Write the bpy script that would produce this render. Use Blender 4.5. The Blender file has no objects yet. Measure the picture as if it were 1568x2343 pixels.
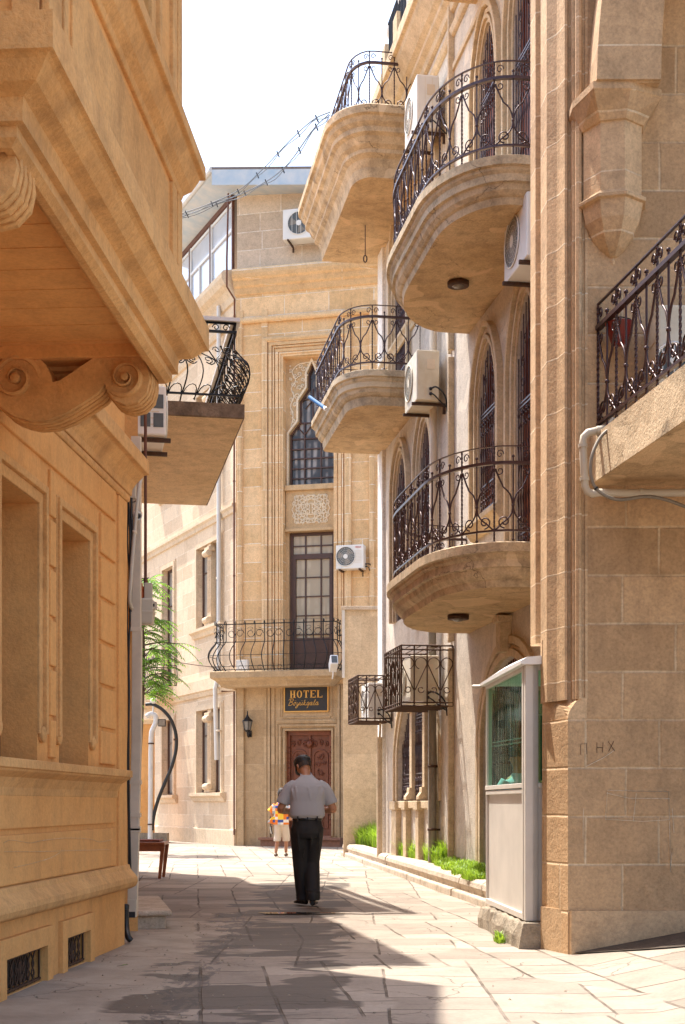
import bpy, math, random
from mathutils import Vector, Matrix
random.seed(7)
R = math.radians
F0, CH, U0, V0 = 3266.0, 1.15, 784.0, 1840.0
col = bpy.context.scene.collection
def P(u, v, s):            # surveyed point of the place -> metres
    return Vector(((u-U0)/s, F0/s, CH+(V0-v)/s))
# ------------------------------------------------------------ materials
def mat_new(name):
    m = bpy.data.materials.new(name); m.use_nodes = True
    nt = m.node_tree; b = nt.nodes['Principled BSDF']
    return m, nt, b
def nd(nt, t, **kw):
    n = nt.nodes.new(t)
    for k, v in kw.items():
        if k in n.inputs.keys(): n.inputs[k].default_value = v
        else: setattr(n, k, v)
    return n
def c4(c): return (c[0], c[1], c[2], 1)
def ramp(nt, src, stops):
    r = nt.nodes.new('ShaderNodeValToRGB'); e = r.color_ramp.elements
    while len(e) < len(stops): e.new(.5)
    for i, (p, c) in enumerate(stops):
        e[i].position = p; e[i].color = c4(c) if hasattr(c, '__len__') else (c, c, c, 1)
    nt.links.new(src, r.inputs[0]); return r.outputs[0]
def mix(nt, fac, a, b, mode='MIX'):
    n = nt.nodes.new('ShaderNodeMix'); n.data_type = 'RGBA'; n.blend_type = mode
    for k, x in ((0, fac), (6, a), (7, b)):
        if hasattr(x, 'is_linked'): nt.links.new(x, n.inputs[k])
        elif k == 0: n.inputs[0].default_value = x
        else: n.inputs[k].default_value = c4(x)
    return n.outputs[2]
def uvmap(nt, sc=(1, 1, 1), rot=0, loc=(0, 0, 0)):
    t = nt.nodes.new('ShaderNodeTexCoord'); mp = nt.nodes.new('ShaderNodeMapping')
    mp.inputs['Scale'].default_value = sc; mp.inputs['Rotation'].default_value = (0, 0, rot)
    mp.inputs['Location'].default_value = loc
    nt.links.new(t.outputs['UV'], mp.inputs[0]); return mp.outputs[0]
def noise(nt, vec, scale, detail=4, rough=.55, dist=0):
    n = nd(nt, 'ShaderNodeTexNoise'); n.inputs['Scale'].default_value = scale
    n.inputs['Detail'].default_value = detail; n.inputs['Roughness'].default_value = rough
    n.inputs['Distortion'].default_value = dist
    nt.links.new(vec, n.inputs['Vector']); return n.outputs['Fac']
def math_(nt, op, a, b=0.0):
    n = nt.nodes.new('ShaderNodeMath'); n.operation = op
    for i, x in enumerate((a, b)):
        if hasattr(x, 'is_linked'): nt.links.new(x, n.inputs[i])
        else: n.inputs[i].default_value = x
    return n.outputs[0]
def stone(name, c1, c2=None, mortar=None, bw=1.0, bh=.4, joint=.008, rough=.85, bump=.35, blotch=.35,
          grime=.25, gcol=(.18, .12, .07), offs=(0, 0, 0), streak=1.0, soft=.3, sy=.55, tf=.55, cz=.35, crack=0, ff=.6):
    m, nt, b = mat_new(name); L = nt.links
    v = uvmap(nt, loc=offs); c2 = c2 or tuple(x*.85 for x in c1)
    def obj3(sc):
        t = nt.nodes.new('ShaderNodeTexCoord'); mp = nt.nodes.new('ShaderNodeMapping'); mp.inputs['Scale'].default_value = sc
        L.new(t.outputs['Object'], mp.inputs[0]); return mp.outputs[0]
    v3 = obj3((1, 1, 1))
    big = noise(nt, v3, .9, 5, .6)
    base = mix(nt, ramp(nt, big, [(.3, 0.), (.7, 1.)]), c1, c2)
    fine = noise(nt, v3, 42, 3, .7); hgt = fine
    mid = noise(nt, v3, 5, 6, .65, .3)
    if mortar:
        bt = nd(nt, 'ShaderNodeTexBrick'); 
        wob = nd(nt, 'ShaderNodeTexNoise', Scale=2.2, Detail=3.0); L.new(v, wob.inputs['Vector'])
        vm = nt.nodes.new('ShaderNodeVectorMath'); vm.operation = 'MULTIPLY_ADD'
        L.new(wob.outputs['Color'], vm.inputs[0]); vm.inputs[1].default_value = (.018, .018, 0); L.new(v, vm.inputs[2])
        L.new(vm.outputs[0], bt.inputs['Vector'])
        bt.inputs['Color1'].default_value = (.0, .0, .0, 1); bt.inputs['Color2'].default_value = (1, 1, 1, 1)
        bt.inputs['Mortar'].default_value = (.5, .5, .5, 1)
        bt.inputs['Scale'].default_value = 1; bt.inputs['Mortar Size'].default_value = joint
        bt.inputs['Mortar Smooth'].default_value = soft; bt.inputs['Brick Width'].default_value = bw
        bt.inputs['Row Height'].default_value = bh; bt.offset = .5; bt.offset_frequency = 2
        bt.squash = 1.35; bt.squash_frequency = 3
        tint = mix(nt, bt.outputs['Color'], tuple(x*.84 for x in c2), tuple(min(1, x*1.12) for x in c1))
        base = mix(nt, tf, base, tint)
        base = mix(nt, math_(nt, 'MULTIPLY', bt.outputs['Fac'], ramp(nt, noise(nt, v, 3, 3), [(.35, .25), (.6, 1.)])), base, mortar)
        hgt = math_(nt, 'SUBTRACT', math_(nt, 'MULTIPLY', fine, .35), math_(nt, 'MULTIPLY', bt.outputs['Fac'], .5))
    base = mix(nt, blotch, base, ramp(nt, mid, [(.3, .45), (.52, .95), (.75, 1.12)]), 'MULTIPLY')
    base = mix(nt, ff, base, ramp(nt, fine, [(.3, .66), (.5, .97), (.7, 1.2)]), 'MULTIPLY')
    coarse = noise(nt, v3, 14, 4, .7)
    base = mix(nt, cz, base, ramp(nt, coarse, [(.32, .68), (.5, 1.0), (.7, 1.12)]), 'MULTIPLY')
    st = noise(nt, obj3((5*streak, 5*streak, sy)), 1.6, 5, .62)
    st2 = noise(nt, v3, .6, 3)
    g = math_(nt, 'MULTIPLY', ramp(nt, st, [(.48, 0.), (.72, 1.)]), ramp(nt, st2, [(.4, .15), (.65, 1.)]))
    base = mix(nt, math_(nt, 'MULTIPLY', g, grime), base, gcol)
    if crack:
        vo = nd(nt, 'ShaderNodeTexVoronoi', feature='DISTANCE_TO_EDGE'); vo.inputs['Scale'].default_value = 1.5
        wn = nd(nt, 'ShaderNodeTexNoise', Scale=3.5, Detail=6.0); L.new(v3, wn.inputs['Vector'])
        vm2 = nt.nodes.new('ShaderNodeVectorMath'); vm2.operation = 'MULTIPLY_ADD'; L.new(wn.outputs['Color'], vm2.inputs[0]); vm2.inputs[1].default_value = (.5, .5, .5); L.new(v3, vm2.inputs[2]); L.new(vm2.outputs[0], vo.inputs['Vector'])
        ck = math_(nt, 'MULTIPLY', ramp(nt, vo.outputs['Distance'], [(.0, 1.), (.012, 0.)]), ramp(nt, noise(nt, v3, 1.1, 2), [(.50, 0.), (.56, 1.)]))
        base = mix(nt, math_(nt, 'MULTIPLY', ck, crack), base, tuple(x*.5 for x in gcol))
        # old patch repairs, paler, with their own outline
        pr = ramp(nt, noise(nt, v3, 1.7, 2, .4, .6), [(.63, 0.), (.645, .55)])
        base = mix(nt, pr, base, tuple(min(1, x*1.18) for x in c1))
    L.new(base, b.inputs['Base Color']); b.inputs['Roughness'].default_value = rough
    b.inputs['Specular IOR Level'].default_value = .25
    bp = nd(nt, 'ShaderNodeBump'); bp.inputs['Strength'].default_value = min(1, bump*1.35); bp.inputs['Distance'].default_value = .02
    hh = math_(nt, 'ADD', hgt, math_(nt, 'MULTIPLY', mid, .8))
    L.new(hh, bp.inputs['Height']); L.new(bp.outputs[0], b.inputs['Normal'])
    return m
def simple(name, c, rough=.5, metal=0., var=.25, scale=12, c2=None, bump=0., spec=.5):
    m, nt, b = mat_new(name)
    v = uvmap(nt); n = noise(nt, v, scale, 5, .6)
    c2 = c2 or tuple(x*(1-var) for x in c)
    nt.links.new(mix(nt, ramp(nt, n, [(.35, 0.), (.68, 1.)]), c, c2), b.inputs['Base Color'])
    b.inputs['Roughness'].default_value = rough; b.inputs['Metallic'].default_value = metal
    b.inputs['Specular IOR Level'].default_value = spec
    if bump:
        bp = nd(nt, 'ShaderNodeBump'); bp.inputs['Strength'].default_value = bump; bp.inputs['Distance'].default_value = .01
        nt.links.new(n, bp.inputs['Height']); nt.links.new(bp.outputs[0], b.inputs['Normal'])
    return m
M = {}
M['ochre'] = stone('ochre_stone', (.76, .41, .150), (.67, .32, .10), cz=.10, ff=.3, bump=.22, blotch=.25, grime=.3, gcol=(.24, .13, .06))
M['ochre_trim'] = stone('ochre_trim', (.73, .42, .17), (.60, .31, .11), cz=.18, ff=.4, bump=.32, blotch=.42, grime=.4, gcol=(.24, .13, .06), streak=.5, sy=2.0)
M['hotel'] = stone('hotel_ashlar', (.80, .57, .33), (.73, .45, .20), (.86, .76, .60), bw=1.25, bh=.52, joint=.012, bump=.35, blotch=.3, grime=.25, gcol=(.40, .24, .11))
M['gable'] = stone('gable_ashlar', (.66, .52, .38), (.60, .45, .31), (.84, .76, .64), bw=1.2, bh=.50, joint=.012, bump=.35, blotch=.3, grime=.25, gcol=(.40, .26, .15))
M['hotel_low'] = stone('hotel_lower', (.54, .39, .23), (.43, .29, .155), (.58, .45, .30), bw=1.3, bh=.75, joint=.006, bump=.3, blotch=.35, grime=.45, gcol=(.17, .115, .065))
M['hotel_trim'] = stone('hotel_trim', (.78, .56, .33), (.66, .42, .20), (.86, .78, .64), bw=9, bh=.75, joint=.012, bump=.3, blotch=.3, grime=.3, gcol=(.36, .23, .11))
M['relief'] = stone('relief_stone', (.80, .68, .50), (.74, .60, .42), bump=.2, blotch=.3, grime=.2)
M['pale'] = stone('pale_limestone', (.72, .57, .40), (.64, .47, .31), (.82, .72, .57), bw=1.0, bh=.42, joint=.007, bump=.25, blotch=.2, grime=.2, gcol=(.5, .33, .2))
M['pale_trim'] = stone('pale_trim', (.70, .56, .39), (.62, .46, .30), bump=.25, blotch=.25, grime=.2)
M['plaster'] = stone('weathered_plaster', (.64, .55, .44), (.56, .50, .43), bump=.35, blotch=.35, grime=.5, gcol=(.33, .24, .16), streak=1.3, crack=.45)
M['plaster_trim'] = stone('plaster_trim', (.64, .51, .35), (.55, .41, .25), bump=.3, blotch=.45, grime=.4, gcol=(.30, .19, .10), streak=.6, sy=1.2)
M['slab'] = stone('balcony_render', (.60, .47, .31), (.48, .35, .21), bump=.3, blotch=.8, grime=.75, gcol=(.15, .10, .06), streak=.35, sy=1.3, crack=.8)
M['soffit'] = stone('soffit_render', (.66, .47, .27), (.55, .37, .19), bump=.35, blotch=.6, grime=.6, gcol=(.26, .15, .07), streak=.25, sy=2.2, crack=.7)
M['soffit_bounce'] = stone('bounce_lit_soffit_render', (.80, .62, .40), (.70, .52, .31), bump=.35, blotch=.4, grime=.6, gcol=(.30, .19, .09), streak=.25, sy=2.2)  # paler soffit copy: bounce from the sunlit ground put into the colour
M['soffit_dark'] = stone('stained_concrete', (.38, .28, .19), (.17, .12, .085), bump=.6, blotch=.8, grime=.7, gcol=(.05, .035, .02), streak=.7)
M['brown'] = stone('brown_ashlar', (.54, .355, .195), (.45, .28, .145), (.66, .49, .31), bw=.56, bh=.366, joint=.015, cz=.18, bump=.55, blotch=.35, grime=.4, gcol=(.16, .10, .06), offs=(.1, .03, 0), soft=.9, tf=.8)
M['brown_trim'] = stone('brown_trim', (.62, .43, .25), (.53, .345, .19), (.76, .61, .42), bw=9, bh=.42, joint=.007, bump=.4, blotch=.45, grime=.3, gcol=(.22, .15, .09))
M['annex'] = stone('annex_stone', (.64, .52, .36), (.55, .42, .27), (.60, .49, .34), bw=.62, bh=.75, joint=.004, bump=.3, blotch=.3, grime=.3, gcol=(.35, .24, .13))
M['shadow_tone'] = stone('painted_shadow_tone', (.12, .09, .065), (.08, .06, .045), bump=.6, blotch=.6, grime=.3)  # dark tone for the shadow painted at the right wall foot
M['kerb'] = stone('kerb_stone', (.62, .52, .40), (.52, .41, .30), bump=.6, blotch=.6, grime=.3, gcol=(.2, .15, .1))
M['concrete'] = stone('old_concrete', (.42, .35, .26), (.30, .24, .17), bump=.9, blotch=.8, grime=.6, gcol=(.10, .08, .06))
M['redstone'] = stone('red_step_stone', (.34, .18, .12), (.28, .14, .09), bump=.2)
M['iron'] = simple('dark_iron', (.075, .040, .040), .38, .5, .4, 20)
M['iron_black'] = simple('black_iron', (.018, .017, .018), .45, .5, .4, 20)
M['rust'] = simple('rusty_steel', (.10, .050, .028), .7, .35, .5, 18)
M['rustpipe'] = simple('rust_pipe_paint', (.16, .055, .025), .6, .1, .4, 9)
M['orangepipe'] = simple('orange_fitting', (.42, .10, .03), .55, 0, .3, 9)
M['grey_pipe'] = simple('grey_painted_pipe', (.72, .60, .45), .5, .1, .25, 3)
M['pipe_dull'] = simple('dull_drainpipe', (.26, .22, .17), .6, .1, .35, 4)
M['white_pipe'] = simple('white_plastic_pipe', (.62, .60, .56), .4, 0, .15, 3)
M['cream'] = simple('cream_plastic', (.56, .49, .38), .5, 0, .12, 3)
M['ac'] = simple('air_conditioner_white', (.74, .71, .65), .45, 0, .10, 2.5)
M['ac_old'] = simple('air_conditioner_aged', (.66, .60, .48), .5, 0, .25, 3, c2=(.52, .43, .29))
M['ac_dark'] = simple('grille_dark', (.10, .105, .10), .5, .2)
M['acbolt'] = simple('black_rubber', (.015, .015, .015), .6)
M['wood'] = simple('red_brown_wood', (.24, .065, .025), .42, 0, .45, 5)
M['wood_frame'] = simple('dark_brown_frame', (.085, .038, .024), .45, 0, .3, 6)
M['wood_dark'] = simple('dark_door_wood', (.13, .055, .045), .5, 0, .3, 6)
M['alu'] = simple('brushed_aluminium', (.66, .60, .52), .45, .1, .16, 2.2)
M['white'] = simple('white_paint', (.78, .77, .74), .45, 0, .06, 3)
M['black'] = simple('matt_black', (.02, .02, .022), .5, 0, .2)
M['gold'] = simple('brass_gold', (.68, .40, .12), .35, .6, .15)
M['red'] = simple('red_mark', (.6, .04, .03), .4)
M['blue'] = simple('sky_blue_plastic', (.005, .11, .30), .7, 0, .15)
M['green_cloth'] = simple('green_cloth', (.01, .22, .13), .8, 0, .3)
M['tin'] = simple('bluish_sheet_metal', (.42, .50, .55), .5, .3, .35, 2.5, c2=(.60, .60, .58))
M['roofdark'] = simple('roof_edge', (.22, .17, .14), .6, .2)
M['bench'] = simple('varnished_bench_wood', (.34, .11, .04), .4, 0, .35, 7)
M['bench_cloth'] = simple('bench_cushion', (.33, .07, .03), .7, 0, .8, 9, c2=(.03, .02, .02))
M['soil'] = simple('garden_soil', (.16, .10, .055), .95, 0, .5, 12, bump=.8)
M['rubber'] = simple('black_hose', (.012, .012, .012), .4)
M['lampglass'] = simple('lamp_glass', (.22, .20, .17), .15)
M['skin'] = simple('skin_tanned', (.42, .20, .11), .5, 0, .15, 20)
M['shirt'] = simple('grey_blue_shirt', (.37, .375, .40), .8, 0, .12, 6, bump=.2)
M['trousers'] = simple('black_trousers', (.012, .011, .012), .75, 0, .3, 40, bump=.1)
M['shoe'] = simple('black_shoe', (.010, .009, .009), .25, 0, .2)
M['hair'] = simple('dark_hair', (.035, .022, .015), .7)
M['beige'] = simple('beige_cotton', (.60, .52, .42), .85, 0, .12, 8)
M['sandal'] = simple('brown_sandal', (.10, .05, .025), .6)
M['guard'] = simple('guard_shirt', (.42, .56, .68), .8, 0, .2)
M['guardcap'] = simple('guard_cap', (.004, .06, .045), .8)
M['curtain'] = simple('grey_lace_curtain', (.42, .41, .40), .8, 0, .35, 6)
M['dark'] = simple('dark_interior', (.03, .022, .018), .7)
M['bark'] = simple('tree_bark', (.12, .085, .06), .9, 0, .4, 8)
def glass_mat(name, c, rough=.03, spec=.8, var=.25, coat=.6):
    m, nt, b = mat_new(name)
    n = noise(nt, uvmap(nt), 1.3, 3)
    nt.links.new(mix(nt, ramp(nt, n, [(.3, 0.), (.7, 1.)]), c, tuple(x*(1-var) for x in c)), b.inputs['Base Color'])
    b.inputs['Roughness'].default_value = rough; b.inputs['Specular IOR Level'].default_value = spec
    b.inputs['Coat Weight'].default_value = coat; b.inputs['Coat Roughness'].default_value = .02
    b.inputs['Coat IOR'].default_value = 2.0
    return m
M['glass'] = glass_mat('window_glass', (.05, .045, .04))
M['glass_pale'] = glass_mat('painted_reflection_glass', (.44, .40, .34), .1, .5, .3)  # pale base colour stands in for white reflections in the wing windows
M['glass_sky'] = glass_mat('bright_loggia_glass', (.52, .57, .66), .08, .7, .15)
def clear_glass(name, tint):
    m, nt, b = mat_new(name); L = nt.links
    tr = nd(nt, 'ShaderNodeBsdfTransparent'); tr.inputs[0].default_value = c4(tint)
    gl = nd(nt, 'ShaderNodeBsdfGlossy'); gl.inputs['Roughness'].default_value = .03
    fr = nd(nt, 'ShaderNodeFresnel', IOR=1.16)
    st = ramp(nt, noise(nt, uvmap(nt, (7, .5, 1)), 2.5, 4), [(.52, 0.), (.68, .16)])
    df = nd(nt, 'ShaderNodeBsdfDiffuse'); df.inputs[0].default_value = (.5, .52, .48, 1)
    a = nt.nodes.new('ShaderNodeMixShader'); c = nt.nodes.new('ShaderNodeMixShader')
    L.new(math_(nt, 'MINIMUM', fr.outputs[0], .045), a.inputs[0]); L.new(tr.outputs[0], a.inputs[1]); L.new(gl.outputs[0], a.inputs[2])
    L.new(st, c.inputs[0]); L.new(a.outputs[0], c.inputs[1]); L.new(df.outputs[0], c.inputs[2])
    L.new(c.outputs[0], nt.nodes['Material Output'].inputs[0]); return m
def curtained(name, a, b2, cv, coat=.25):
    m, nt, b = mat_new(name)
    w = nd(nt, 'ShaderNodeTexWave'); w.inputs['Scale'].default_value = 1.7; w.inputs['Distortion'].default_value = 7; w.inputs['Detail'].default_value = 3
    nt.links.new(uvmap(nt, (1, .10, 1)), w.inputs['Vector'])
    pt = ramp(nt, noise(nt, uvmap(nt, (1, .8, 1)), 1.6, 3), [(.42, 0.), (.56, 1.)])
    c = mix(nt, ramp(nt, w.outputs['Fac'], [(.2, 0.), (.8, 1.)]), a, b2)
    nt.links.new(mix(nt, math_(nt, 'MULTIPLY', pt, cv), a, c), b.inputs['Base Color'])
    b.inputs['Roughness'].default_value = .06; b.inputs['Specular IOR Level'].default_value = .4; b.inputs['Coat Weight'].default_value = coat
    return m
M['glass_lace'] = curtained('laced_glass', (.055, .045, .04), (.34, .30, .27), 1.0, .06)
M['glass_beige'] = curtained('beige_curtained_glass', (.40, .31, .20), (.50, .40, .27), .8, .2)
M['plaster_sunlit'] = stone('sunlit_white_plaster', (.80, .77, .72), (.76, .72, .66), bump=.2, blotch=.2, grime=.2)  # white for the far corner strip: sunlight put into the colour
M['relief_ground'] = stone('relief_ground', (.62, .44, .25), (.54, .36, .19), bump=.2, blotch=.3, grime=.2)
M['door_wood'] = simple('carved_door_wood', (.19, .052, .020), .45, 0, .4, 6)
M['wood_shutter'] = simple('shutter_wood', (.22, .075, .035), .5, 0, .5, 6)
M['booth_glass'] = clear_glass('booth_glass', (.72, .88, .80))
def leaf_mat(name, a, b_, tr=.35):
    m, nt, b = mat_new(name)
    oi = nd(nt, 'ShaderNodeTexCoord'); n = noise(nt, oi.outputs['Object'], 3.5, 3)
    nt.links.new(mix(nt, ramp(nt, n, [(.35, 0.), (.65, 1.)]), a, b_), b.inputs['Base Color'])
    b.inputs['Roughness'].default_value = .5; b.inputs['Subsurface Weight'].default_value = 0
    t = nd(nt, 'ShaderNodeBsdfTranslucent'); t.inputs[0].default_value = (a[0]*1.6, a[1]*1.5, a[2], 1)
    x = nt.nodes.new('ShaderNodeMixShader'); x.inputs[0].default_value = tr
    nt.links.new(b.outputs[0], x.inputs[1]); nt.links.new(t.outputs[0], x.inputs[2])
    nt.links.new(x.outputs[0], nt.nodes['Material Output'].inputs[0]); return m
M['leaf'] = leaf_mat('tree_leaf', (.17, .34, .03), (.07, .17, .015))
M['grass'] = leaf_mat('grass_blade', (.27, .42, .04), (.13, .24, .025))

# ------------------------------------------------------------ mesh builder
class MB:
    def __init__(s): s.v = []; s.f = []; s.sm = []
    def add(s, vs, fs, smooth=False):
        o = len(s.v); s.v += [tuple(x) for x in vs]; s.f += [tuple(i+o for i in f) for f in fs]; s.sm += [smooth]*len(fs)
    def hexa(s, p):           # 8 points: bottom 4 then top 4
        s.add(p, [(0, 3, 2, 1), (4, 5, 6, 7), (0, 1, 5, 4), (1, 2, 6, 5), (2, 3, 7, 6), (3, 0, 4, 7)])
    def box(s, x0, x1, y0, y1, z0, z1, T=None):
        p = [(x0, y0, z0), (x1, y0, z0), (x1, y1, z0), (x0, y1, z0), (x0, y0, z1), (x1, y0, z1), (x1, y1, z1), (x0, y1, z1)]
        if T: p = [T(*q) for q in p]
        s.hexa(p)
    def prism(s, poly, d, T=None, caps=True, smooth=False):   # poly: 3D points; d: extrude vector
        n = len(poly); a = [Vector(q) for q in poly]; b = [q+Vector(d) for q in a]
        vs = a+b
        if T: vs = [T(*q) for q in vs]
        fs = [(i, (i+1) % n, (i+1) % n+n, i+n) for i in range(n)]
        s.add(vs, fs, smooth)
        if caps: s.add(vs, [tuple(range(n))[::-1], tuple(range(n, 2*n))])
    def tube(s, pts, r, n=5, caps=True, closed=False, smooth=True):
        pts = [Vector(p) for p in pts]; m = len(pts)
        if m < 2: return
        rr = r if hasattr(r, '__len__') else [r]*m
        up = None; rings = []
        for i, p in enumerate(pts):
            if closed: t = pts[(i+1) % m]-pts[i-1]
            else: t = pts[min(i+1, m-1)]-pts[max(i-1, 0)]
            if t.length < 1e-9: t = Vector((0, 0, 1))
            t.normalize()
            if up is None:
                up = Vector((0, 0, 1)) if abs(t.z) < .9 else Vector((1, 0, 0))
            up = up-t*up.dot(t)
            if up.length < 1e-6: up = t.orthogonal()
            up.normalize(); sd = t.cross(up)
            rings.append([p+(up*math.cos(2*math.pi*k/n)+sd*math.sin(2*math.pi*k/n))*rr[i] for k in range(n)])
        vs = [q for rg in rings for q in rg]; fs = []
        M_ = m if closed else m-1
        for i in range(M_):
            j = (i+1) % m
            for k in range(n): fs.append((i*n+k, j*n+k, j*n+(k+1) % n, i*n+(k+1) % n))
        s.add(vs, fs, smooth)
        if caps and not closed: s.add(vs, [tuple(range(n)), tuple(range((m-1)*n, m*n))[::-1]])
    def loft(s, rings, smooth=True, caps=True):
        n = len(rings[0]); vs = [q for r in rings for q in r]; fs = []
        for i in range(len(rings)-1):
            for k in range(n): fs.append((i*n+k, i*n+(k+1) % n, (i+1)*n+(k+1) % n, (i+1)*n+k))
        s.add(vs, fs, smooth)
        if caps: s.add(vs, [tuple(range(n))[::-1], tuple(range((len(rings)-1)*n, len(rings)*n))], smooth)
    def lathe(s, prof, c, n=16, axis=None, smooth=True):     # prof [(r,h)], about axis through c
        ax = Vector(axis or (0, 0, 1)).normalized(); a = ax.orthogonal().normalized(); b = ax.cross(a); c = Vector(c)
        s.loft([[c+ax*h+(a*math.cos(2*math.pi*k/n)+b*math.sin(2*math.pi*k/n))*max(r, 1e-4) for k in range(n)] for r, h in prof], smooth)
    def ball(s, c, r, n=8, sc=(1, 1, 1)):
        c = Vector(c); rings = []
        for i in range(n//2+1):
            t = math.pi*i/(n//2)
            rings.append([c+Vector((sc[0]*r*max(math.sin(t), .001)*math.cos(2*math.pi*k/n), sc[1]*r*max(math.sin(t), .001)*math.sin(2*math.pi*k/n), -sc[2]*r*math.cos(t))) for k in range(n)])
        s.loft(rings, True, False)
    def build(s, name, m, parent=None, bevel=0, kind=None):
        me = bpy.data.meshes.new(name); me.from_pydata(s.v, [], s.f); me.validate()
        me.update()
        uv = me.uv_layers.new(name='UVMap').data
        vs = me.vertices
        for p in me.polygons:
            n = p.normal
            if abs(n.z) > .8: T = None
            else:
                h = Vector((-n.y, n.x, 0)).normalized(); T = h
            for li in p.loop_indices:
                co = vs[me.loops[li].vertex_index].co
                uv[li].uv = (co.x, co.y) if T is None else (co.dot(T), co.z)
        if len(s.sm) == len(me.polygons): me.polygons.foreach_set('use_smooth', s.sm)
        me.materials.append(M[m] if isinstance(m, str) else m)
        o = bpy.data.objects.new(name, me); col.objects.link(o)
        if parent: o.parent = parent
        if bevel:
            md = o.modifiers.new('bevel', 'BEVEL'); md.width = bevel; md.segments = 2; md.limit_method = 'ANGLE'; md.angle_limit = R(40)
        if kind: o['kind'] = kind
        return o
def thing(name, label, cat, group=None, loc=(0, 0, 0)):
    o = bpy.data.objects.new(name, None); col.objects.link(o); o.location = loc; o.empty_display_size = .2
    o['label'] = label; o['category'] = cat
    if group: o['group'] = group
    return o
def tag(o, label, cat, group=None):
    o['label'] = label; o['category'] = cat
    if group: o['group'] = group
    return o
# parts of a thing whose Empty stands away from the origin keep world coordinates through this
def settle():
    bpy.context.view_layer.update()
    for o in list(col.objects):
        if o.type == 'EMPTY' and not o.parent:
            pts = [c.matrix_world @ Vector(b) for c in o.children_recursive for b in c.bound_box]
            if not pts or o.location.length > 0: continue
            lo = [min(p[i] for p in pts) for i in range(3)]; hi = [max(p[i] for p in pts) for i in range(3)]
            b = Vector(((lo[0]+hi[0])/2, (lo[1]+hi[1])/2, lo[2]))
            o.location = b
            for c in o.children: c.matrix_parent_inverse = Matrix.Translation(-b)

class Wall:
    """a vertical wall plane surveyed as s = k*(u-vp) px per metre"""
    def __init__(s, k, vp, uref, udir):
        s.k, s.vp = k, vp
        s.O = s.xy(uref); e = s.xy(udir)-s.O; s.e = e.normalized()
        n = Vector((s.e.y, -s.e.x))
        if n.dot(s.O) > 0: n = -n
        s.n = n
    def S(s, u): return s.k*(u-s.vp)
    def xy(s, u):
        q = s.k*(u-s.vp); return Vector(((u-U0)/q, F0/q))
    def a(s, u): return (s.xy(u)-s.O).dot(s.e)
    def z(s, u, v): return CH+(V0-v)/s.S(u)
    def p(s, a, w, z): q = s.O+s.e*a+s.n*w; return Vector((q.x, q.y, z))
    def T(s, w_out=0): return lambda a, w, z: s.p(a, w+w_out, z)
    def box(s, mb, a0, a1, w0, w1, z0, z1): mb.box(a0, a1, w0, w1, z0, z1, T=s.p)
    def cornice(s, mb, a0, a1, prof):       # prof [(w,z)] closed polygon
        mb.prism([(a0, w, z) for w, z in prof], (a1-a0, 0, 0), T=s.p)
def xf(o, m): o.matrix_world = m

def offset_poly(pts, d, closed=False):
    n = len(pts); out = []
    for i in range(n):
        p = Vector(pts[i]); a = Vector(pts[i-1]) if (i or closed) else None; b = Vector(pts[(i+1) % n]) if (i < n-1 or closed) else None
        ns = []
        for q, r in ((a, p), (p, b)):
            if q is not None and r is not None and (r-q).length > 1e-9:
                t = (r-q).normalized(); ns.append(Vector((t.y, -t.x)))
        m = sum(ns, Vector((0, 0)))
        if m.length < 1e-6: m = ns[0]
        m.normalize(); c = max(.35, m.dot(ns[0]))
        out.append(p+m*(d/c))
    return out
def arch(a0, a1, z0, zs, kind='round', n=14, h=None):
    """open outline (a,z) up one side, over the head, down the other. offset +d goes outside"""
    c = (a0+a1)/2; r = (a1-a0)/2; h = h or r; pts = [(a0, z0), (a0, zs)]
    if kind == 'flat': pts = [(a0, z0), (a0, zs), (a1, zs), (a1, z0)]; return pts[::-1]
    for i in range(1, n):
        t = math.pi*i/n; x = -math.cos(t); y = math.sin(t)
        if kind == 'point': y = (1-abs(x)**1.75)**.62
        pts.append((c+x*r, zs+y*h))
    pts += [(a1, zs), (a1, z0)]
    return pts[::-1]
def band(W, mb, out, d0, d1, w0, w1):
    """solid moulding following an outline between offsets d0..d1, from w0 to w1"""
    A = offset_poly(out, d0); B = offset_poly(out, d1); n = len(out)
    vs = [W.p(q[0], w, q[1]) for w in (w0, w1) for ring in (A, B) for q in ring]
    fs = []
    for i in range(n-1):
        a, b, c, d = i, i+n, i+2*n, i+3*n
        fs += [(c, c+1, d+1, d), (a, a+1, c+1, c), (b+1, b, d, d+1), (a+1, a, b, b+1)]
    fs += [(0, 2*n, 3*n, n), (n-1, 2*n-1, 4*n-1, 3*n-1)]
    mb.add(vs, fs)
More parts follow.
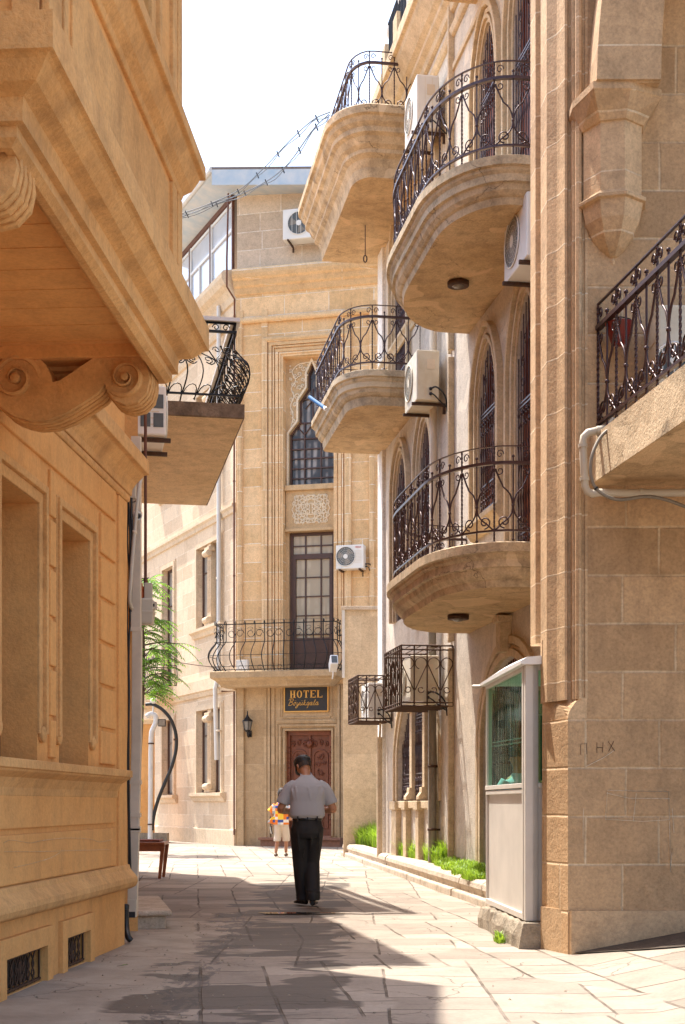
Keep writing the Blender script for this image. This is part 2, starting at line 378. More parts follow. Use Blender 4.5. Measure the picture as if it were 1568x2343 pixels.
def holed(W, mb, a0, a1, z0, z1, holes, w=0.0, depth=.25):
    """front sheet of a wall with openings; holes = (a0,a1,z0,z1,outline or None)"""
    As = sorted({a0, a1, *[x for h in holes for x in h[:2]]}); Zs = sorted({z0, z1, *[x for h in holes for x in h[2:4]]})
    As = [x for x in As if a0 <= x <= a1]; Zs = [x for x in Zs if z0 <= x <= z1]
    for i in range(len(As)-1):
        for j in range(len(Zs)-1):
            ca, cz = (As[i]+As[i+1])/2, (Zs[j]+Zs[j+1])/2
            if any(h[0] < ca < h[1] and h[2] < cz < h[3] for h in holes): continue
            mb.add([W.p(As[i], w, Zs[j]), W.p(As[i+1], w, Zs[j]), W.p(As[i+1], w, Zs[j+1]), W.p(As[i], w, Zs[j+1])], [(0, 1, 2, 3)])
    for h in holes:
        out = h[4] or [(h[1], h[2]), (h[1], h[3]), (h[0], h[3]), (h[0], h[2])]
        # reveal
        n = len(out); vs = [W.p(q[0], w, q[1]) for q in out]+[W.p(q[0], w-depth, q[1]) for q in out]
        mb.add(vs, [(i, i+1, i+1+n, i+n) for i in range(n-1)]+[(n-1, 0, n, 2*n-1)])
        if h[4]:     # spandrels between arch and rectangle head
            c = (h[0]+h[1])/2; top = h[3]
            for side in (0, 1):
                corner = (h[1] if side == 0 else h[0], top)
                q = [p for p in out if (p[0] >= c-1e-6 if side == 0 else p[0] <= c+1e-6)]
                q = [p for p in q if p[1] >= h[2]+1e-6]
                for i in range(len(q)-1):
                    mb.add([W.p(corner[0], w, corner[1]), W.p(q[i][0], w, q[i][1]), W.p(q[i+1][0], w, q[i+1][1])], [(0, 1, 2)])
                m_ = min(q, key=lambda p: abs(p[0]-c))
                mb.add([W.p(corner[0], w, corner[1]), W.p(m_[0], w, m_[1]), W.p(c, w, top)], [(0, 1, 2)])
def sheet(W, mb, out, w):
    mb.add([W.p(q[0], w, q[1]) for q in out], [tuple(range(len(out)))])
def spiral(cx, cz, r, a0, turns, n=14, sgn=1, rend=.25):
    return [(cx+r*(1-(1-rend)*i/n)*math.cos(a0+sgn*turns*2*math.pi*i/n), cz+r*(1-(1-rend)*i/n)*math.sin(a0+sgn*turns*2*math.pi*i/n)) for i in range(n+1)]
def smooth_pts(p, k=4):
    out = []; n = len(p); p = [Vector(q) for q in p]
    for i in range(n-1):
        a, b, c, d = p[max(i-1, 0)], p[i], p[i+1], p[min(i+2, n-1)]
        for j in range(k):
            t = j/k
            out.append(.5*((2*b)+(c-a)*t+(2*a-5*b+4*c-d)*t*t+(3*b-a-3*c+d)*t**3))
    out.append(p[-1]); return out
class Path:
    """plan polyline, arc-length parametrised, outward side known"""
    def __init__(s, pts): 
        s.p = [Vector(q) for q in pts]; s.l = [0]
        for a, b in zip(s.p, s.p[1:]): s.l.append(s.l[-1]+(b-a).length)
        s.L = s.l[-1]; c = sum(s.p, Vector((0, 0)))/len(s.p)
        s.nr = offset_poly(s.p, 1.0); s.nr = [(q-p) for q, p in zip(s.nr, s.p)]
        mid = len(s.p)//2
        if s.nr[mid].dot(s.p[mid]-(s.p[0]+s.p[-1])/2) < 0: s.nr = [-q for q in s.nr]
    def at(s, x, z, off=0):
        x = max(0, min(s.L, x))
        for i in range(len(s.p)-1):
            if x <= s.l[i+1]+1e-9:
                t = (x-s.l[i])/max(1e-9, s.l[i+1]-s.l[i]); q = s.p[i].lerp(s.p[i+1], t); n = s.nr[i].lerp(s.nr[i+1], t)
                q = q+n*off; return Vector((q.x, q.y, z))
# ------------------------------------------------------------ shared builders
def slab_ring(a0, a1, out, r0, r1, n=16, s0=1.0, s1=1.0):
    pts = [(a0, 0), (a0, out-r0)]; A0, A1 = r0*s0, r1*s1      # s: how far the curve runs along the wall
    for i in range(1, n): t = math.pi/2*i/n; pts.append((a0+A0*(1-math.cos(t)), out-r0+r0*math.sin(t)))
    pts += [(a0+A0, out), (a1-A1, out)]
    for i in range(1, n): t = math.pi/2*i/n; pts.append((a1-A1+A1*math.sin(t), out-r1+r1*math.cos(t)))
    pts += [(a1, out-r1), (a1, 0)]
    return pts
def slab(W, parent, ring, prof, m='slab', ms='soffit', name='balcony_slab'):
    mb = MB(); rings = []
    c = Vector(((ring[0][0]+ring[-1][0])/2, 0))
    t = offset_poly(ring, 1)[len(ring)//2]; inw = -1 if t.y > ring[len(ring)//2][1] else 1
    for d, z in prof:
        q = offset_poly(ring, inw*d); q[0].y = -.02; q[-1].y = -.02
        rings.append([W.p(p.x, max(p.y, -.02), z) for p in q])
    n = len(ring); vs = [p for r in rings for p in r]; fs = []
    for i in range(len(rings)-1):
        for k in range(n): fs.append((i*n+k, i*n+(k+1) % n, (i+1)*n+(k+1) % n, (i+1)*n+k))
    if n > 8:
        for i in range(len(rings)-1): mb.add(rings[i]+rings[i+1], [(k, k+1, n+k+1, n+k) for k in range(n-1)], True)
    else: mb.add(vs, fs)
    mb.add(rings[0], [tuple(range(n))])
    o = mb.build(name, m, parent)
    mb = MB(); mb.add(rings[-1], [tuple(range(n))]); s = mb.build('soffit', ms, o)
    return o
def bar_flat(mb, path, x0, x1, z, h, w, off=0, step=.12):
    n = max(2, int((x1-x0)/step)+1); A = []
    for i in range(n):
        x = x0+(x1-x0)*i/(n-1)
        A.append([path.at(x, z-h/2, off-w/2), path.at(x, z-h/2, off+w/2), path.at(x, z+h/2, off+w/2), path.at(x, z+h/2, off-w/2)])
    mb.loft(A, False)
def twisted(mb, path, x, z0, z1, r):
    n = int((z1-z0)/.022); rings = []
    for i in range(n+1):
        z = z0+(z1-z0)*i/n; c = path.at(x, z); t = i*.75
        rings.append([c+Vector((math.cos(t+k*math.pi/2), math.sin(t+k*math.pi/2), 0))*r*1.35 for k in range(4)])
    mb.loft(rings, False)
def rail_ogee(path, z0, parent, m='iron', mod=.40, name='railing', r=.009):
    mb = MB(); N = max(1, round(path.L/mod)); mod = path.L/N
    bar_flat(mb, path, 0, path.L, z0+.13, .022, .030)
    hr = MB(); bar_flat(hr, path, 0, path.L, z0+.86, .032, .045); bar_flat(hr, path, 0, path.L, z0+1.04, .010, .022)
    U = lambda pts, rr=r: mb.tube([path.at(x0+p[0]*mod, z0+p[1]) for p in pts], rr, 4)
    H = .60
    for i in range(N+1):
        x0 = i*mod
        twisted(mb, path, x0, z0, z0+1.04, .0085)
        for s in (-1, 1):
            if (i == 0 and s < 0) or (i == N and s > 0): continue
            # scrolls over and under the hand rail
            U([(s*(.02+.13+p[0]*.11), .955+p[1]*.055*.0+p[1]) for p in [(q[0]/.055, q[1]) for q in spiral(0, 0, .052, math.pi if s > 0 else 0, 1.15, 11, -s)]], .007)
            U([(s*(.15)+p[0]/mod, .775+p[1]) for p in spiral(0, 0, .048, math.pi if s > 0 else 0, 1.1, 10, s)], .007)
            og = [(.035, .80), (.09, .735), (.17, .66), (.215, .625), (.235, .60), (.30, .575), (.40, .53), (.475, .45), (.49, .37), (.44, .30), (.33, .245), (.20, .205), (.10, .165), (.03, .14)]
            U([(s*p.x, p.y) for p in smooth_pts(og, 2)], .0095)
            # bottom scroll beside the inner bar
            U([(s*.27+p[0]/mod, .225+p[1]) for p in spiral(0, 0, .070, -math.pi/2, 1.25, 14, -s, .3)], .0085)
        if i < N:
            x0 = (i+.5)*mod; mb.tube([path.at(x0, z0+.03), path.at(x0, z0+.93)], .009, 5)
            for zz in (.03, .93): mb.ball(path.at(x0, z0+zz), .018, 6)
            mb.ball(path.at(x0, z0+.40), .02, 6)
    o = mb.build(name, m, parent); hr.build('handrail', m, o); return o
def head_z(out, a):
    zs = []
    for p, q in zip(out, out[1:]):
        lo, hi = min(p[0], q[0]), max(p[0], q[0])
        if lo-1e-6 <= a <= hi+1e-6 and hi-lo > 1e-6:
            t = (a-p[0])/(q[0]-p[0]); zs.append(p[1]+(q[1]-p[1])*t)
    return max(zs) if zs else max(p[1] for p in out)
def window(W, parent, out, w, fm='wood_frame', gm='glass', fw=.06, cols=(), rows=(), name='window', bw=.025, z_base=None, fd=.05):
    a0 = min(p[0] for p in out); a1 = max(p[0] for p in out); z0 = min(p[1] for p in out)
    mb = MB(); inn = -1 if Vector(offset_poly(out, 1)[0]).x > out[0][0] else 1
    band(W, mb, out, 0, inn*fw, w, w+fd)
    W.box(mb, a0, a1, w+.002, w+fd-.002, z0, z0+fw)
    for f in cols:
        a = a0+(a1-a0)*f; W.box(mb, a-bw/2, a+bw/2, w+.004, w+fd-.01, z0, head_z(out, a)-.01)
    for z in rows:
        # clip the bar to the outline
        xs = [a0+(a1-a0)*i/40 for i in range(41)]; ok = [x for x in xs if head_z(out, x) > z]
        if len(ok) > 1: W.box(mb, ok[0], ok[-1], w+.006, w+fd-.012, z-bw/2, z+bw/2)
    o = mb.build(name, fm, parent)
    mb = MB(); sheet(W, mb, out, w+.012); mb.build('pane', gm, o)
    return o
def grille(W, parent, out, w, m='iron', mod=.11, name='grille', zdiv=None, r=.007):
    """bars with scrolls and little hooks inside an arched opening"""
    mb = MB(); a0 = min(p[0] for p in out)+.03; a1 = max(p[0] for p in out)-.03; z0 = min(p[1] for p in out)+.03
    n = max(2, round((a1-a0)/mod)); rd = random.Random(int(a0*100))
    zd = zdiv or z0+(max(p[1] for p in out)-z0)*.62
    for i in range(n+1):
        a = a0+(a1-a0)*i/n; top = head_z(out, a)-.03
        mb.tube([W.p(a, w, z0), W.p(a, w, top)], r, 4)
    for z in (z0+.10, z0+.42, zd, zd-.05):
        if z < max(p[1] for p in out)-.1: W.box(mb, a0-.02, a1+.02, w-.006, w+.006, z-.010, z+.010)
    def sc(a, z, rr, s, up):
        if head_z(out, a) > z+rr: mb.tube([W.p(x, w+.012, y) for x, y in spiral(a, z, rr, (-math.pi/2 if up else math.pi/2), 1.2, 12, s*(1 if up else -1), .3)], r*.9, 4)
    for i in range(n):
        a = a0+(a1-a0)*(i+.5)/n; s = 1 if i % 2 else -1; q = (a1-a0)/n*.46
        sc(a, z0+.20, q, s, True); sc(a, z0+.33, q*.8, -s, False)
        sc(a, zd-.14, q, s, False); sc(a, zd-.28, q*.85, -s, False)
        mb.tube([W.p(x, w+.014, y) for x, y in [(a-q, z0+.6), (a+q, z0+.85), (a-q*.2, z0+.95)]], r*.8, 4)
        mb.tube([W.p(x, w+.014, y) for x, y in [(a+q, zd-.5), (a-q, zd-.75), (a+q*.2, zd-.85)]], r*.8, 4)
    c = (a0+a1)/2; tz = max(p[1] for p in out)
    for s in (-1, 1):
        for (dx, dz, rr) in ((.22, .16, .10), (.2, .36, .085), (.12, .55, .07)):
            a = c+s*dx*(a1-a0)*1.0; z = zd+dz*min(1.3, (tz-zd)/.75)
            sc(a, z, rr*min(1, (a1-a0)/.55), s, dz < .3)
    return mb.build(name, m, parent)
def air_conditioner(label, loc, rz, w=.85, d=.32, h=.62, m='ac', fan=.40, fx=-.10, fs=.24, logo=None, group='air conditioner units on the facades', vents=False, bracket=True, spoke=28, bars=0):
    t = thing('air_conditioner', label, 'air conditioner', group)
    mb = MB(); mb.box(-w/2, w/2, 0, d, 0, h); case = mb.build('case', m, t, bevel=.018)
    det = MB()
    for y in (.12, .22): det.box(w/2+.001, w/2+.003, y*d/.32-.002, y*d/.32+.002, .04, h-.04)
    det.box(w/2+.002, w/2+.006, d*.45, d*.8, h*.62, h*.82)
    for i in range(5): det.box(-w/2-.004, -w/2-.001, d*.25, d*.8, h*(.2+.13*i), h*(.2+.13*i)+.012)
    for i in range(4): det.box(w/2+.001, w/2+.004, d*.3, d*.42, h*(.10+.05*i), h*(.10+.05*i)+.010)
    if vents:
        for i in range(9): det.box(w*.17, w*.43, -.004, -.001, h*(.25+.06*i), h*(.25+.06*i)+.008)
    det.build('panel_lines', 'grey_pipe', t)
    cx, cz, rr = fx, h*.52, min(fan/2, h*.43)
    fb = MB(); fb.lathe([(.001, -.004), (rr, -.004), (rr, -.001), (.001, -.001)], (cx, 0, cz), 28, (0, 1, 0), False)
    g = fb.build('fan_opening', 'ac_dark', t)
    gr = MB()
    rim = lambda q, th: gr.tube([(cx+q*math.cos(2*math.pi*i/26), -.012, cz+q*math.sin(2*math.pi*i/26)) for i in range(26)], th, 4, closed=True)
    rim(rr, .010)
    for q in ((.8, .6, .42) if spoke else ()): rim(rr*q, .0022)
    for i in range(spoke): 
        a = 2*math.pi*i/spoke; gr.tube([(cx+rr*.22*math.cos(a), -.012, cz+rr*.22*math.sin(a)), (cx+rr*math.cos(a+.15), -.010, cz+rr*math.sin(a+.15))], .0022, 3)
    for i in range(bars):
        x = cx-rr+2*rr*(i+1)/(bars+1); hh = math.sqrt(max(0, rr*rr-(x-cx)**2)); gr.tube([(x, -.013, cz-hh), (x, -.013, cz+hh)], .006, 4)
    gr.lathe([(.001, -.016), (rr*.24, -.016), (rr*.24, -.008)], (cx, 0, cz), 14, (0, 1, 0), False)
    gr.build('fan_guard', m if spoke else 'ac', t)
    bl = MB()
    for i in range(3):
        a = 2*math.pi*i/3+.5
        bl.add([(cx+rr*.2*math.cos(a), -.005, cz+rr*.2*math.sin(a)), (cx+rr*.9*math.cos(a-.1), -.005, cz+rr*.9*math.sin(a-.1)), (cx+rr*.85*math.cos(a+.75), -.007, cz+rr*.85*math.sin(a+.75)), (cx+rr*.2*math.cos(a+.9), -.007, cz+rr*.2*math.sin(a+.9))], [(0, 1, 2, 3)])
    bl.build('fan_blades', 'pipe_dull', t)
    if bracket:
        for x in (-w*.36, w*.36):
            br = MB(); br.box(x-.02, x+.02, -.05, d+.12, -.045, -.005); br.box(x-.02, x+.02, d+.08, d+.12, -.16, -.045)
            br.build('bracket', 'rust', t)
    pp = MB()
    pp.ball((w/2+.03, d*.6, h*.22), .028, 6); pp.ball((w/2+.03, d*.6, h*.12), .028, 6)
    pp.tube(smooth_pts([(w/2+.03, d*.6, h*.22), (w/2+.12, d*.8, h*.22), (w/2+.14, d+.05, h*.05), (w/2+.10, d+.10, -.18)], 4), .014, 5)
    pp.tube(smooth_pts([(w/2+.03, d*.6, h*.12), (w/2+.09, d*.7, h*.08), (w/2+.11, d, -.05), (w/2+.05, d+.10, -.10)], 4), .011, 5)
    pp.build('refrigerant_pipe', 'acbolt', t)
    if logo:
        text_obj(logo, t, (w*.20, -.006, h*.86), .062, 'red', rot=(R(90), 0, 0), name='lettering')
    t.location = loc; t.rotation_euler = (0, 0, rz)
    return t
def text_obj(s, parent, loc, size, m, rot=(R(90), 0, 0), shear=0, ext=.002, name='lettering', sx=1.0, align='LEFT', bold=0):
    cu = bpy.data.curves.new('lettering', 'FONT'); cu.body = s; cu.size = size; cu.extrude = ext; cu.shear = shear; cu.align_x = align; cu.offset = bold
    tmp = bpy.data.objects.new('tmp', cu); col.objects.link(tmp); bpy.context.view_layer.update()
    me = bpy.data.meshes.new_from_object(tmp.evaluated_get(bpy.context.evaluated_depsgraph_get()))
    bpy.data.objects.remove(tmp); bpy.data.curves.remove(cu)
    mt = Matrix.Translation(loc) @ Matrix.Rotation(rot[2], 4, 'Z') @ Matrix.Rotation(rot[0], 4, 'X') @ Matrix.Scale(sx, 4, (1, 0, 0))
    me.transform(mt); me.materials.clear(); me.materials.append(M[m])
    o = bpy.data.objects.new(name, me); col.objects.link(o); o.parent = parent; return o
def cage(W, label, a0, a1, d, z0, z1, w0=.02):
    t = thing('security_cage', label, 'cage', 'iron cages guarding air conditioners on the plaster wall')
    mb = MB(); r = .011; p = W.p
    L = lambda *q, rr=r: mb.tube([p(*x) for x in q], rr, 4)
    for z in (z0, z0+.05, z1-.06, z1):
        L((a0, w0, z), (a0, d, z), (a1, d, z), (a1, w0, z), rr=.013)
    for a, w in ((a0, w0), (a1, w0), (a0, d), (a1, d)): L((a, w, z0), (a, w, z1), rr=.014)
    mb.build('frame', 'rust', t)
    mb = MB(); nb = 4
    for i in range(1, nb): L((a0, w0+(d-w0)*i/nb, z0), (a0, w0+(d-w0)*i/nb, z1)); L((a1, w0+(d-w0)*i/nb, z0), (a1, w0+(d-w0)*i/nb, z1))
    na = max(4, int((a1-a0)/.13))
    for i in range(1, na): L((a0+(a1-a0)*i/na, d, z0), (a0+(a1-a0)*i/na, d, z1))
    for i in range(1, na): L((a0+(a1-a0)*i/na, w0, z0), (a0+(a1-a0)*i/na, d, z0), rr=.009)
    for i in range(1, 5): L((a0, w0+(d-w0)*i/5, z1), (a1, w0+(d-w0)*i/5, z1), rr=.009)
    mb.build('bars', 'rust', t)
    mb = MB(); h = z1-z0; q = (d-w0)/nb
    for i in range(nb):
        c = w0+q*(i+.5)
        mb.tube([p(a0-.015, x, y) for x, y in spiral(c, z0+h*.70, q*.46, -.3 if i % 2 else math.pi+.3, .75, 14, 1 if i % 2 else -1, .95)], .008, 4)
        mb.tube([p(a0-.015, x, y) for x, y in spiral(c, z0+h*.27, q*.26, -.3 if i % 2 else math.pi+.3, .9, 10, -1 if i % 2 else 1, .6)], .008, 4)
        s = 1 if i % 2 == 0 else -1
        L((a0-.015, c-s*q*.45, z0+h*.68), (a0-.015, c+s*q*.45, z0+h*.26), rr=.008)
    n2 = na//2
    for i in range(n2):
        c = a0+(a1-a0)*(i+.5)/n2; qq = (a1-a0)/n2
        for zz in (.68, .28): mb.tube([p(x, d+.015, y) for x, y in spiral(c, z0+h*zz, qq*.36, 0, .9, 10, 1, .6)], .008, 4)
        L((c-qq*.4, d+.015, z0+h*.62), (c+qq*.4, d+.015, z0+h*.3), rr=.008)
    mb.build('scrollwork', 'rust', t)
    return t
def wallframe(W, a):      # rotation so that local -Y points out of the wall
    return math.atan2(W.n.y, W.n.x)+math.pi/2
def belly_bars(path, z0, H, parent, m='iron_black', mod=.12, name='railing', amp=.12, hooks=True, top=True, r=.009):
    mb = MB(); N = max(2, round(path.L/mod)); mod = path.L/N
    def off(t):  # t 0..1
        if t > .62: return 0
        return amp*math.sin(math.pi*min(1, t/.62))**1.0*(1 if t < .5 else 1)
    for i in range(N+1):
        x = i*mod; pts = [path.at(x, z0+H*t/14, off(t/14)) for t in range(15)]
        if hooks:
            pts += [path.at(x, z0+H+.05, -.0), path.at(x, z0+H+.075, .02), path.at(x, z0+H+.05, .045), path.at(x, z0+H+.01, .04)]
        mb.tube(pts, r, 4)
    for z, h in ((.03, .02), (.62, .018), (1.0, .026), (.10, .012)):
        bar_flat(mb, path, 0, path.L, z0+H*z, h, .02, off(z))
    bar_flat(mb, path, 0, path.L, z0+H*.33, .012, .014, off(.33), .2)
    if top: bar_flat(mb, path, 0, path.L, z0+H+.09, .006, .006, 0)
    for i in range(0, N, 2):
        x = (i+1)*mod
        for s in (-1, 1):
            if x+s*mod*.6 > path.L: continue
            mb.tube([path.at(x+s*mod*.45+q[0], z0+H*.80+q[1]) for q in spiral(0, 0, mod*.42, 0, 1.0, 10, s, .55)], r*.7, 4)
            mb.tube([path.at(x+s*mod*.45+q[0], z0+H*.9+q[1]*.6) for q in spiral(0, 0, mod*.34, math.pi, .8, 8, s, .4)], .005, 4)
        for k in (0, 1):
            mb.tube([path.at(x-mod*.5+k*mod+q[0], z0+H*.07+q[1]) for q in spiral(0, 0, mod*.32, 0, 1.0, 8, 1, .4)], .005, 4)
    return mb.build(name, m, parent)
# ------------------------------------------------------------ ground
LX, LY = .29, -.32          # sunlight: metres sideways and towards us for each metre it falls
def gz(x, y):
    if x <= 1.70 or y > 13: return 0.0
    return .19*min(x-1.70, 3.0)*min(1, (13-y)/1.5)
def paving():
    m, nt, b = mat_new('street_paving'); L = nt.links
    v = uvmap(nt, rot=-1.673); vr = uvmap(nt)
    wob = nd(nt, 'ShaderNodeTexNoise', Scale=1.3, Detail=4.0); L.new(v, wob.inputs['Vector'])
    vm = nt.nodes.new('ShaderNodeVectorMath'); vm.operation = 'MULTIPLY_ADD'
    L.new(wob.outputs['Color'], vm.inputs[0]); vm.inputs[1].default_value = (.10, .05, 0); L.new(v, vm.inputs[2])
    bt = nd(nt, 'ShaderNodeTexBrick'); L.new(vm.outputs[0], bt.inputs['Vector'])
    for k, x in (('Scale', 1), ('Mortar Size', .013), ('Mortar Smooth', .4), ('Brick Width', .66), ('Row Height', .44)): bt.inputs[k].default_value = x
    bt.inputs['Color1'].default_value = (0, 0, 0, 1); bt.inputs['Color2'].default_value = (1, 1, 1, 1); bt.offset = .37; bt.squash = .7; bt.squash_frequency = 3
    # a second laying pattern: patches relaid later with longer, narrower slabs
    vb = nt.nodes.new('ShaderNodeMapping'); vb.inputs['Rotation'].default_value = (0, 0, .11); vb.inputs['Location'].default_value = (.3, .17, 0); L.new(vm.outputs[0], vb.inputs[0])
    b2 = nd(nt, 'ShaderNodeTexBrick'); L.new(vb.outputs[0], b2.inputs['Vector'])
    for k, x in (('Scale', 1), ('Mortar Size', .011), ('Mortar Smooth', .4), ('Brick Width', .52), ('Row Height', .62)): b2.inputs[k].default_value = x
    b2.inputs['Color1'].default_value = (0, 0, 0, 1); b2.inputs['Color2'].default_value = (1, 1, 1, 1); b2.offset = .45; b2.squash = 1.5; b2.squash_frequency = 2
    pm = ramp(nt, noise(nt, vr, .33, 1), [(.498, 0.), (.502, 1.)])
    bcol = mix(nt, pm, bt.outputs['Color'], b2.outputs['Color']); bfac = mix(nt, pm, bt.outputs['Fac'], b2.outputs['Fac'])
    sep = nt.nodes.new('ShaderNodeSeparateXYZ'); tc = nt.nodes.new('ShaderNodeTexCoord'); L.new(tc.outputs['Object'], sep.inputs[0])
    X, Y = sep.outputs[0], sep.outputs[1]
    base = mix(nt, bcol, (.255, .205, .160), (.375, .31, .245))
    n1 = noise(nt, vr, 2.3, 6, .65, .4); n2 = noise(nt, vr, 30, 4, .7)
    base = mix(nt, .55, base, ramp(nt, n1, [(.3, .6), (.5, .95), (.72, 1.15)]), 'MULTIPLY')
    base = mix(nt, .4, base, ramp(nt, n2, [(.3, .7), (.7, 1.2)]), 'MULTIPLY')
    jn = math_(nt, 'MULTIPLY', bfac, ramp(nt, noise(nt, vr, 2, 3), [(.38, .15), (.6, 1)]))
    # plain cement strip along the left wall has no joints
    xp = math_(nt, 'ADD', math_(nt, 'ADD', X, math_(nt, 'MULTIPLY', Y, .102)), math_(nt, 'MULTIPLY', math_(nt, 'SUBTRACT', n1, .5), .35))
    strip = math_(nt, 'LESS_THAN', xp, -.02); near = math_(nt, 'LESS_THAN', Y, 14.4)
    strip = math_(nt, 'MULTIPLY', strip, near)
    base = mix(nt, strip, base, mix(nt, ramp(nt, n1, [(.35, 0.), (.65, 1.)]), (.39, .32, .245), (.28, .225, .17)))
    jn = math_(nt, 'MULTIPLY', jn, math_(nt, 'SUBTRACT', 1.0, strip))
    base = mix(nt, math_(nt, 'MULTIPLY', jn, .95), base, (.085, .062, .043))
    # fine cracks
    vo = nd(nt, 'ShaderNodeTexVoronoi', feature='DISTANCE_TO_EDGE'); vo.inputs['Scale'].default_value = 1.7
    vw = nt.nodes.new('ShaderNodeVectorMath'); vw.operation = 'MULTIPLY_ADD'; w2 = nd(nt, 'ShaderNodeTexNoise', Scale=4.0, Detail=5.0)
    L.new(vr, w2.inputs['Vector']); L.new(w2.outputs['Color'], vw.inputs[0]); vw.inputs[1].default_value = (.30, .30, 0); L.new(vr, vw.inputs[2]); L.new(vw.outputs[0], vo.inputs['Vector'])
    ck = math_(nt, 'MULTIPLY', ramp(nt, vo.outputs['Distance'], [(.0, 1.), (.010, 0.)]), ramp(nt, noise(nt, vr, .9, 2), [(.5, 0.), (.56, 1.)]))
    base = mix(nt, math_(nt, 'MULTIPLY', ck, .7), base, (.12, .09, .065))
    # spilt water drying on the slabs: patches with their own outline
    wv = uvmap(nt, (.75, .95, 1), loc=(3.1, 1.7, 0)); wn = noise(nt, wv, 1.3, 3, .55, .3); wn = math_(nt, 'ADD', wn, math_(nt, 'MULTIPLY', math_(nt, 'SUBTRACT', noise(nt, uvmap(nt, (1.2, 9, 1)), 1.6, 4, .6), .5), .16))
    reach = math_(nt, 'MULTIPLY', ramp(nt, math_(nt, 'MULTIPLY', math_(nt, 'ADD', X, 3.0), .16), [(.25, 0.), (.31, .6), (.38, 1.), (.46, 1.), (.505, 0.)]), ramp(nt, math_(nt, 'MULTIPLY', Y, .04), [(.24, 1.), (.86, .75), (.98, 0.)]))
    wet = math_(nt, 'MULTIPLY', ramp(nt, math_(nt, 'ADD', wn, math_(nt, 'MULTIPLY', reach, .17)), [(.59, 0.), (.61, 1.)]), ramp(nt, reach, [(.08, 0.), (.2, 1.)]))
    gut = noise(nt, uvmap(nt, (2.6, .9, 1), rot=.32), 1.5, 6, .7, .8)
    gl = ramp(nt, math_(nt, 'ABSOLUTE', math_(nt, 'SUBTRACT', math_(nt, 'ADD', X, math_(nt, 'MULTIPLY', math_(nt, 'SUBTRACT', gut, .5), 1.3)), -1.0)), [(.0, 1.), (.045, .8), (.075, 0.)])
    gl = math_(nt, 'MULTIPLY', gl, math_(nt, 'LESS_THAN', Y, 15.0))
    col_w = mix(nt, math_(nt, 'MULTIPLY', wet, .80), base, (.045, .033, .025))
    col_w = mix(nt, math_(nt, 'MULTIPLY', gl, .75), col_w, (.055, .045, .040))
    L.new(col_w, b.inputs['Base Color'])
    rg = math_(nt, 'SUBTRACT', .85, math_(nt, 'MULTIPLY', math_(nt, 'MAXIMUM', wet, gl), .25)); L.new(rg, b.inputs['Roughness']); b.inputs['Specular IOR Level'].default_value = .3
    bp = nd(nt, 'ShaderNodeBump'); bp.inputs['Strength'].default_value = .7; bp.inputs['Distance'].default_value = .02
    h = math_(nt, 'SUBTRACT', math_(nt, 'ADD', n1, math_(nt, 'MULTIPLY', n2, .3)), math_(nt, 'ADD', jn, math_(nt, 'MULTIPLY', ck, .6)))
    L.new(h, bp.inputs['Height']); L.new(bp.outputs[0], b.inputs['Normal'])
    return m
M['paving'] = paving()
def build_ground():
    mb = MB()
    xs = [-300, -60, -20, -8]+[-4+.25*i for i in range(49)]+[12, 20, 60, 300]
    ys = [-40, -10, 0, 3]+[4+.5*i for i in range(20)]+[14+2*i for i in range(16)]+[60, 120, 500]
    rd = random.Random(3)
    vs = [(x, y, gz(x, y)+(rd.uniform(-.006, .006) if -4 < x < 5 and 3 < y < 40 else 0)) for y in ys for x in xs]
    n = len(xs); fs = [(j*n+i, j*n+i+1, (j+1)*n+i+1, (j+1)*n+i) for j in range(len(ys)-1) for i in range(n-1)]
    mb.add(vs, fs, True); mb.build('ground', 'paving', kind='structure')
build_ground()
def painted_corner_shadow():  # dark sheet on the paving, cut to the corner building's cast shadow
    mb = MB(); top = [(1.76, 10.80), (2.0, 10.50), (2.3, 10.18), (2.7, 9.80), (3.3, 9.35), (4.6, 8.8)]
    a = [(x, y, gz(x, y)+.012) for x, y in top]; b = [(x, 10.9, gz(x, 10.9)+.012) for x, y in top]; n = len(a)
    mb.add(a+b, [(i, i+1, n+i+1, n+i) for i in range(n-1)]); mb.build('painted_corner_shadow', 'shadow_tone', kind='structure')
painted_corner_shadow()
# shallow puddle
m, nt, b = mat_new('puddle_water'); b.inputs['Base Color'].default_value = (.03, .024, .02, 1); b.inputs['Roughness'].default_value = .03; b.inputs['Specular IOR Level'].default_value = .9
M['water'] = m
def puddle(cx, cy, rx, ry, seed):
    rd = random.Random(seed); mb = MB(); n = 34; ph = [rd.uniform(0, 6) for _ in range(4)]
    pts = []
    for i in range(n):
        t = 2*math.pi*i/n; k = 1+.22*math.sin(3*t+ph[0])+.12*math.sin(7*t+ph[1])+.06*math.sin(11*t+ph[2]); pts.append((cx+rx*k*math.cos(t), cy+ry*k*math.sin(t), .0105))
    mb.add(pts, [tuple(range(n))]); o = mb.build('puddle', 'water'); o['kind'] = 'structure'; return o
puddle(-.50, 14.95, .42, .11, 3)

def loop_moulding(W, mb, ring, prof): # closed-profile sweep along ring (a,w); prof (outset,z) closed
    rings = []
    t = offset_poly(ring, 1)[1]; sgn = 1 if t.y > ring[1][1] else -1
    cols = [offset_poly(ring, sgn*d) for d, z in prof]
    n = len(prof)
    for k in range(len(ring)): rings.append([W.p(cols[i][k].x, cols[i][k].y, prof[i][1]) for i in range(n)])
    mb.loft(rings, False)

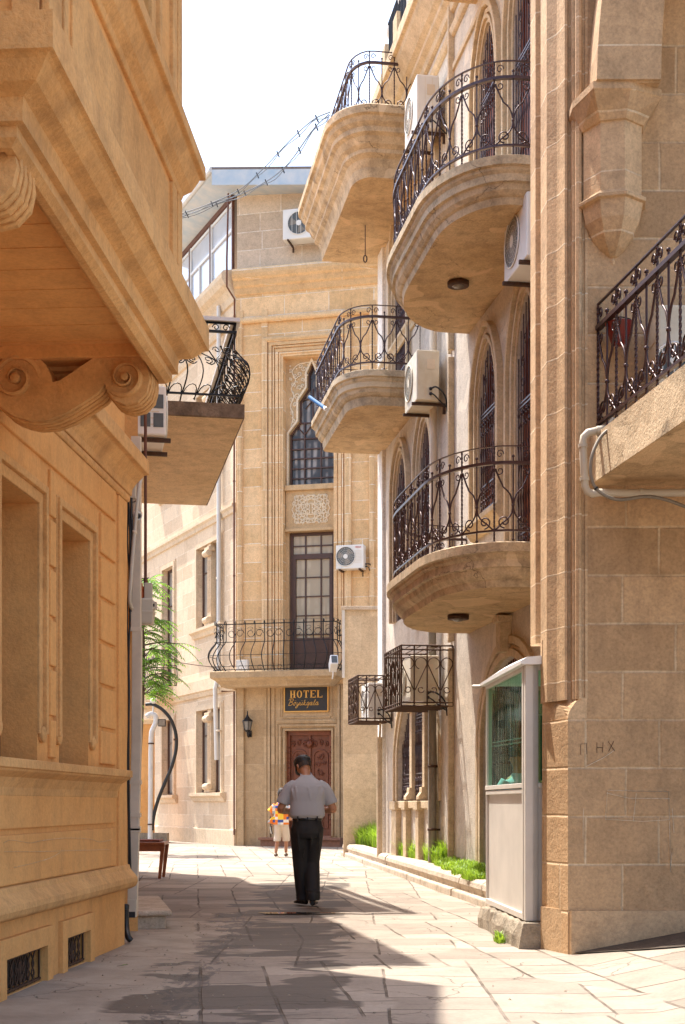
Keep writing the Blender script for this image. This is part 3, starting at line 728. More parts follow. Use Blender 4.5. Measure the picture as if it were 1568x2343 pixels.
# ------------------------------------------------------------ near left building
LW = Wall(-.386, 1010, 0, 282)
def left_building():
    W = LW; T = thing('stone_building', 'ochre stone building on the left with a projecting bay on scroll brackets', 'building')
    aF = W.a(285); a2 = (W.a(135), W.a(202)); a1f = W.a(85); a1 = (a1f-.80, a1f)
    v2 = (W.a(145), W.a(197)); v1 = (W.a(4), W.a(98))
    H = [(a1[0], a1[1], 1.42, 3.08, None), (a2[0], a2[1], 1.42, 3.08, None), (v1[0], v1[1], .005, .225, None), (v2[0], v2[1], .005, .225, None)]
    mb = MB(); holed(W, mb, -12, aF, -.3, 8.3, H, 0, .30)
    W.box(mb, -12, aF, -5.0, -.32, -.3, 8.25)
    mb.add([W.p(aF, 0, -.3), W.p(aF, -5, -.3), W.p(aF, -5, 8.3), W.p(aF, 0, 8.3)], [(0, 1, 2, 3)])
    mb.add([W.p(-12, 0, 8.3), W.p(aF, 0, 8.3), W.p(aF, -5, 8.3), W.p(-12, -5, 8.3)], [(0, 1, 2, 3)])
    mb.build('wall', 'ochre', T)
    # rusticated blocks standing 2 cm proud, 3 cm joints
    mb = MB(); zs = [1.44, 1.72, 2.05, 2.38, 2.71, 3.04, 3.37]
    B = lambda x0, x1, z0, z1, w=.022: W.box(mb, x0, x1, -.01, w, z0, z1)
    for z0, z1 in zip(zs, zs[1:]):
        B(W.a(226), W.a(260), z0+.015, z1-.015); B(W.a(109), W.a(122), z0+.015, z1-.015); B(a1[0]-.9, a1[0]-.16, z0+.015, z1-.015)
    B(-12, W.a(260), 3.385, 3.62)
    B(W.a(267), aF, .64, 3.62)
    for z0, z1 in ((1.0, 1.22), (.665, .965)): B(-12, W.a(260), z0, z1)
    mb.build('rusticated_blocks', 'ochre', T, bevel=.008)
    # mouldings
    mb = MB()
    W.cornice(mb, -12, W.a(262), [(.0, 1.20), (.025, 1.20), (.03, 1.25), (.06, 1.31), (.12, 1.345), (.125, 1.36), (.145, 1.36), (.145, 1.415), (0, 1.42)])
    mb.build('window_ledge', 'ochre_trim', T, bevel=.005)
    mb = MB()
    W.cornice(mb, -12, aF+.05, [(0, .455), (.045, .46), (.085, .48), (.10, .52), (.095, .555), (.07, .585), (.04, .62), (.03, .655), (0, .66)])
    W.cornice(mb, -12, aF+.012, [(0, -.3), (.03, -.3), (.03, .46), (0, .46)]) if False else None
    mb.build('plinth_moulding', 'ochre_trim', T, bevel=.01)
    mb = MB()
    W.cornice(mb, -12, aF+.14, [(0, 3.70), (.03, 3.70), (.035, 3.75), (.07, 3.80), (.12, 3.845), (.135, 3.865), (.175, 3.87), (.175, 3.98), (.16, 4.0), (0, 4.02)])
    W.cornice(mb, -12, aF+.03, [(0, 3.625), (.028, 3.625), (.040, 3.645), (.040, 3.675), (0, 3.68)])
    mb.build('cornice', 'ochre_trim', T, bevel=.006)
    for a0, a1_ in (a1, a2):
        out = arch(a0, a1_, 1.60, 3.08, 'flat'); inn = 1 if offset_poly(out, 1)[0].x > max(a0, a1_) else -1
        mb = MB(); band(W, mb, out, 0, inn*.075, -.005, .018); band(W, mb, out, inn*.075, inn*.125, -.005, .045); band(W, mb, out, inn*.125, inn*.14, -.005, .026)
        for a in (a0-.07, a1_+.07):
            mb.lathe([(.001, 0), (.055, .0), (.055, .03), (.001, .045)], W.p(a, 0, 1.60), 12, (W.n.x, W.n.y, 0))
        fr = mb.build('window_surround', 'ochre_trim', T, bevel=.006)
        out = arch(a0, a1_, 1.42, 3.08, 'flat')
        window(W, T, out, -.29, 'wood', 'glass', .07, (.5,), (2.55,))
    for a0, a1_ in (v1, v2):
        out = arch(a0, a1_, -.05, .225, 'flat'); inn = 1 if offset_poly(out, 1)[0].x > max(a0, a1_) else -1
        mb = MB(); band(W, mb, out, inn*.005, inn*.13, -.005, .035); mb.build('vent_surround', 'ochre', T, bevel=.004)
        g = MB()
        c = (a0+a1_)/2
        for s in (-1, 1):
            for k in range(5):
                x = c+s*(.04+k*.10)
                if abs(x-c) > (a1_-a0)/2-.1: continue
                g.tube([W.p(x+s*p[0], -.022, .01+p[1]) for p in smooth_pts([(0, 0), (.07, .06), (.02, .12), (.09, .20)], 3)], .006, 4)
                g.tube([W.p(x-s*p[0]+s*.08, -.022, .01+p[1]) for p in smooth_pts([(0, 0), (.07, .06), (.02, .12), (.09, .20)], 3)], .006, 4)
        g.tube([W.p(c+.035*math.cos(t*.4), -.022, .11+.07*math.sin(t*.4)) for t in range(16)], .007, 4)
        for z in (.02, .215): W.box(g, a0, a1_, -.03, -.012, z-.007, z+.007)
        for a in (a0+.01, c, a1_-.01): g.tube([W.p(a, -.022, .01), W.p(a, -.022, .22)], .007, 4)
        g.build('vent_grille', 'rust', T)
        g = MB(); W.box(g, a0-.01, a1_+.01, -.12, -.10, 0, .24); g.build('vent_back', 'dark', T)
    # scratches left on the plaster
    mb = MB(); rd = random.Random(5)
    for pts in ([(0, 2529), (20, 2521), (60, 2527), (80, 2530), (120, 2522), (190, 2515), (260, 2518), (290, 2527), (325, 2520)], [(0, 2556), (90, 2556), (200, 2553), (260, 2551), (320, 2549)], [(30, 2604), (90, 2590), (140, 2575), (170, 2558)]):
        q = [W.p(W.a(u/1.3113), .024, W.z(u/1.3113, v/1.3113)) for u, v in pts]
        mb.tube(smooth_pts(q, 3), .0022, 3)
    mb.build('scratch_marks', 'hotel_trim', T)
    # bay
    b0, b1, bw = -2.80, -.02, 1.06
    wn = (-2.15, -.86, 5.0, 6.9)
    mb = MB()
    holed(W, mb, b0, b1, 3.9, 8.8, [(wn[0], wn[1], wn[2], wn[3], None)], bw, .2)
    for a in (b0, b1): mb.add([W.p(a, 0, 3.9), W.p(a, bw, 3.9), W.p(a, bw, 8.8), W.p(a, 0, 8.8)], [(0, 1, 2, 3)])
    mb.add([W.p(b0, 0, 8.8), W.p(b0, bw, 8.8), W.p(b1, bw, 8.8), W.p(b1, 0, 8.8)], [(0, 1, 2, 3)])
    bay = mb.build('bay_wall', 'ochre', T)
    mb = MB()
    ring = [(b0, 0), (b0, bw), (b1, bw), (b1, 0)]
    loop_moulding(W, mb, ring, [(-.01, 4.66), (.02, 4.66), (.03, 4.69), (.07, 4.73), (.105, 4.80), (.11, 4.82), (.14, 4.825), (.14, 4.895), (.12, 4.92), (-.01, 4.93)])
    mb.build('bay_sill', 'ochre_trim', bay, bevel=.006)
    mb = MB()
    for x0, x1 in ((b1-.10, b1+.02), (b1-.26, b1-.14), (b0-.02, b0+.16), (b0+.20, b0+.26)):
        for z0, z1 in ((3.95, 4.655), (4.935, 8.78)): W.box(mb, x0, x1, bw-.01, bw+.022, z0, min(z1, 8.78))
    for z0, z1 in ((3.95, 4.655), (4.935, 8.78)):
        for w0, w1 in ((.93, 1.04), (.62, .70), (.30, .38)): W.box(mb, b0-.022, b0+.01, w0, w1, z0, z1)
    W.box(mb, b0+.36, b1-.36, bw-.005, bw+.014, 4.05, 4.60)
    out = arch(wn[0], wn[1], 4.94, wn[3], 'flat'); inn = 1 if offset_poly(out, 1)[0].x > wn[1] else -1
    band(W, mb, out, 0, inn*.10, bw-.005, bw+.02); band(W, mb, out, inn*.10, inn*.15, bw-.005, bw+.045)
    mb.build('bay_pilasters', 'ochre_trim', bay, bevel=.005)
    window(W, bay, arch(wn[0], wn[1], 5.0, 6.9, 'flat'), bw-.19, 'wood_frame', 'glass', .07, (.5,), ())
    # bay slab with deep moulded edge
    ring = [(b0-.46, 0), (b0-.46, bw+.155), (b1+.16, bw+.155), (b1+.16, 0)]
    prof = [(.08, 3.975), (.0, 3.96), (.0, 3.825), (.02, 3.82), (.035, 3.81), (.05, 3.79), (.085, 3.755), (.13, 3.74), (.15, 3.73), (.155, 3.69), (.155, 3.645), (.185, 3.64), (.185, 3.60), (.215, 3.575), (.25, 3.575), (.26, 3.60), (.27, 3.63), (.30, 3.635), (.305, 3.73)]
    s = slab(W, T, ring, prof, 'ochre_trim', 'ochre', 'bay_slab')
    # shallow ribs across the soffit
    mb = MB()
    for i in range(11): W.box(mb, b0+.02+i*.265, b0+.04+i*.265, .0, bw-.16, 3.7265, 3.735)
    mb.build('soffit_joint', 'ochre', s)
    # scroll brackets
    px = [(18, 915), (22, 885), (35, 860), (58, 843), (92, 836), (122, 845), (145, 866), (158, 893), (160, 906), (178, 902), (215, 878), (255, 852), (290, 840), (325, 838), (352, 848), (371, 872), (377, 902), (370, 932), (350, 952), (322, 958), (298, 948), (283, 928), (277, 912), (262, 930), (228, 952), (190, 974), (150, 988), (112, 990), (72, 978), (40, 955)]
    for a0, sc in ((-.30, 1), (-2.98, 1)):
        mb = MB(); pl = [((u-6)/390.+(.05 if a0 < -1 else 0), CH+(V0-v)/390.-.015) for u, v in px]
        mb.prism([(a0, w, z) for w, z in pl], (.26, 0, 0), T=W.p)
        # the two volutes, raised on the side face, and flutes on the rolled underside
        for cw, cz, r0, dr, a_s, sg in ((.187, 3.553, .152, .5, 0.0, 1), (.812, 3.548, .122, .5, 3.6, 1)):
            for k in (1, ):
                sp_ = spiral(0, 0, r0, a_s, 1.75, 44, sg, .16)
                lo = [(x*(1-.17), z*(1-.17)) for x, z in sp_]; nn = len(sp_)
                th = [min(1, i/6)*.028 for i in range(nn)]
                vs = [W.p(a0-th[i], cw+q[0], cz+q[1]) for i, q in enumerate(sp_)]+[W.p(a0-th[i]*1.25, cw+q[0], cz+q[1]) for i, q in enumerate(lo)]
                vs += [W.p(a0+.01, cw+q[0]*1.04, cz+q[1]*1.04) for q in sp_]+[W.p(a0+.01, cw+q[0]*.97, cz+q[1]*.97) for q in lo]
                mb.add(vs, [f for i in range(nn-1) for f in ((i, i+1, nn+i+1, nn+i), (2*nn+i, 2*nn+i+1, i+1, i), (nn+i, nn+i+1, 3*nn+i+1, 3*nn+i))])
            mb.lathe([(.001, -.034), (r0*.13, -.034), (r0*.20, -.028), (r0*.20, .01), (.001, .01)], W.p(a0, cw, cz), 14, (W.e.x, W.e.y, 0))
        und = pl[16:]
        for da in (.05, .10, .16, .21): mb.tube([W.p(a0+da, w, z) for w, z in smooth_pts(pl[13:]+pl[:2], 2)], .012, 5)
        mb.build('scroll_bracket', 'ochre_trim', T, bevel=.010)
        mb = MB(); W.box(mb, a0-.03, a0+.29, 0, .90, 3.66, 3.735); mb.build('bracket_cap', 'ochre', T, bevel=.004)
left_building()
# ------------------------------------------------------------ second left building with the bellied balcony
class Wall2(Wall):
    def __init__(s, O, e, side=1):
        s.O = Vector(O); s.e = Vector(e).normalized(); n = Vector((s.e.y, -s.e.x))
        if side*n.x < 0 or (side == 0 and n.y > 0): n = -n
        s.n = n
BW = Wall2((-1.85, 12.9), (-.181, .983))
def second_building():
    W = BW; T = thing('rendered_building', 'plain ochre building behind the bay, with the straight balcony and the rusty downpipes', 'building')
    mb = MB(); L = 12.4
    holed(W, mb, 0, L, -.2, 8.5, [(6.2, 7.3, 6.3, 8.4, None), (7.9, 8.9, 1.0, 3.0, None), (4.2, 5.2, 0.0, 2.3, None)], 0, .2)
    for a in (0, L): mb.add([W.p(a, 0, -.2), W.p(a, -5, -.2), W.p(a, -5, 8.5), W.p(a, 0, 8.5)], [(0, 1, 2, 3)])
    mb.add([W.p(0, 0, 8.5), W.p(0, -5, 8.5), W.p(L, -5, 8.5), W.p(L, 0, 8.5)], [(0, 1, 2, 3)]); W.box(mb, .1, L-.1, -4.9, -.3, 0, 8.4)
    mb.build('wall', 'ochre', T)
    for h in ((6.2, 7.3, 6.3, 8.4), (7.9, 8.9, 1.0, 3.0), (4.2, 5.2, 0, 2.3)): window(W, T, arch(h[0], h[1], h[2], h[3], 'flat'), -.18, 'wood_frame', 'glass', .07, (.5,), (h[3]-.5,))
    a0 = (Vector((-1.18, 17.19))-W.O).dot(W.e); a1 = a0+5.1; w = (Vector((-1.18, 17.19))-W.O).dot(W.n)
    ring = [(a0, 0), (a0, w), (a1, w), (a1, 0)]
    s = slab(W, T, ring, [(.0, 5.965), (.0, 5.80), (.02, 5.79)], 'soffit_dark', 'soffit_bounce', 'balcony_slab')
    mb = MB(); rr = random.Random(2)
    path = Path([W.O+W.e*a+W.n*b for a, b in ((a0+.08, .0), (a0+.08, w-.10), (a1-.08, w-.10), (a1-.08, 0))])
    H = 1.0; z0 = 5.97; amp = .17
    off = lambda t: amp*math.sin(math.pi*min(1, max(0, (t-.02)/.66)))**1.3 if t < .68 else 0
    N = int(path.L/.165)
    q = path.L/N
    rl = MB()
    for i in range(N+1):
        x = i*q
        if i % 2 == 0:
            rl.tube([path.at(x, z0+H*t/12, off(t/12)) for t in range(13)], .009, 4)
            rl.ball(path.at(x, z0+.86, off(.86)), .016, 5)
        else:
            rl.tube([path.at(x, z0+.06+(.70-.06)*t/9, off(.06+.64*t/9)) for t in range(10)], .009, 4)
            for zz in (.05, .70): rl.ball(path.at(x, z0+zz, off(zz)), .018, 5)
            for s_ in (-1, 1):
                P_ = lambda dx, z: path.at(x+s_*dx, z0+z, off(z))
                rl.tube([P_(.045+p[0], .655+p[1]) for p in spiral(.02, 0, .045, math.pi*.0, 1.1, 9, 1, .3)], .007, 4)
                rl.tube([P_(p.x, p.y) for p in smooth_pts([(.02, .63), (.08, .57), (.14, .52), (.15, .47), (.10, .43), (.05, .46)], 2)], .007, 4)
                rl.tube([P_(.085+p[0], .50+p[1]) for p in spiral(0, 0, .05, -1.5, 1.1, 9, 1, .3)], .007, 4)
                rl.tube([P_(.06+p[0], .93+p[1]) for p in spiral(0, 0, .045, 0, 1.1, 9, 1, .3)], .007, 4)
                rl.tube([P_(.082+.07*math.cos(u), .11+.09*math.sin(u)) for u in [math.pi*k/6 for k in range(7)]], .007, 4)
    for z, h, t in ((.10, .022, .03), (.88, .026, .04)): bar_flat(rl, path, 0, path.L, z0+z, h, t, off(z))
    o = rl.build('railing', 'iron_black', T)
    mb = MB(); bar_flat(mb, path, 0, path.L, z0+1.02, .045, .11); mb.build('handrail_board', 'white', o)
    bb = MB()
    for s_ in (0, 1): bar_flat(bb, path, 0, path.L, z0+.985, .02, .03)
    bb.build('handrail', 'iron_black', o)
second_building()

# ------------------------------------------------------------ far left wing
FW = Wall(.0686, -670, 540, 330)
def ashlar_lines(): pass
def far_wing():
    W = FW; T = thing('limestone_wing', 'bright pale limestone building at the end of the street left of the entrance block', 'building')
    A = W.a; Z = W.z
    L = A(300)
    aw = (A(508), A(453)); an = (A(399), A(374))
    H = [(aw[0], aw[1], 6.30, 8.70, None), (aw[0]+.0, aw[1], 1.47, 3.9, None), (an[0], an[1], 4.75, 8.6, None), (an[0], an[1], 1.43, 3.8, None),
         (aw[0], aw[1], 11.0, 13.2, None), (an[0], an[1], 11.0, 13.2, None)]
    mb = MB(); holed(W, mb, 0, L, -.2, 15.9, H, 0, .22); W.box(mb, .1, L, -6, -.3, 0, 15.8)
    mb.add([W.p(L, 0, 0), W.p(L, -6, 0), W.p(L, -6, 15.9), W.p(L, 0, 15.9)], [(0, 1, 2, 3)])
    mb.build('wall', 'pale', T)
    mb = MB(); W.cornice(mb, 0, L, [(0, 9.20), (.05, 9.22), (.07, 9.32), (.12, 9.38), (.12, 9.45), (0, 9.47)]); mb.build('string_course', 'pale_trim', T)
    mb = MB(); W.cornice(mb, 0, L, [(0, 4.28), (.06, 4.30), (.09, 4.38), (.09, 4.42), (.14, 4.45), (.14, 4.78), (0, 4.80)]); mb.build('string_course', 'pale_trim', T)
    mb = MB(); W.cornice(mb, 0, L, [(0, -.2), (.06, -.2), (.06, .42), (.03, .46), (0, .46)]); mb.build('plinth', 'pale_trim', T)
    mb = MB(); W.cornice(mb, 0, L, [(0, 15.0), (.06, 15.02), (.10, 15.2), (.2, 15.35), (.34, 15.45), (.42, 15.62), (.42, 15.76), (.36, 15.82), (0, 15.9)]); mb.build('cornice', 'pale_trim', T)
    mb = MB(); W.cornice(mb, 0, L, [(0, 14.4), (.06, 14.42), (.10, 14.55), (.08, 14.62), (0, 14.65)]); mb.build('cornice', 'pale_trim', T)
    for (a0, a1, z0, z1, _) in H:
        wide = a0 == aw[0]
        out = arch(a0, a1, z0, z1, 'flat'); inn = 1 if offset_poly(out, 1)[0].x > a1 else -1
        mb = MB(); band(W, mb, out, 0, inn*.12, -.01, .06); band(W, mb, out, inn*.12, inn*.18, -.01, .03)
        if z0 != 4.75: W.cornice(mb, a0-.35, a1+.35, [(0, z0-.26), (.06, z0-.24), (.10, z0-.14), (.18, z0-.08), (.18, z0), (0, z0+.01)])
        mb.build('window_surround', 'pale_trim', T)
        zt = z0+(z1-z0)*.70
        if wide:
            w_ = (a1-a0)/2-.17
            for x0, x1 in ((a0, a0+w_), (a1-w_, a1)):
                window(W, T, arch(x0, x1, z0, z1, 'flat'), -.20, 'wood_frame', 'glass_pale' if z0 < 9 else 'glass', .07, (.5,) if z0 > 2 else (), (zt,), fd=.06)
            mb = MB(); c = (a0+a1)/2
            W.box(mb, c-.15, c+.15, -.2, .02, z0, z1)
            for k in (-.09, -.03, .03, .09): W.box(mb, c+k-.015, c+k+.015, .0, .04, z0+.42, z1-.48)
            for zz, s in ((z1-.36, 1), (z0+.10, -1)):
                mb.lathe([(.001, -.2), (.10, -.2), (.10, .2), (.001, .2)], W.p(c, .08, zz+.08), 12, (W.e.x, W.e.y, 0))
                W.box(mb, c-.22, c+.22, -.1, .10, zz+.14 if s > 0 else zz-.08, zz+.26 if s > 0 else zz-.0)
            mb.build('pilaster', 'pale_trim', T, bevel=.012)
        else: window(W, T, out, -.20, 'wood_frame', 'glass_pale', .07, (.5,), (zt,), fd=.06)
    # small balcony
    b0, b1 = A(405)-.0, A(330); ring = [(b0, 0), (b0, .7), (b1, .7), (b1, 0)]
    s = slab(W, T, ring, [(.0, 4.80), (.0, 4.58), (.06, 4.54), (.10, 4.40), (.14, 4.36)], 'pale_trim', 'pale', 'balcony_slab')
    path = Path([W.O+W.e*a+W.n*b for a, b in ((b0+.06, 0), (b0+.06, .62), (b1-.06, .62), (b1-.06, 0))])
    belly_bars(path, 4.80, 1.05, T, mod=.20, amp=.12, r=.014)
far_wing()

# ------------------------------------------------------------ hotel front
HW = Wall(.0062, -12847, 540, 885)
def hotel():
    W = HW; T = thing('hotel_building', 'honey coloured three storey hotel front with tall portal, ogee window and carved door', 'building')
    A, Z = W.a, W.z
    z = lambda v, u=700: Z(u, v)
    c = A(707.5)
    hw = lambda u0, u1: (A(u0), A(u1))
    og = [(655, 1110), (655, 984), (677, 956), (677, 909), (697, 880), (697, 846), (708, 822)]
    og = og+[(1415-u, v) for u, v in og[:-1]][::-1]
    ogp = [(A(u), z(v)) for u, v in og][::-1]
    wa = (A(655), A(760)); dr = (A(653), A(759))
    mb = MB()
    zt = z(822)
    # facade sheet: portal field is a shallow recess, so it is built as its own sheet 25 cm back
    px0, px1, pz = A(648), A(764), z(812)
    holed(W, mb, 0, A(1010), -.2, 15.9, [(px0, px1, 4.7, pz, None), (dr[0], dr[1], 0, z(1672), None)], 0, .30)
    mb.add([W.p(A(1010), 0, 0), W.p(A(1010), -6, 0), W.p(A(1010), -6, 15.9), W.p(A(1010), 0, 15.9)], [(0, 1, 2, 3)])
    mb.add([W.p(0, 0, 15.9), W.p(A(1010), 0, 15.9), W.p(A(1010), -9, 15.9), W.p(0, -9, 15.9)], [(0, 1, 2, 3)])
    W.box(mb, .3, A(1010)-.1, -6, -.8, 0, 15.8)
    wall = mb.build('wall', 'hotel', T)
    # ground floor stone is greyer: a 2 cm facing
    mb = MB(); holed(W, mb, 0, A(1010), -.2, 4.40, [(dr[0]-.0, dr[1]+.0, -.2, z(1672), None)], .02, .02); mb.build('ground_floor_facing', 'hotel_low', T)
    # recessed field with ogee opening
    mb = MB(); holed(W, mb, px0, px1, 4.7, pz, [(ogp[0][0] if ogp[0][0] < ogp[-1][0] else ogp[-1][0], max(ogp[0][0], ogp[-1][0]), z(1110), zt+.01, ogp), (wa[0], wa[1], 4.7, z(1212), None)], -.28, .22)
    mb.build('portal_field', 'relief_ground', T)
    # nested portal mouldings
    mb = MB(); out = arch(px0, px1, 4.7, pz, 'flat'); inn = 1 if offset_poly(out, 1)[0].x > px1 else -1
    for d0, d1, w in ((0, .06, .02), (.06, .10, .055), (.13, .22, .04), (.24, .28, .07), (.31, .40, .07), (.43, .50, .11)): band(W, mb, out, inn*d0, inn*d1, -.02, w)
    mb.build('portal_moulding', 'hotel_trim', T, bevel=.01)
    mb = MB()
    def col_(u, zz0, zz1, r=.075, w=.05): mb.tube([W.p(A(u), w, zz0+(zz1-zz0)*i/6) for i in range(7)], r, 10)
    for u in (550, 606, 797, 852): col_(u, 4.72, z(770) if u in (606, 797) else z(722))
    # flat projecting strips carrying the shafts
    for u0, u1 in ((543, 557), (599, 613), (790, 804), (846, 860)): W.box(mb, A(u0), A(u1), -.01, .03, 4.72, z(700))
    mb.tube([W.p(A(u), .05, z(724)) for u in (546, 640, 740, 858)], .085, 8)
    mb.tube([W.p(A(u), .05, z(772)) for u in (602, 700, 801)], .075, 8)
    mb.build('shafts', 'hotel_trim', T)
    mb = MB()
    W.cornice(mb, -.02, A(1010), [(0, 15.15), (.05, 15.17), (.09, 15.28), (.09, 15.33), (.16, 15.36), (.20, 15.46), (.20, 15.50), (.28, 15.54), (.32, 15.64), (.32, 15.74), (.28, 15.80), (0, 15.86)])
    mb.build('cornice', 'hotel_trim', T, bevel=.008)
    # ogee window
    ow = window(W, T, ogp, -.48, 'wood_frame', 'glass_lace', .05, (), [z(v) for v in (903, 958, 994, 1018, 1040, 1063, 1086)], fd=.07, bw=.035)
    mb = MB()
    for u in (688, 726): W.box(mb, A(u)-.017, A(u)+.017, -.468, -.42, z(1110), z(958))
    W.box(mb, A(707)-.017, A(707)+.017, -.468, -.42, z(958), z(880))
    for s in (-1, 1):
        for u0, v0, u1, v1 in ((707, 960, 688, 985), (688, 985, 668, 962), (707, 905, 690, 925)):
            mb.tube([W.p(A(707.5+s*(u0-707.5)), -.44, z(v0)), W.p(A(707.5+s*(u1-707.5)), -.44, z(v1))], .016, 4)
    mb.build('glazing_bar', 'wood_frame', ow)
    mb = MB()
    inn2 = 1 if max(p.x for p in offset_poly(ogp, 1)) > max(p[0] for p in ogp)+.5 else -1
    band(W, mb, ogp, 0, inn2*.055, -.30, -.235); mb.build('ogee_rim', 'relief', T, bevel=.006)
    # arabesque relief beside the ogee head and in the panel below
    mb = MB(); rd = random.Random(11)
    def rel(pts, r=.021, w=-.262): mb.tube([W.p(x, w, y) for x, y in pts], r, 5)
    for s in (-1, 1):
        X = lambda u: A(707.5+s*(u-707.5))
        stem = smooth_pts([(762-50, 822), (738, 826), (752, 842), (744, 862), (754, 880), (748, 900), (756, 920), (750, 945), (755, 970)], 4)
        rel([(X(p.x), z(p.y)) for p in stem])
        for (u, v, r_, a0) in ((725, 836, 6, 0), (736, 848, 6, 1), (728, 862, 5, 2), (745, 852, 7, 3), (735, 880, 6.5, .5), (750, 872, 6, 2), (740, 898, 7, 1.2), (754, 905, 5, 2), (746, 918, 5, 4), (754, 935, 5, 1), (748, 955, 4.5, 2), (720, 850, 4, 3), (733, 830, 5, 4), (756, 838, 5, 1), (755, 858, 4, 5), (727, 875, 4.5, 2), (718, 838, 4, 0)):
            rel([(X(u+x), z(v+y)) for x, y in spiral(0, 0, r_, a0, 1.25, 12, rd.choice((-1, 1)), .15)], .018)
        for (u, v) in ((716, 828), (742, 835), (750, 890), (741, 866), (752, 948), (757, 828)): 
            q = W.p(X(u), -.265, z(v)); mb.ball(q, .03, 6)
    mb.build('arabesque_relief', 'relief', T)
    mb = MB()
    zc = (z(1120)+z(1203))/2; hh = (z(1120)-z(1203))/2; ww = (wa[1]-wa[0])/2
    W.box(mb, px0+.01, px1-.01, -.28, -.10, z(1118), z(1106))
    W.box(mb, px0+.01, px1-.01, -.28, -.14, z(1212), z(1205))
    W.box(mb, px0+.02, px1-.02, -.28, -.21, z(1205), z(1118))
    mb.build('panel_slab', 'relief_ground', T, bevel=.006)
    mb = MB()
    def rel2(pts, r=.019): 
        for sx in (-1, 1):
            for sz in (-1, 1): mb.tube([W.p(c+sx*x*ww*.80, -.20, zc+sz*y*hh*.80) for x, y in pts], max(r, .017), 4)
    for x, y, r_, a_ in ((.16, .20, .17, 0), (.44, .16, .15, 2), (.74, .18, .16, 4), (.30, .50, .17, 1), (.62, .50, .17, 3), (.92, .42, .12, 5), (.14, .80, .15, 2), (.46, .82, .15, 4), (.78, .80, .15, 0)):
        rel2([(x+p[0]*.75, y+p[1]*1.25) for p in spiral(0, 0, r_, a_, 1.15, 12, 1 if a_ % 2 else -1, .25)])
        for k in range(5):
            t = a_+k*1.26; q = (x+math.cos(t)*r_*.5, y+math.sin(t)*r_*.8)
            rel2([q, (q[0]+math.cos(t+.5)*.06, q[1]+math.sin(t+.5)*.10)], .02)
    rel2(smooth_pts([(0, .95), (.3, .85), (.55, .95), (.9, .9), (.86, .5), (1.05, .0)], 3), .014)
    rel2(smooth_pts([(0, .4), (.25, .3), (.35, 0)], 4), .014); rel2(smooth_pts([(0, .7), (.4, .55), (.6, .2), (.85, 0)], 4), .012)
    mb.build('carved_panel', 'relief', T)
    # french window over the door
    zz0, zz1 = 4.72, z(1212)
    fwn = window(W, T, arch(wa[0], wa[1], zz0, zz1, 'flat'), -.46, 'wood_frame', 'glass_beige', .09, (.34, .68), [z(1243)], fd=.06, bw=.035)
    mb = MB()
    i0, i1 = wa[0]+.09, wa[1]-.09
    W.box(mb, i0, i1, -.455, -.37, z(1274), z(1262)); 
    for a in (i0, i1-.08): W.box(mb, a, a+.08, -.455, -.38, zz0, z(1262))
    W.box(mb, i0, i1, -.455, -.39, zz0, z(1456)); W.box(mb, i0+.12, i1-.12, -.40, -.375, z(1515), z(1468))
    for v in (1316, 1360, 1404, 1448): W.box(mb, i0, i1, -.446, -.405, z(v)-.014, z(v)+.014)
    mb.build('door_leaf', 'wood_frame', fwn)
    # balcony
    s0, s1 = A(503), A(787); 
    ring = [(s0, 0), (s0, .85), (s1, .85), (s1, 0)]
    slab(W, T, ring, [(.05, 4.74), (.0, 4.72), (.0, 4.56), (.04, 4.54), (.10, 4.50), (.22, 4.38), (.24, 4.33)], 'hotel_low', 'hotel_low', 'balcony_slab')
    path = Path([W.O+W.e*a+W.n*b for a, b in ((s0+.10, -.0), (s0+.10, .75), (s1-.05, .75), (s1-.05, 0))])
    belly_bars(path, 4.74, 1.27, T, mod=.27, amp=.19, r=.0145)
    # ground floor: door case, door, step
    mb = MB(); out = arch(dr[0], dr[1], .28, z(1672), 'flat'); inn = 1 if offset_poly(out, 1)[0].x > dr[1] else -1
    for d0, d1, w in ((0, .05, .05), (.05, .09, .02), (.11, .17, .075), (.20, .24, .05)): band(W, mb, out, inn*d0, inn*d1, .0, w)
    for u0, u1, w in ((605, 612, .06), (614, 620, .09), (622, 630, .06), (781, 789, .06), (773, 779, .09), (545, 560, .10)): W.box(mb, A(u0), A(u1), .0, w, -.1, 4.36)
    out = arch(A(648), A(757), z(1640), z(1566), 'flat')
    inn = 1 if offset_poly(out, 1)[0].x > A(757) else -1
    for d0, d1, w in ((0, .04, .05), (.06, .09, .035)): band(W, mb, out, inn*d0, inn*d1, .0, w)
    W.box(mb, A(648), A(757), .0, .05, z(1640)-.04, z(1640)); W.box(mb, A(632), A(772), .0, .06, z(1652), z(1647))
    mb.build('door_case', 'hotel_low', T, bevel=.008)
    D_ = MB(); W.box(D_, dr[0], dr[1], -.28, -.20, .28, z(1672)); door = D_.build('carved_door', 'door_wood', T)
    mb = MB(); z0d, z1d = .28, z(1672); cc = (dr[0]+dr[1])/2
    for a in (dr[0], dr[1]-.10): W.box(mb, a, a+.10, -.205, -.12, z0d, z1d)
    W.box(mb, dr[0], dr[1], -.205, -.12, z1d-.12, z1d); W.box(mb, dr[0]+.1, dr[1]-.1, -.205, -.17, z0d, z0d+.14); W.box(mb, cc-.03, cc+.03, -.205, -.155, z0d, z1d-.1)
    for s in (-1, 1):
        x0, x1 = sorted((cc+s*.08, cc+s*.52)); 
        for b0, b1 in ((z0d+.2, z0d+.75), (z0d+.85, z0d+2.35)):
            o_ = arch(x0, x1, b0, b1-.2 if b1 > 2 else b1, 'round' if b1 > 2 else 'flat', 10); ii = 1 if offset_poly(o_, 1)[0].x > x1 else -1
            band(W, mb, o_, 0, -ii*.035, -.205, -.165); W.box(mb, x0, x1, -.205, -.168, b0, b0+.035)
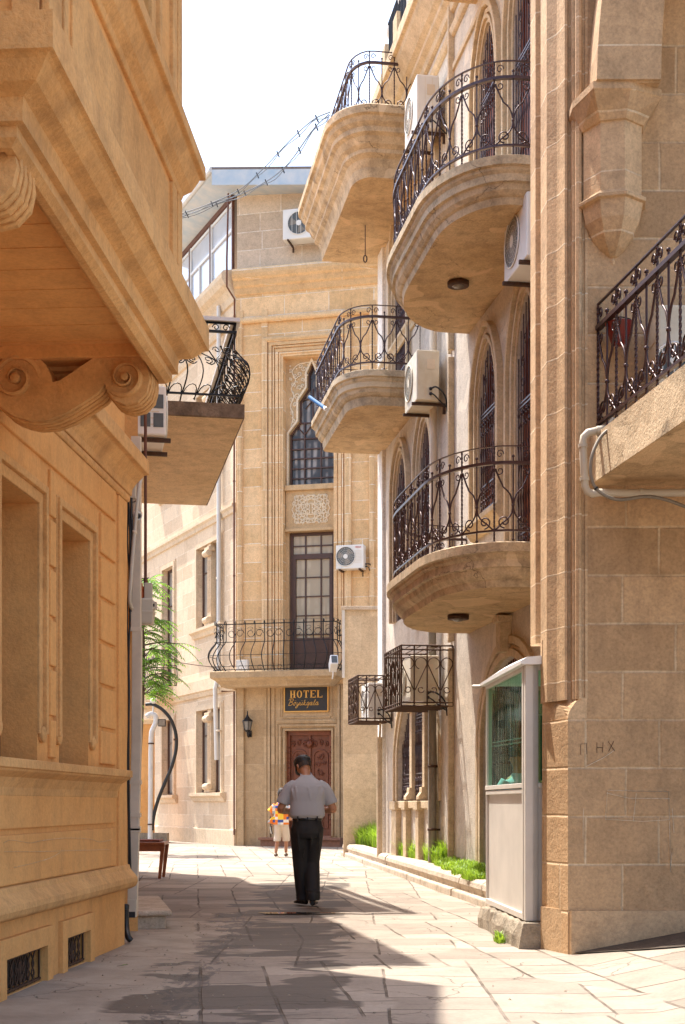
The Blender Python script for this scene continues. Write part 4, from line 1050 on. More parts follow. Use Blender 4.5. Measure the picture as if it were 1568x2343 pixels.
    mb.build('panel_moulding', 'door_wood', door, bevel=.006)
    mb = MB()
    for s in (-1, 1):
        for (dx, zz, r_) in ((.30, 2.45, .10), (.22, 2.25, .08), (.38, 2.28, .07), (.30, 2.02, .11), (.24, 1.78, .08), (.36, 1.72, .09), (.30, 1.48, .10), (.24, 1.28, .07), (.36, 1.28, .07), (.30, .82, .12), (.30, .60, .09), (.14, 2.80, .08), (.30, 2.84, .08), (.46, 2.80, .07), (.05, 2.88, .06), (.05, 2.74, .05)):
            for k in (0, 1): mb.tube([W.p(cc+s*(dx+x), -.18, zz+y) for x, y in spiral(0, 0, r_, k*2.2+zz*3, 1.1, 9, 1 if k else -1, .2)], .014, 4)
        for i in range(16): mb.ball(W.p(cc+s*.585, -.115, .6+i*.14), .028, 6)
    mb.ball(W.p(cc, -.15, 2.80), .10, 8, (1, 1, 1.2))
    mb.build('carving', 'door_wood', door)
    mb = MB(); mb.tube([W.p(cc-.07, -.16, 1.25), W.p(cc-.07, -.10, 1.27), W.p(cc-.07, -.10, 1.45), W.p(cc-.07, -.16, 1.47)], .012, 5); mb.build('handle', 'gold', door)
    mb = MB(); W.box(mb, A(605), A(787), .0, .38, -.1, .17); W.box(mb, A(601), A(788), .0, .44, .17, .24); W.box(mb, dr[0], dr[1], -.3, .05, .2, .285); mb.build('door_step', 'redstone', T, bevel=.01)
    # roof room
    zr0, zr1 = 15.85, 18.05
    mb = MB(); W2 = FW
    g0 = -.05; g1 = A(760)
    mb.add([W.p(g0, -.25, zr0-.1), W.p(g1, -.25, zr0-.1), W.p(g1, -.25, 17.85), W.p(g0, -.25, 18.05)], [(0, 1, 2, 3)])
    mb.add([W.p(g1, -.25, zr0), W.p(g1, -6, zr0), W.p(g1, -6, 17.85), W.p(g1, -.25, 17.85)], [(0, 1, 2, 3)])
    mb.build('roof_room_wall', 'gable', T)
    Fp = lambda a, w, zz: W2.p(a, w, zz)
    la = W2.a(395); q0 = .42
    mb = MB(); mb.add([Fp(q0, -.10, zr0-.2), Fp(la, -.10, zr0-.2), Fp(la, -.10, 18.1), Fp(q0, -.10, 18.1)], [(0, 1, 2, 3)]); gl = mb.build('loggia_glazing', 'glass_sky', T)
    mb = MB()
    posts = [q0, 2.35, 4.3, 6.2, la]
    for a in posts: mb.box(a-.03, a+.03, -.10, -.03, zr0-.2, 18.1, T=Fp)
    mb.box(q0, la, -.09, -.02, 17.98, 18.12, T=Fp); mb.build('loggia_post', 'rustpipe', gl)
    mb = MB()
    for x0, x1 in zip(posts, posts[1:]):
        for a in (x0+.07, x1-.07): mb.box(a-.035, a+.035, -.095, -.05, zr0-.2, 17.98, T=Fp)
        for zz in (zr0+.02, 17.18, 17.92): mb.box(x0+.04, x1-.04, -.094, -.052, zz-.035, zz+.035, T=Fp)
        mb.box((x0*2+x1)/3+.4-.03, (x0*2+x1)/3+.4+.03, -.096, -.054, zr0, 17.18, T=Fp) if x0 > 2 else None
    mb.build('loggia_frame', 'white', gl)
    # roof
    mb = MB()
    e0, e1 = Fp(-.15, .75, 18.45), Fp(la+1, .75, 18.45)
    r0, r1 = W.p(A(775), -.1+.3, 18.18), Fp(la+1, -6, 18.1)
    top = [e0, W.p(A(775), .35, 18.22), W.p(A(775), -6, 18.22), Fp(la+1, -5, 18.35), e1]
    d = Vector((0, 0, .07)); n = len(top)
    mb.add([p for p in top]+[p+d for p in top], [tuple(range(n))[::-1], tuple(range(n, 2*n))]+[(i, (i+1) % n, (i+1) % n+n, i+n) for i in range(n)])
    rf = mb.build('roof', 'roofdark', T)
    mb = MB()
    f0, f1 = Vector(e0), W.p(A(775), .35, 18.22)
    for dz0, dz1, off in ((-.42, -.0, 0), ):
        mb.add([f0+Vector((0, 0, dz0)), f1+Vector((0, 0, dz0)), f1, f0], [(0, 1, 2, 3)])
        mb.add([f0+Vector((0, 0, dz0)), f1+Vector((0, 0, dz0)), W.p(A(775), -.25, 17.85), W.p(g0, -.25, 18.03)], [(0, 1, 2, 3)])
    mb.add([f0+Vector((0, 0, -.10)), Vector(e1)+Vector((0, 0, -.10)), Fp(la, -.1, 18.1), Fp(q0, -.1, 18.1)], [(0, 1, 2, 3)])
    mb.build('fascia', 'tin', rf)
    mb = MB(); mb.tube([Vector(e0)+Vector((0, 0, 0)), Vector(e1)], .085, 8); mb.build('gutter', 'white_pipe', rf)
    # thin cable fixed down the corner
hotel()
# ------------------------------------------------------------ right building with the rounded balconies
RW = Wall(.201, 250, 1227, 872)
def right_building():
    W = RW; T = thing('plastered_building', 'weathered plaster building on the right with four rounded balconies and arched windows', 'building')
    A, Z = W.a, W.z
    aE = A(872); a0 = -6.0
    def op(ul, ur, zb, zt, kind='point', hk=.55):
        x0, x1 = sorted((A(ul), A(ur))); out = arch(x0, x1, zb, zt-hk, kind, 16, hk); return (x0, x1, zb, zt, out)
    O = {}
    O['A1'] = op(1140, 1097, 4.93, 7.2, hk=.75); O['D1'] = op(1232, 1182, 3.97, 7.24, hk=.85)
    O['C1'] = op(990, 962, 3.97, 7.15, hk=.6); O['E1'] = op(933, 908, 4.3, 7.1, hk=.6)
    O['A2'] = op(1138, 1097, 9.1, 11.4, hk=.75); O['D2'] = op(1226, 1176, 8.12, 11.5, hk=.85)
    O['C2'] = op(1000, 975, 9.1, 11.3, hk=.6); O['E2'] = op(934, 905, 8.12, 11.2, hk=.6)
    O['T0'] = op(1000, 911, 1.2, 3.15, hk=1.2); O['P0'] = op(1236, 1106, .25, 2.98, 'round', hk=1.1)
    mb = MB(); holed(W, mb, a0, aE, -.1, 13.4, list(O.values()), 0, .15)
    mb.add([W.p(aE, 0, -.1), W.p(aE, -6, -.1), W.p(aE, -6, 13.4), W.p(aE, 0, 13.4)], [(0, 1, 2, 3)])
    mb.add([W.p(a0, 0, 13.4), W.p(aE, 0, 13.4), W.p(aE, -6, 13.4), W.p(a0, -6, 13.4)], [(0, 1, 2, 3)])
    mb.add([W.p(a0, 0, -.1), W.p(a0, -6, -.1), W.p(a0, -6, 13.4), W.p(a0, 0, 13.4)], [(0, 1, 2, 3)])
    W.box(mb, a0+.1, aE-.1, -6, -.42, 0, 13.3); mb.build('wall', 'plaster', T)
    for k, (x0, x1, zb, zt, out) in O.items():
        inn = 1 if offset_poly(out, 1)[0].x > max(out[0][0], out[-1][0]) else -1
        mb = MB()
        if k == 'P0': B = ((0, .10, .05), (.10, .14, .02), (.16, .26, .045))
        elif k == 'T0': B = ((0, .12, .03), (.12, .17, .06), (.19, .30, .04))
        else: B = ((0, .05, .02), (.05, .10, .06), (.12, .18, .04), (.20, .27, .09))
        for d0, d1, w in B: band(W, mb, out, inn*d0, inn*d1, -.01, w)
        if k in ('A1', 'A2', 'C2'): W.cornice(mb, x0-.3, x1+.3, [(0, zb-.22), (.05, zb-.2), (.13, zb-.08), (.15, zb-.07), (.15, zb), (0, zb+.01)])
        if k == 'P0':
            c = (x0+x1)/2; W.box(mb, c-.10, c+.10, 0, .15, zt+.05, zt+.42); W.box(mb, c-.14, c+.14, 0, .18, zt+.42, zt+.50)
        mb.build('arched_surround', 'plaster_trim', T, bevel=.008)
        if k == 'T0': continue
        wn = window(W, T, out, -.14, 'wood', 'wood_shutter' if k != 'P0' else 'wood_dark', .07, (.5,), (zb+(zt-zb)*.62,), fd=.05)
        if k in ('D1', 'D2', 'E2'):
            q = MB(); 
            for s in (.08, .55): W.box(q, x0+(x1-x0)*s, x0+(x1-x0)*(s+.37), -.125, -.10, zb+.1, zb+1.9)
            q.build('door_panel', 'wood', wn)
        else:
            q = MB()
            for s in (.1, .58): W.box(q, x0+(x1-x0)*s, x0+(x1-x0)*(s+.32), -.120, -.098, zb+.08, zb+(zt-zb)*.55)
            q.build('inner_shutter', 'wood', wn)
        g = grille(W, wn, out, -.02 if k != 'P0' else -.05, mod=.105)
    # triple window with twin piers
    x0, x1, zb, zt, out = O['T0']
    mb = MB(); sheet(W, mb, out, -.13)
    tri = mb.build('triple_window', 'wood_dark', T)
    piers = [(A(940), A(935)), (A(969), A(964))]
    for p0, p1 in piers:
        mb = MB(); 
        W.box(mb, p0, p1, -.14, -.015, zb, min(head_z(out, p0), head_z(out, p1)))
        prof = lambda s, z: [(.0, z), (.10, z), (.10, z+s*.05), (.05, z+s*.12), (.045, z+s*.2), (0, z+s*.2)]
        for s, z in ((1, zb+.02), (-1, min(head_z(out, p0), head_z(out, p1))-.12)):
            pr = prof(s, z); mb.prism([(p0-.01, w-.02, zz) for w, zz in pr], (p1-p0+.02, 0, 0), T=W.p)
        mb.build('pier', 'plaster_trim', T, bevel=.008)
    ed = [x0]+[q for p in sorted(piers) for q in p]+[x1]
    for i in range(0, 6, 2):
        l, r_ = ed[i]+.01, ed[i+1]-.01
        sub = [p for p in out if l-1e-3 <= p[0] <= r_+1e-3]
        o2 = [(r_, zb)]+[(x, head_z(out, x)-.02) for x in [r_-(r_-l)*k/6 for k in range(7)]]+[(l, zb)]
        grille(W, tri, o2, -.08, 'iron', .085, 'grille', zdiv=min(head_z(out, l), head_z(out, r_))-.45)
    mb = MB(); z_ = .15
    for p0, p1 in piers+[(A(1003), A(997)), (A(917), A(908))]:
        W.box(mb, p0-.03, p1+.03, -.01, .09, z_, 1.05); W.box(mb, p0-.06, p1+.06, -.01, .12, 1.05, 1.20)
    W.box(mb, x0, x1, -.01, .06, 1.08, 1.20)
    mb.build('sill_pier', 'plaster_trim', T, bevel=.01)
    mb = MB(); 
    W.cornice(mb, a0, aE, [(0, 8.90), (.04, 8.91), (.05, 8.97), (.10, 9.02), (.10, 9.08), (0, 9.1)]) if False else None
    W.cornice(mb, A(985), aE, [(0, 8.93), (.03, 8.94), (.05, 9.0), (.09, 9.05), (.09, 9.10), (0, 9.12)])
    mb.build('string_course', 'plaster_trim', T); mb = MB()
    W.box(mb, A(1160), aE, 0, .035, 11.72, 11.80)
    for u in (1026, ): W.box(mb, A(u)-.04, A(u)+.04, 0, .033, 9.3, 11.73)
    mb.build('panel_moulding', 'plaster_trim', T)
    mb = MB()
    for z0, z1 in ((.1, 3.4), (3.5, 7.6), (7.7, 12.8)):
        W.box(mb, A(1036)-.11, A(1036)-.05, -.0, .09, z0, z1); W.box(mb, A(1036)+.05, A(1036)+.11, -.0, .05, z0, z1)
    mb.build('pilaster', 'plaster_trim', T, bevel=.01)
    mb = MB(); W.box(mb, aE-.42, aE+.01, -.3, .06, .1, 12.5); mb.build('corner_strip', 'plaster_sunlit', T, bevel=.01)
    mb = MB()
    W.cornice(mb, a0, aE+.12, [(0, 12.55), (.06, 12.57), (.08, 12.66), (.16, 12.72), (.16, 12.78), (.24, 12.84), (.36, 13.02), (.38, 13.10), (.44, 13.12), (.44, 13.32), (.40, 13.36), (0, 13.42)])
    W.cornice(mb, a0, aE+.03, [(0, 12.20), (.05, 12.22), (.08, 12.30), (.05, 12.36), (0, 12.38)])
    mb.build('cornice', 'plaster_trim', T, bevel=.01)
    # balconies
    tB = lambda Y: (Y-16.66)/.9869
    lo = [(0, 0), (.0, -.02)]
    def edge(zt, t=.46, k=1): return [(.03, zt), (0, zt-.015), (0, zt-.11), (.04, zt-.12), (.045, zt-.15), (.075, zt-.18), (.075, zt-.26), (.11, zt-.27), (.13, zt-.33), (.17, zt-.37), (.20, zt-.385), (.22, zt-t)]
    def railpath(ring, ins):
        t = offset_poly(ring, 1)[len(ring)//2]; sg = -1 if t.y > ring[len(ring)//2][1] else 1
        q = offset_poly(ring, sg*ins); q[0].y = 0; q[-1].y = 0
        return Path([W.O+W.e*p.x+W.n*p.y for p in q])
    for zt in (3.97, 8.12):
        ring = slab_ring(tB(15.40), tB(20.0), 1.42, .85, 1.10, s0=1.55, s1=1.7)
        b = slab(W, T, ring, edge(zt), 'slab', 'soffit', 'balcony')
        rail_ogee(railpath(ring, .10), zt, b)
        c = W.p(tB(17.9), .62, zt-.47)
        lm = MB(); lm.lathe([(.001, 0), (.135, 0), (.135, -.05), (.12, -.055), (.10, -.052)], c, 20); l = lm.build('soffit_lamp', 'rust', b)
        lm = MB(); lm.ball(c+Vector((0, 0, -.03)), .085, 12, (1, 1, .6)); lm.build('lamp_globe', 'lampglass', b)
    ring = slab_ring(tB(22.75), tB(26.3), 1.32, .60, .40, s0=1.3)
    b = slab(W, T, ring, edge(8.05, .52), 'slab', 'soffit', 'balcony'); rail_ogee(railpath(ring, .10), 8.05, b)
    top = [(.02, 12.32), (0, 12.30), (0, 12.18), (.05, 12.16), (.07, 12.08), (.13, 12.02), (.13, 11.94), (.19, 11.90), (.24, 11.80), (.30, 11.74), (.30, 11.68), (.37, 11.62), (.42, 11.50), (.44, 11.34)]
    ring = slab_ring(tB(22.55), tB(27.0), 1.47, .70, .45, s0=1.3)
    b = slab(W, T, ring, [(d, z-.16) for d, z in top], 'slab', 'soffit', 'balcony'); rail_ogee(railpath(ring, .40), 12.14, b)
    ring = slab_ring(tB(15.6), tB(19.6), 1.42, .85, 1.10, s0=1.5, s1=1.7)
    b = slab(W, T, ring, edge(12.46, .46), 'slab', 'soffit', 'balcony'); rail_ogee(railpath(ring, .10), 12.46, b)
    # parapet pedestal with urn finials above the cornice
    for a_, in ((A(926),), (A(955),)):
        mb = MB(); W.box(mb, a_-.16, a_+.16, .05, .37, 13.4, 13.85); mb.build('parapet_pedestal', 'plaster_trim', T, bevel=.01)
        mb = MB(); mb.lathe([(.001, 0), (.05, 0), (.05, .08), (.03, .12), (.10, .22), (.12, .34), (.08, .42), (.05, .46), (.03, .6), (.001, .64)], W.p(a_, .21, 13.85), 12); mb.build('finial_lamp', 'ac', T)
    mb = MB()
    for k in range(12): a_ = A(926)-.2-k*.12; mb.tube([W.p(a_, .3, 13.4), W.p(a_, .3, 14.2)], .012, 4)
    mb.tube([W.p(A(926)-.1, .3, 14.2), W.p(A(955), .3, 14.2)], .015, 4); mb.build('roof_railing', 'iron_black', T)
right_building()
def pipes_right():
    W = RW; t = thing('downpipe', 'dull brown downpipe strapped to the plaster wall beside the triple window', 'downpipe')
    mb = MB(); a = W.a(1003)-.12; mb.tube([W.p(a, .12, .2), W.p(a, .12, 3.9)], .062, 10)
    mb.build('pipe', 'pipe_dull', t); mb = MB()
    for z in (.75, 1.7, 2.7, 3.5): mb.lathe([(.001, 0), (.074, 0), (.074, .035), (.001, .035)], W.p(a, .12, z), 12); W.box(mb, a-.012, a+.012, 0, .12, z, z+.03)
    mb.build('pipe_clamp', 'rust', t)
    t = thing('downpipe', 'grey downpipe high on the plaster wall behind the middle air conditioner', 'downpipe')
    mb = MB(); mb.tube([W.p(W.a(1003)-.1, .10, 4.1), W.p(W.a(1003)-.1, .10, 9.0)], .055, 10); mb.tube([W.p(W.a(1003)+.05, .05, 4.1), W.p(W.a(1003)+.05, .05, 8.9)], .02, 6); mb.build('pipe', 'grey_pipe', t)
    t = thing('downpipe', 'thin pale pipe at the corner where the stone annex meets the plaster wall', 'pipe')
    mb = MB(); a = W.a(885)-.0; mb.tube([W.p(a, .13, .2), W.p(a, .13, 2.35)], .05, 8); mb.tube([W.p(a, .13, 2.3), W.p(a-.03, .12, 2.6), W.p(a+.1, .12, 2.85)], .02, 5); mb.build('pipe', 'annex', t)
pipes_right()
# ------------------------------------------------------------ annex block between
def annex():
    t = thing('stone_annex', 'blank pale stone block standing between hotel front and plaster building', 'annex')
    mb = MB(); x0, x1 = (786-U0)/105, 1.7; y = F0/105
    mb.box(x0, x1, y, y+4.5, -.2, 5.38); mb.build('wall', 'annex', t)
    mb = MB(); mb.box(x0-.05, x1, y-.06, y+4.5, 5.38, 5.46); mb.build('coping', 'kerb', t, bevel=.01)
    mb = MB(); mb.tube([(x0+.02, y-.05, 1.0+.8), (x0+.02, y-.05, 1.8)], .01, 4); mb.box(x0-.03, x0+.03, y-.04, y, 3.9, 5.38); mb.build('cable_trunking', 'white_pipe', t)
annex()
# ------------------------------------------------------------ planter
def planter():
    t = thing('kerbed_planter', 'low planter bed with stepped stone kerb along the plaster building', 'planter')
    A_, B_ = Vector((1.60, 16.0)), Vector((.02, 32.0)); e = (B_-A_).normalized(); n = Vector((-e.y, e.x)); L = (B_-A_).length
    p = lambda a, w, z: (A_.x+e.x*a+n.x*w, A_.y+e.y*a+n.y*w, z)
    L0 = -3.0
    rd = random.Random(4)
    for nm, prof, st in (('kerb_stone', [(.0, .09), (-.01, .12), (.02, .18), (.01, .235), (-.03, .27), (-.16, .275), (-.30, .27), (-.30, .05), (0, .05)], 1.7), ('kerb_base', [(.07, -.05), (.07, .085), (.05, .095), (-.25, .095), (-.25, -.05)], 1.15)):
        mb = MB(); a = L0
        while a < L:
            l = st*rd.uniform(.8, 1.2); b = min(L, a+l)
            j = rd.uniform(-.008, .008); mb.prism([(a+.004, w+j, z+j*.5) for w, z in prof], (b-a-.012, 0, 0), T=p); a = b
        mb.build(nm, 'kerb', t, bevel=.012)
    mb = MB(); n_ = 40; vs = []
    for i in range(n_+1):
        a = L0+(L-L0)*i/n_
        for w in (-.28, -.8, -1.6, -3.2): vs.append(p(a, w, .23+rd.uniform(-.02, .03)))
    mb.add(vs, [(i*4+k, i*4+k+1, i*4+k+5, i*4+k+4) for i in range(n_) for k in range(3)], True); mb.build('soil_bed', 'soil', t)
    return p
planter()
# ------------------------------------------------------------ right front building
def front_right():
    T = thing('brown_stone_building', 'brown ashlar corner building at the right edge with moulded corner, hanging corbel and balcony', 'building')
    y0 = 10.85; top = 10.0; g = -.15
    def extr(poly, z0, z1, m, nm, bev=0):
        mb = MB(); mb.prism([(x, y, z0) for x, y in poly], (0, 0, z1-z0)); return mb.build(nm, m, T, bevel=bev)
    # walls
    lower = [(1.714, y0), (6.5, y0), (6.5, 11.33), (1.585, 11.33)]
    extr(lower, g, 1.80, 'brown', 'wall')
    base = [(1.734, y0-.03), (6.5, y0-.03), (6.5, 11.3), (1.58, 11.32), (1.566, 11.30)]
    extr(base, g, .34, 'brown_trim', 'plinth', .01)
    mb = MB(); mb.box(1.864, 6.5, y0, 11.33, 1.80, top); mb.box(2.9, 6.5, 11.33, 16, -.2, top); mb.build('wall', 'brown', T)
    # moulded corner, extruded plan profile
    prof = [(1.845, y0), (1.845, y0+.02), (1.825, y0+.02), (1.815, y0-.015), (1.795, y0-.02), (1.775, y0+.0), (1.775, y0+.045), (1.755, y0+.05)]
    prof += [(1.755, y0+.12), (1.735, y0+.13), (1.725, y0+.10), (1.705, y0+.10), (1.695, y0+.14), (1.68, y0+.20), (1.665, y0+.24)]
    prof += [(1.60, y0+.33), (1.583, y0+.55), (1.62, y0+.57), (1.608, y0+.68), (1.562, y0+.70), (1.548, y0+.90), (1.864, y0+.90), (1.864, y0)]
    m2 = MB(); m2.prism([(x, y, 2.45) for x, y in prof], (0, 0, top-2.45))
    prof2 = prof[:17]+[(1.583, y0+.48), (1.864, y0+.478), (1.864, y0)]
    m2.prism([(x, y, 1.95) for x, y in prof2], (0, 0, .5)); m2.build('corner_moulding', 'brown_trim', T)
    # curved stop under the moulded corner
    mb = MB(); rings = []
    for i in range(7):
        t = i/6; k = 1-math.cos(t*math.pi/2)
        q = [(1.86, y0+.003), (1.714+(.09)*k, y0+.003), (1.714-.06*k, y0+.08+.24*k), (1.585, y0+.475), (1.864, y0+.475), (1.864, y0+.004)]
        rings.append([(x, y, 1.80+.16*t) for x, y in q])
    mb.loft(rings, False); mb.build('corner_stop', 'brown_trim', T)
    mb = MB(); mb.prism([(1.70, y0-.022, 1.37), (1.87, y0-.022, 1.37), (1.87, y0, 1.37), (1.60, 11.33, 1.37), (1.56, 11.31, 1.37)], (0, 0, .03)) if False else None
    # hanging corbel with arch rib
    c = (2.055, y0+.02, 0); mb = MB(); C_ = []
    for r, z in ((.001, 5.24), (.022, 5.25), (.028, 5.275), (.02, 5.30), (.045, 5.31), (.10, 5.36), (.165, 5.44), (.215, 5.54), (.235, 5.64), (.24, 5.665), (.265, 5.672), (.268, 5.70), (.24, 5.71), (.232, 5.73), (.232, 6.22), (.235, 6.24)):
        C_.append([(c[0]+r*math.cos(2*math.pi*(k+.25)/8), c[1]+r*1.15*math.sin(2*math.pi*(k+.25)/8), z) for k in range(8)])
    for h, d, z in ((.24, .29, 6.24), (.34, .42, 6.40), (.345, .43, 6.405), (.345, .43, 6.46)):
        rr = []
        for k in range(8):
            a = 2*math.pi*(k+.25)/8; x, y = math.cos(a), math.sin(a); s = 1/max(abs(x), abs(y)); sc = 1 if h < .3 else s
            kx = h*x*(s*.92 if h > .3 else 1.02); ky = d*y*(s*.92 if h > .3 else 1.0); rr.append((c[0]+kx, c[1]+ky, z))
        C_.append(rr)
    mb.loft(C_, False); mb.build('hanging_corbel', 'brown_trim', T, bevel=.006)
    mb = MB(); rings = []
    for i in range(15):
        z = 6.46+i*.2; d = .018*(z-6.46)+.075*(z-6.46)**2
        rings.append([(1.862+d, y0+.0, z), (1.862+d, y0-.40, z), (2.335+d*.75, y0-.40, z), (2.335+d*.75, y0+.0, z)])
    mb.loft(rings, False); mb.build('arch_rib', 'brown_trim', T, bevel=.008)
    mb = MB(); mb.box(2.45, 6.5, y0-1.7, y0, 7.6, 9.2); mb.build('unseen_shade_block', 'brown', T)  # unseen block above the frame, added to shade the wall below
    # balcony
    d = Vector((.152, -.988)); 
    p0 = Vector((1.88, y0+.0)); p1 = p0+d*2.2
    poly = [(p0.x, p0.y), (p1.x, p1.y), (4.6, p1.y), (4.6, y0)]
    mb = MB(); mb.prism([(x, y, 3.575) for x, y in poly], (0, 0, .355)); b = mb.build('balcony', 'slab', T, bevel=.008)
    mb = MB(); mb.add([(x, y, 3.572) for x, y in poly], [(0, 1, 2, 3)]); mb.build('soffit', 'soffit', b)
    path = Path([p0+Vector((.06, -.02)), p1+Vector((.07, .07)), Vector((4.5, p1.y+.07))])
    rail_ogee(path, 3.90, b, mod=.38)
    # scratched letters and lines
    mb = MB()
    Q = lambda u, v: ((u-U0)/301, y0-.004, CH+(V0-v)/301)
    def ln(*q, r=.0024): mb.tube([Q(u, v) for u, v in q], r, 3)
    ln((1329, 1727), (1329, 1703), (1342, 1701), (1343, 1726)); ln((1366, 1723), (1366, 1699)); ln((1379, 1722), (1380, 1699)); ln((1366, 1711), (1380, 1711)); ln((1392, 1697), (1407, 1719)); ln((1405, 1696), (1393, 1720))
    mb.build('scratched_letters', 'rust', T)
    mb = MB(); 
    ln((1390, 1812), (1385, 1875), (1470, 1880), (1532, 1876), (1530, 1812), (1390, 1809)); ln((1388, 1815), (1440, 1827), (1533, 1828)); ln((1335, 1850), (1334, 1920)); ln((1456, 1815), (1449, 1880)); ln((1538, 1850), (1542, 1905)); ln((1532, 1880), (1534, 1995), (1538, 1940), r=.003)
    ln((1340, 1755), (1380, 1735), (1405, 1718), r=.003)
    mb.build('scratch_marks', 'relief', T)
front_right()
# ------------------------------------------------------------ air conditioners
def ac_on(W, label, a, wf, z, **k):
    p = W.p(a, wf, z); return air_conditioner(label, p, wallframe(W, a), **k)
ac_on(RW, 'aged white air conditioner under the nearer upper round balcony, beside the moulded stone corner', (15.92-16.66)/.9869, .47, 7.06, w=.90, h=.70, d=.34, m='ac', fan=.56)
tY = lambda Y: (Y-16.66)/.9869
ac_on(RW, 'cream air conditioner with tangled black valves between lower arched windows', tY(21.45), .46, 7.08, w=.86, h=.74, d=.34, m='ac_old', fan=.52)
ac_on(RW, 'tall white air conditioner beside the top window, seen behind the upper balcony railing', tY(21.45), .46, 11.08, w=.86, h=.78, d=.34, m='ac', fan=.52)
ac_on(RW, 'aged air conditioner inside the larger iron cage', tY(21.2), .60, 2.61, w=.80, h=.70, d=.42, m='ac_old', bracket=False)
ac_on(RW, 'small white air conditioner inside the smaller far iron cage', tY(25.5), .42, 2.66, w=.72, h=.62, d=.30, m='ac', bracket=False)
ac_on(HW, 'white air conditioner with a red badge to the right of the tall portal', HW.a(808), .40, 7.45, w=.76, h=.64, d=.32, m='ac', fan=.52, fx=-.11, logo='MEGA', vents=True)
ac_on(HW, 'white air conditioner with upright fan bars on the rooftop gable', HW.a(699), .32, 16.45, w=1.10, h=.82, d=.42, m='ac', fan=.62, fx=-.10, spoke=0, bars=4)
t = ac_on(BW, 'white air conditioner seen end-on under the straight left balcony', 1.9, .345, 4.88, w=.80, h=.50, d=.30, m='ac', fan=.5)
mb = MB()
for y in (.03, .16):
    for z in (.08, .27): mb.box(-.408, -.402, y, y+.10, z, z+.14)
mb.build('side_vent', 'ac_dark', t)
t = air_conditioner('cream air conditioner standing on the brown stone balcony behind its railing', (2.78, 10.42, 3.94), 0, w=.95, h=.86, d=.36, m='ac_old', fan=.26, fx=-.36, spoke=0, bars=5, bracket=False)
cage(RW, 'larger rusty cage with heart scrolls over the triple window', tY(20.6), tY(21.8), .78, 2.56, 3.43)
cage(RW, 'smaller rusty cage beside the stone annex', tY(25.05), tY(26.02), .62, 2.60, 3.40)

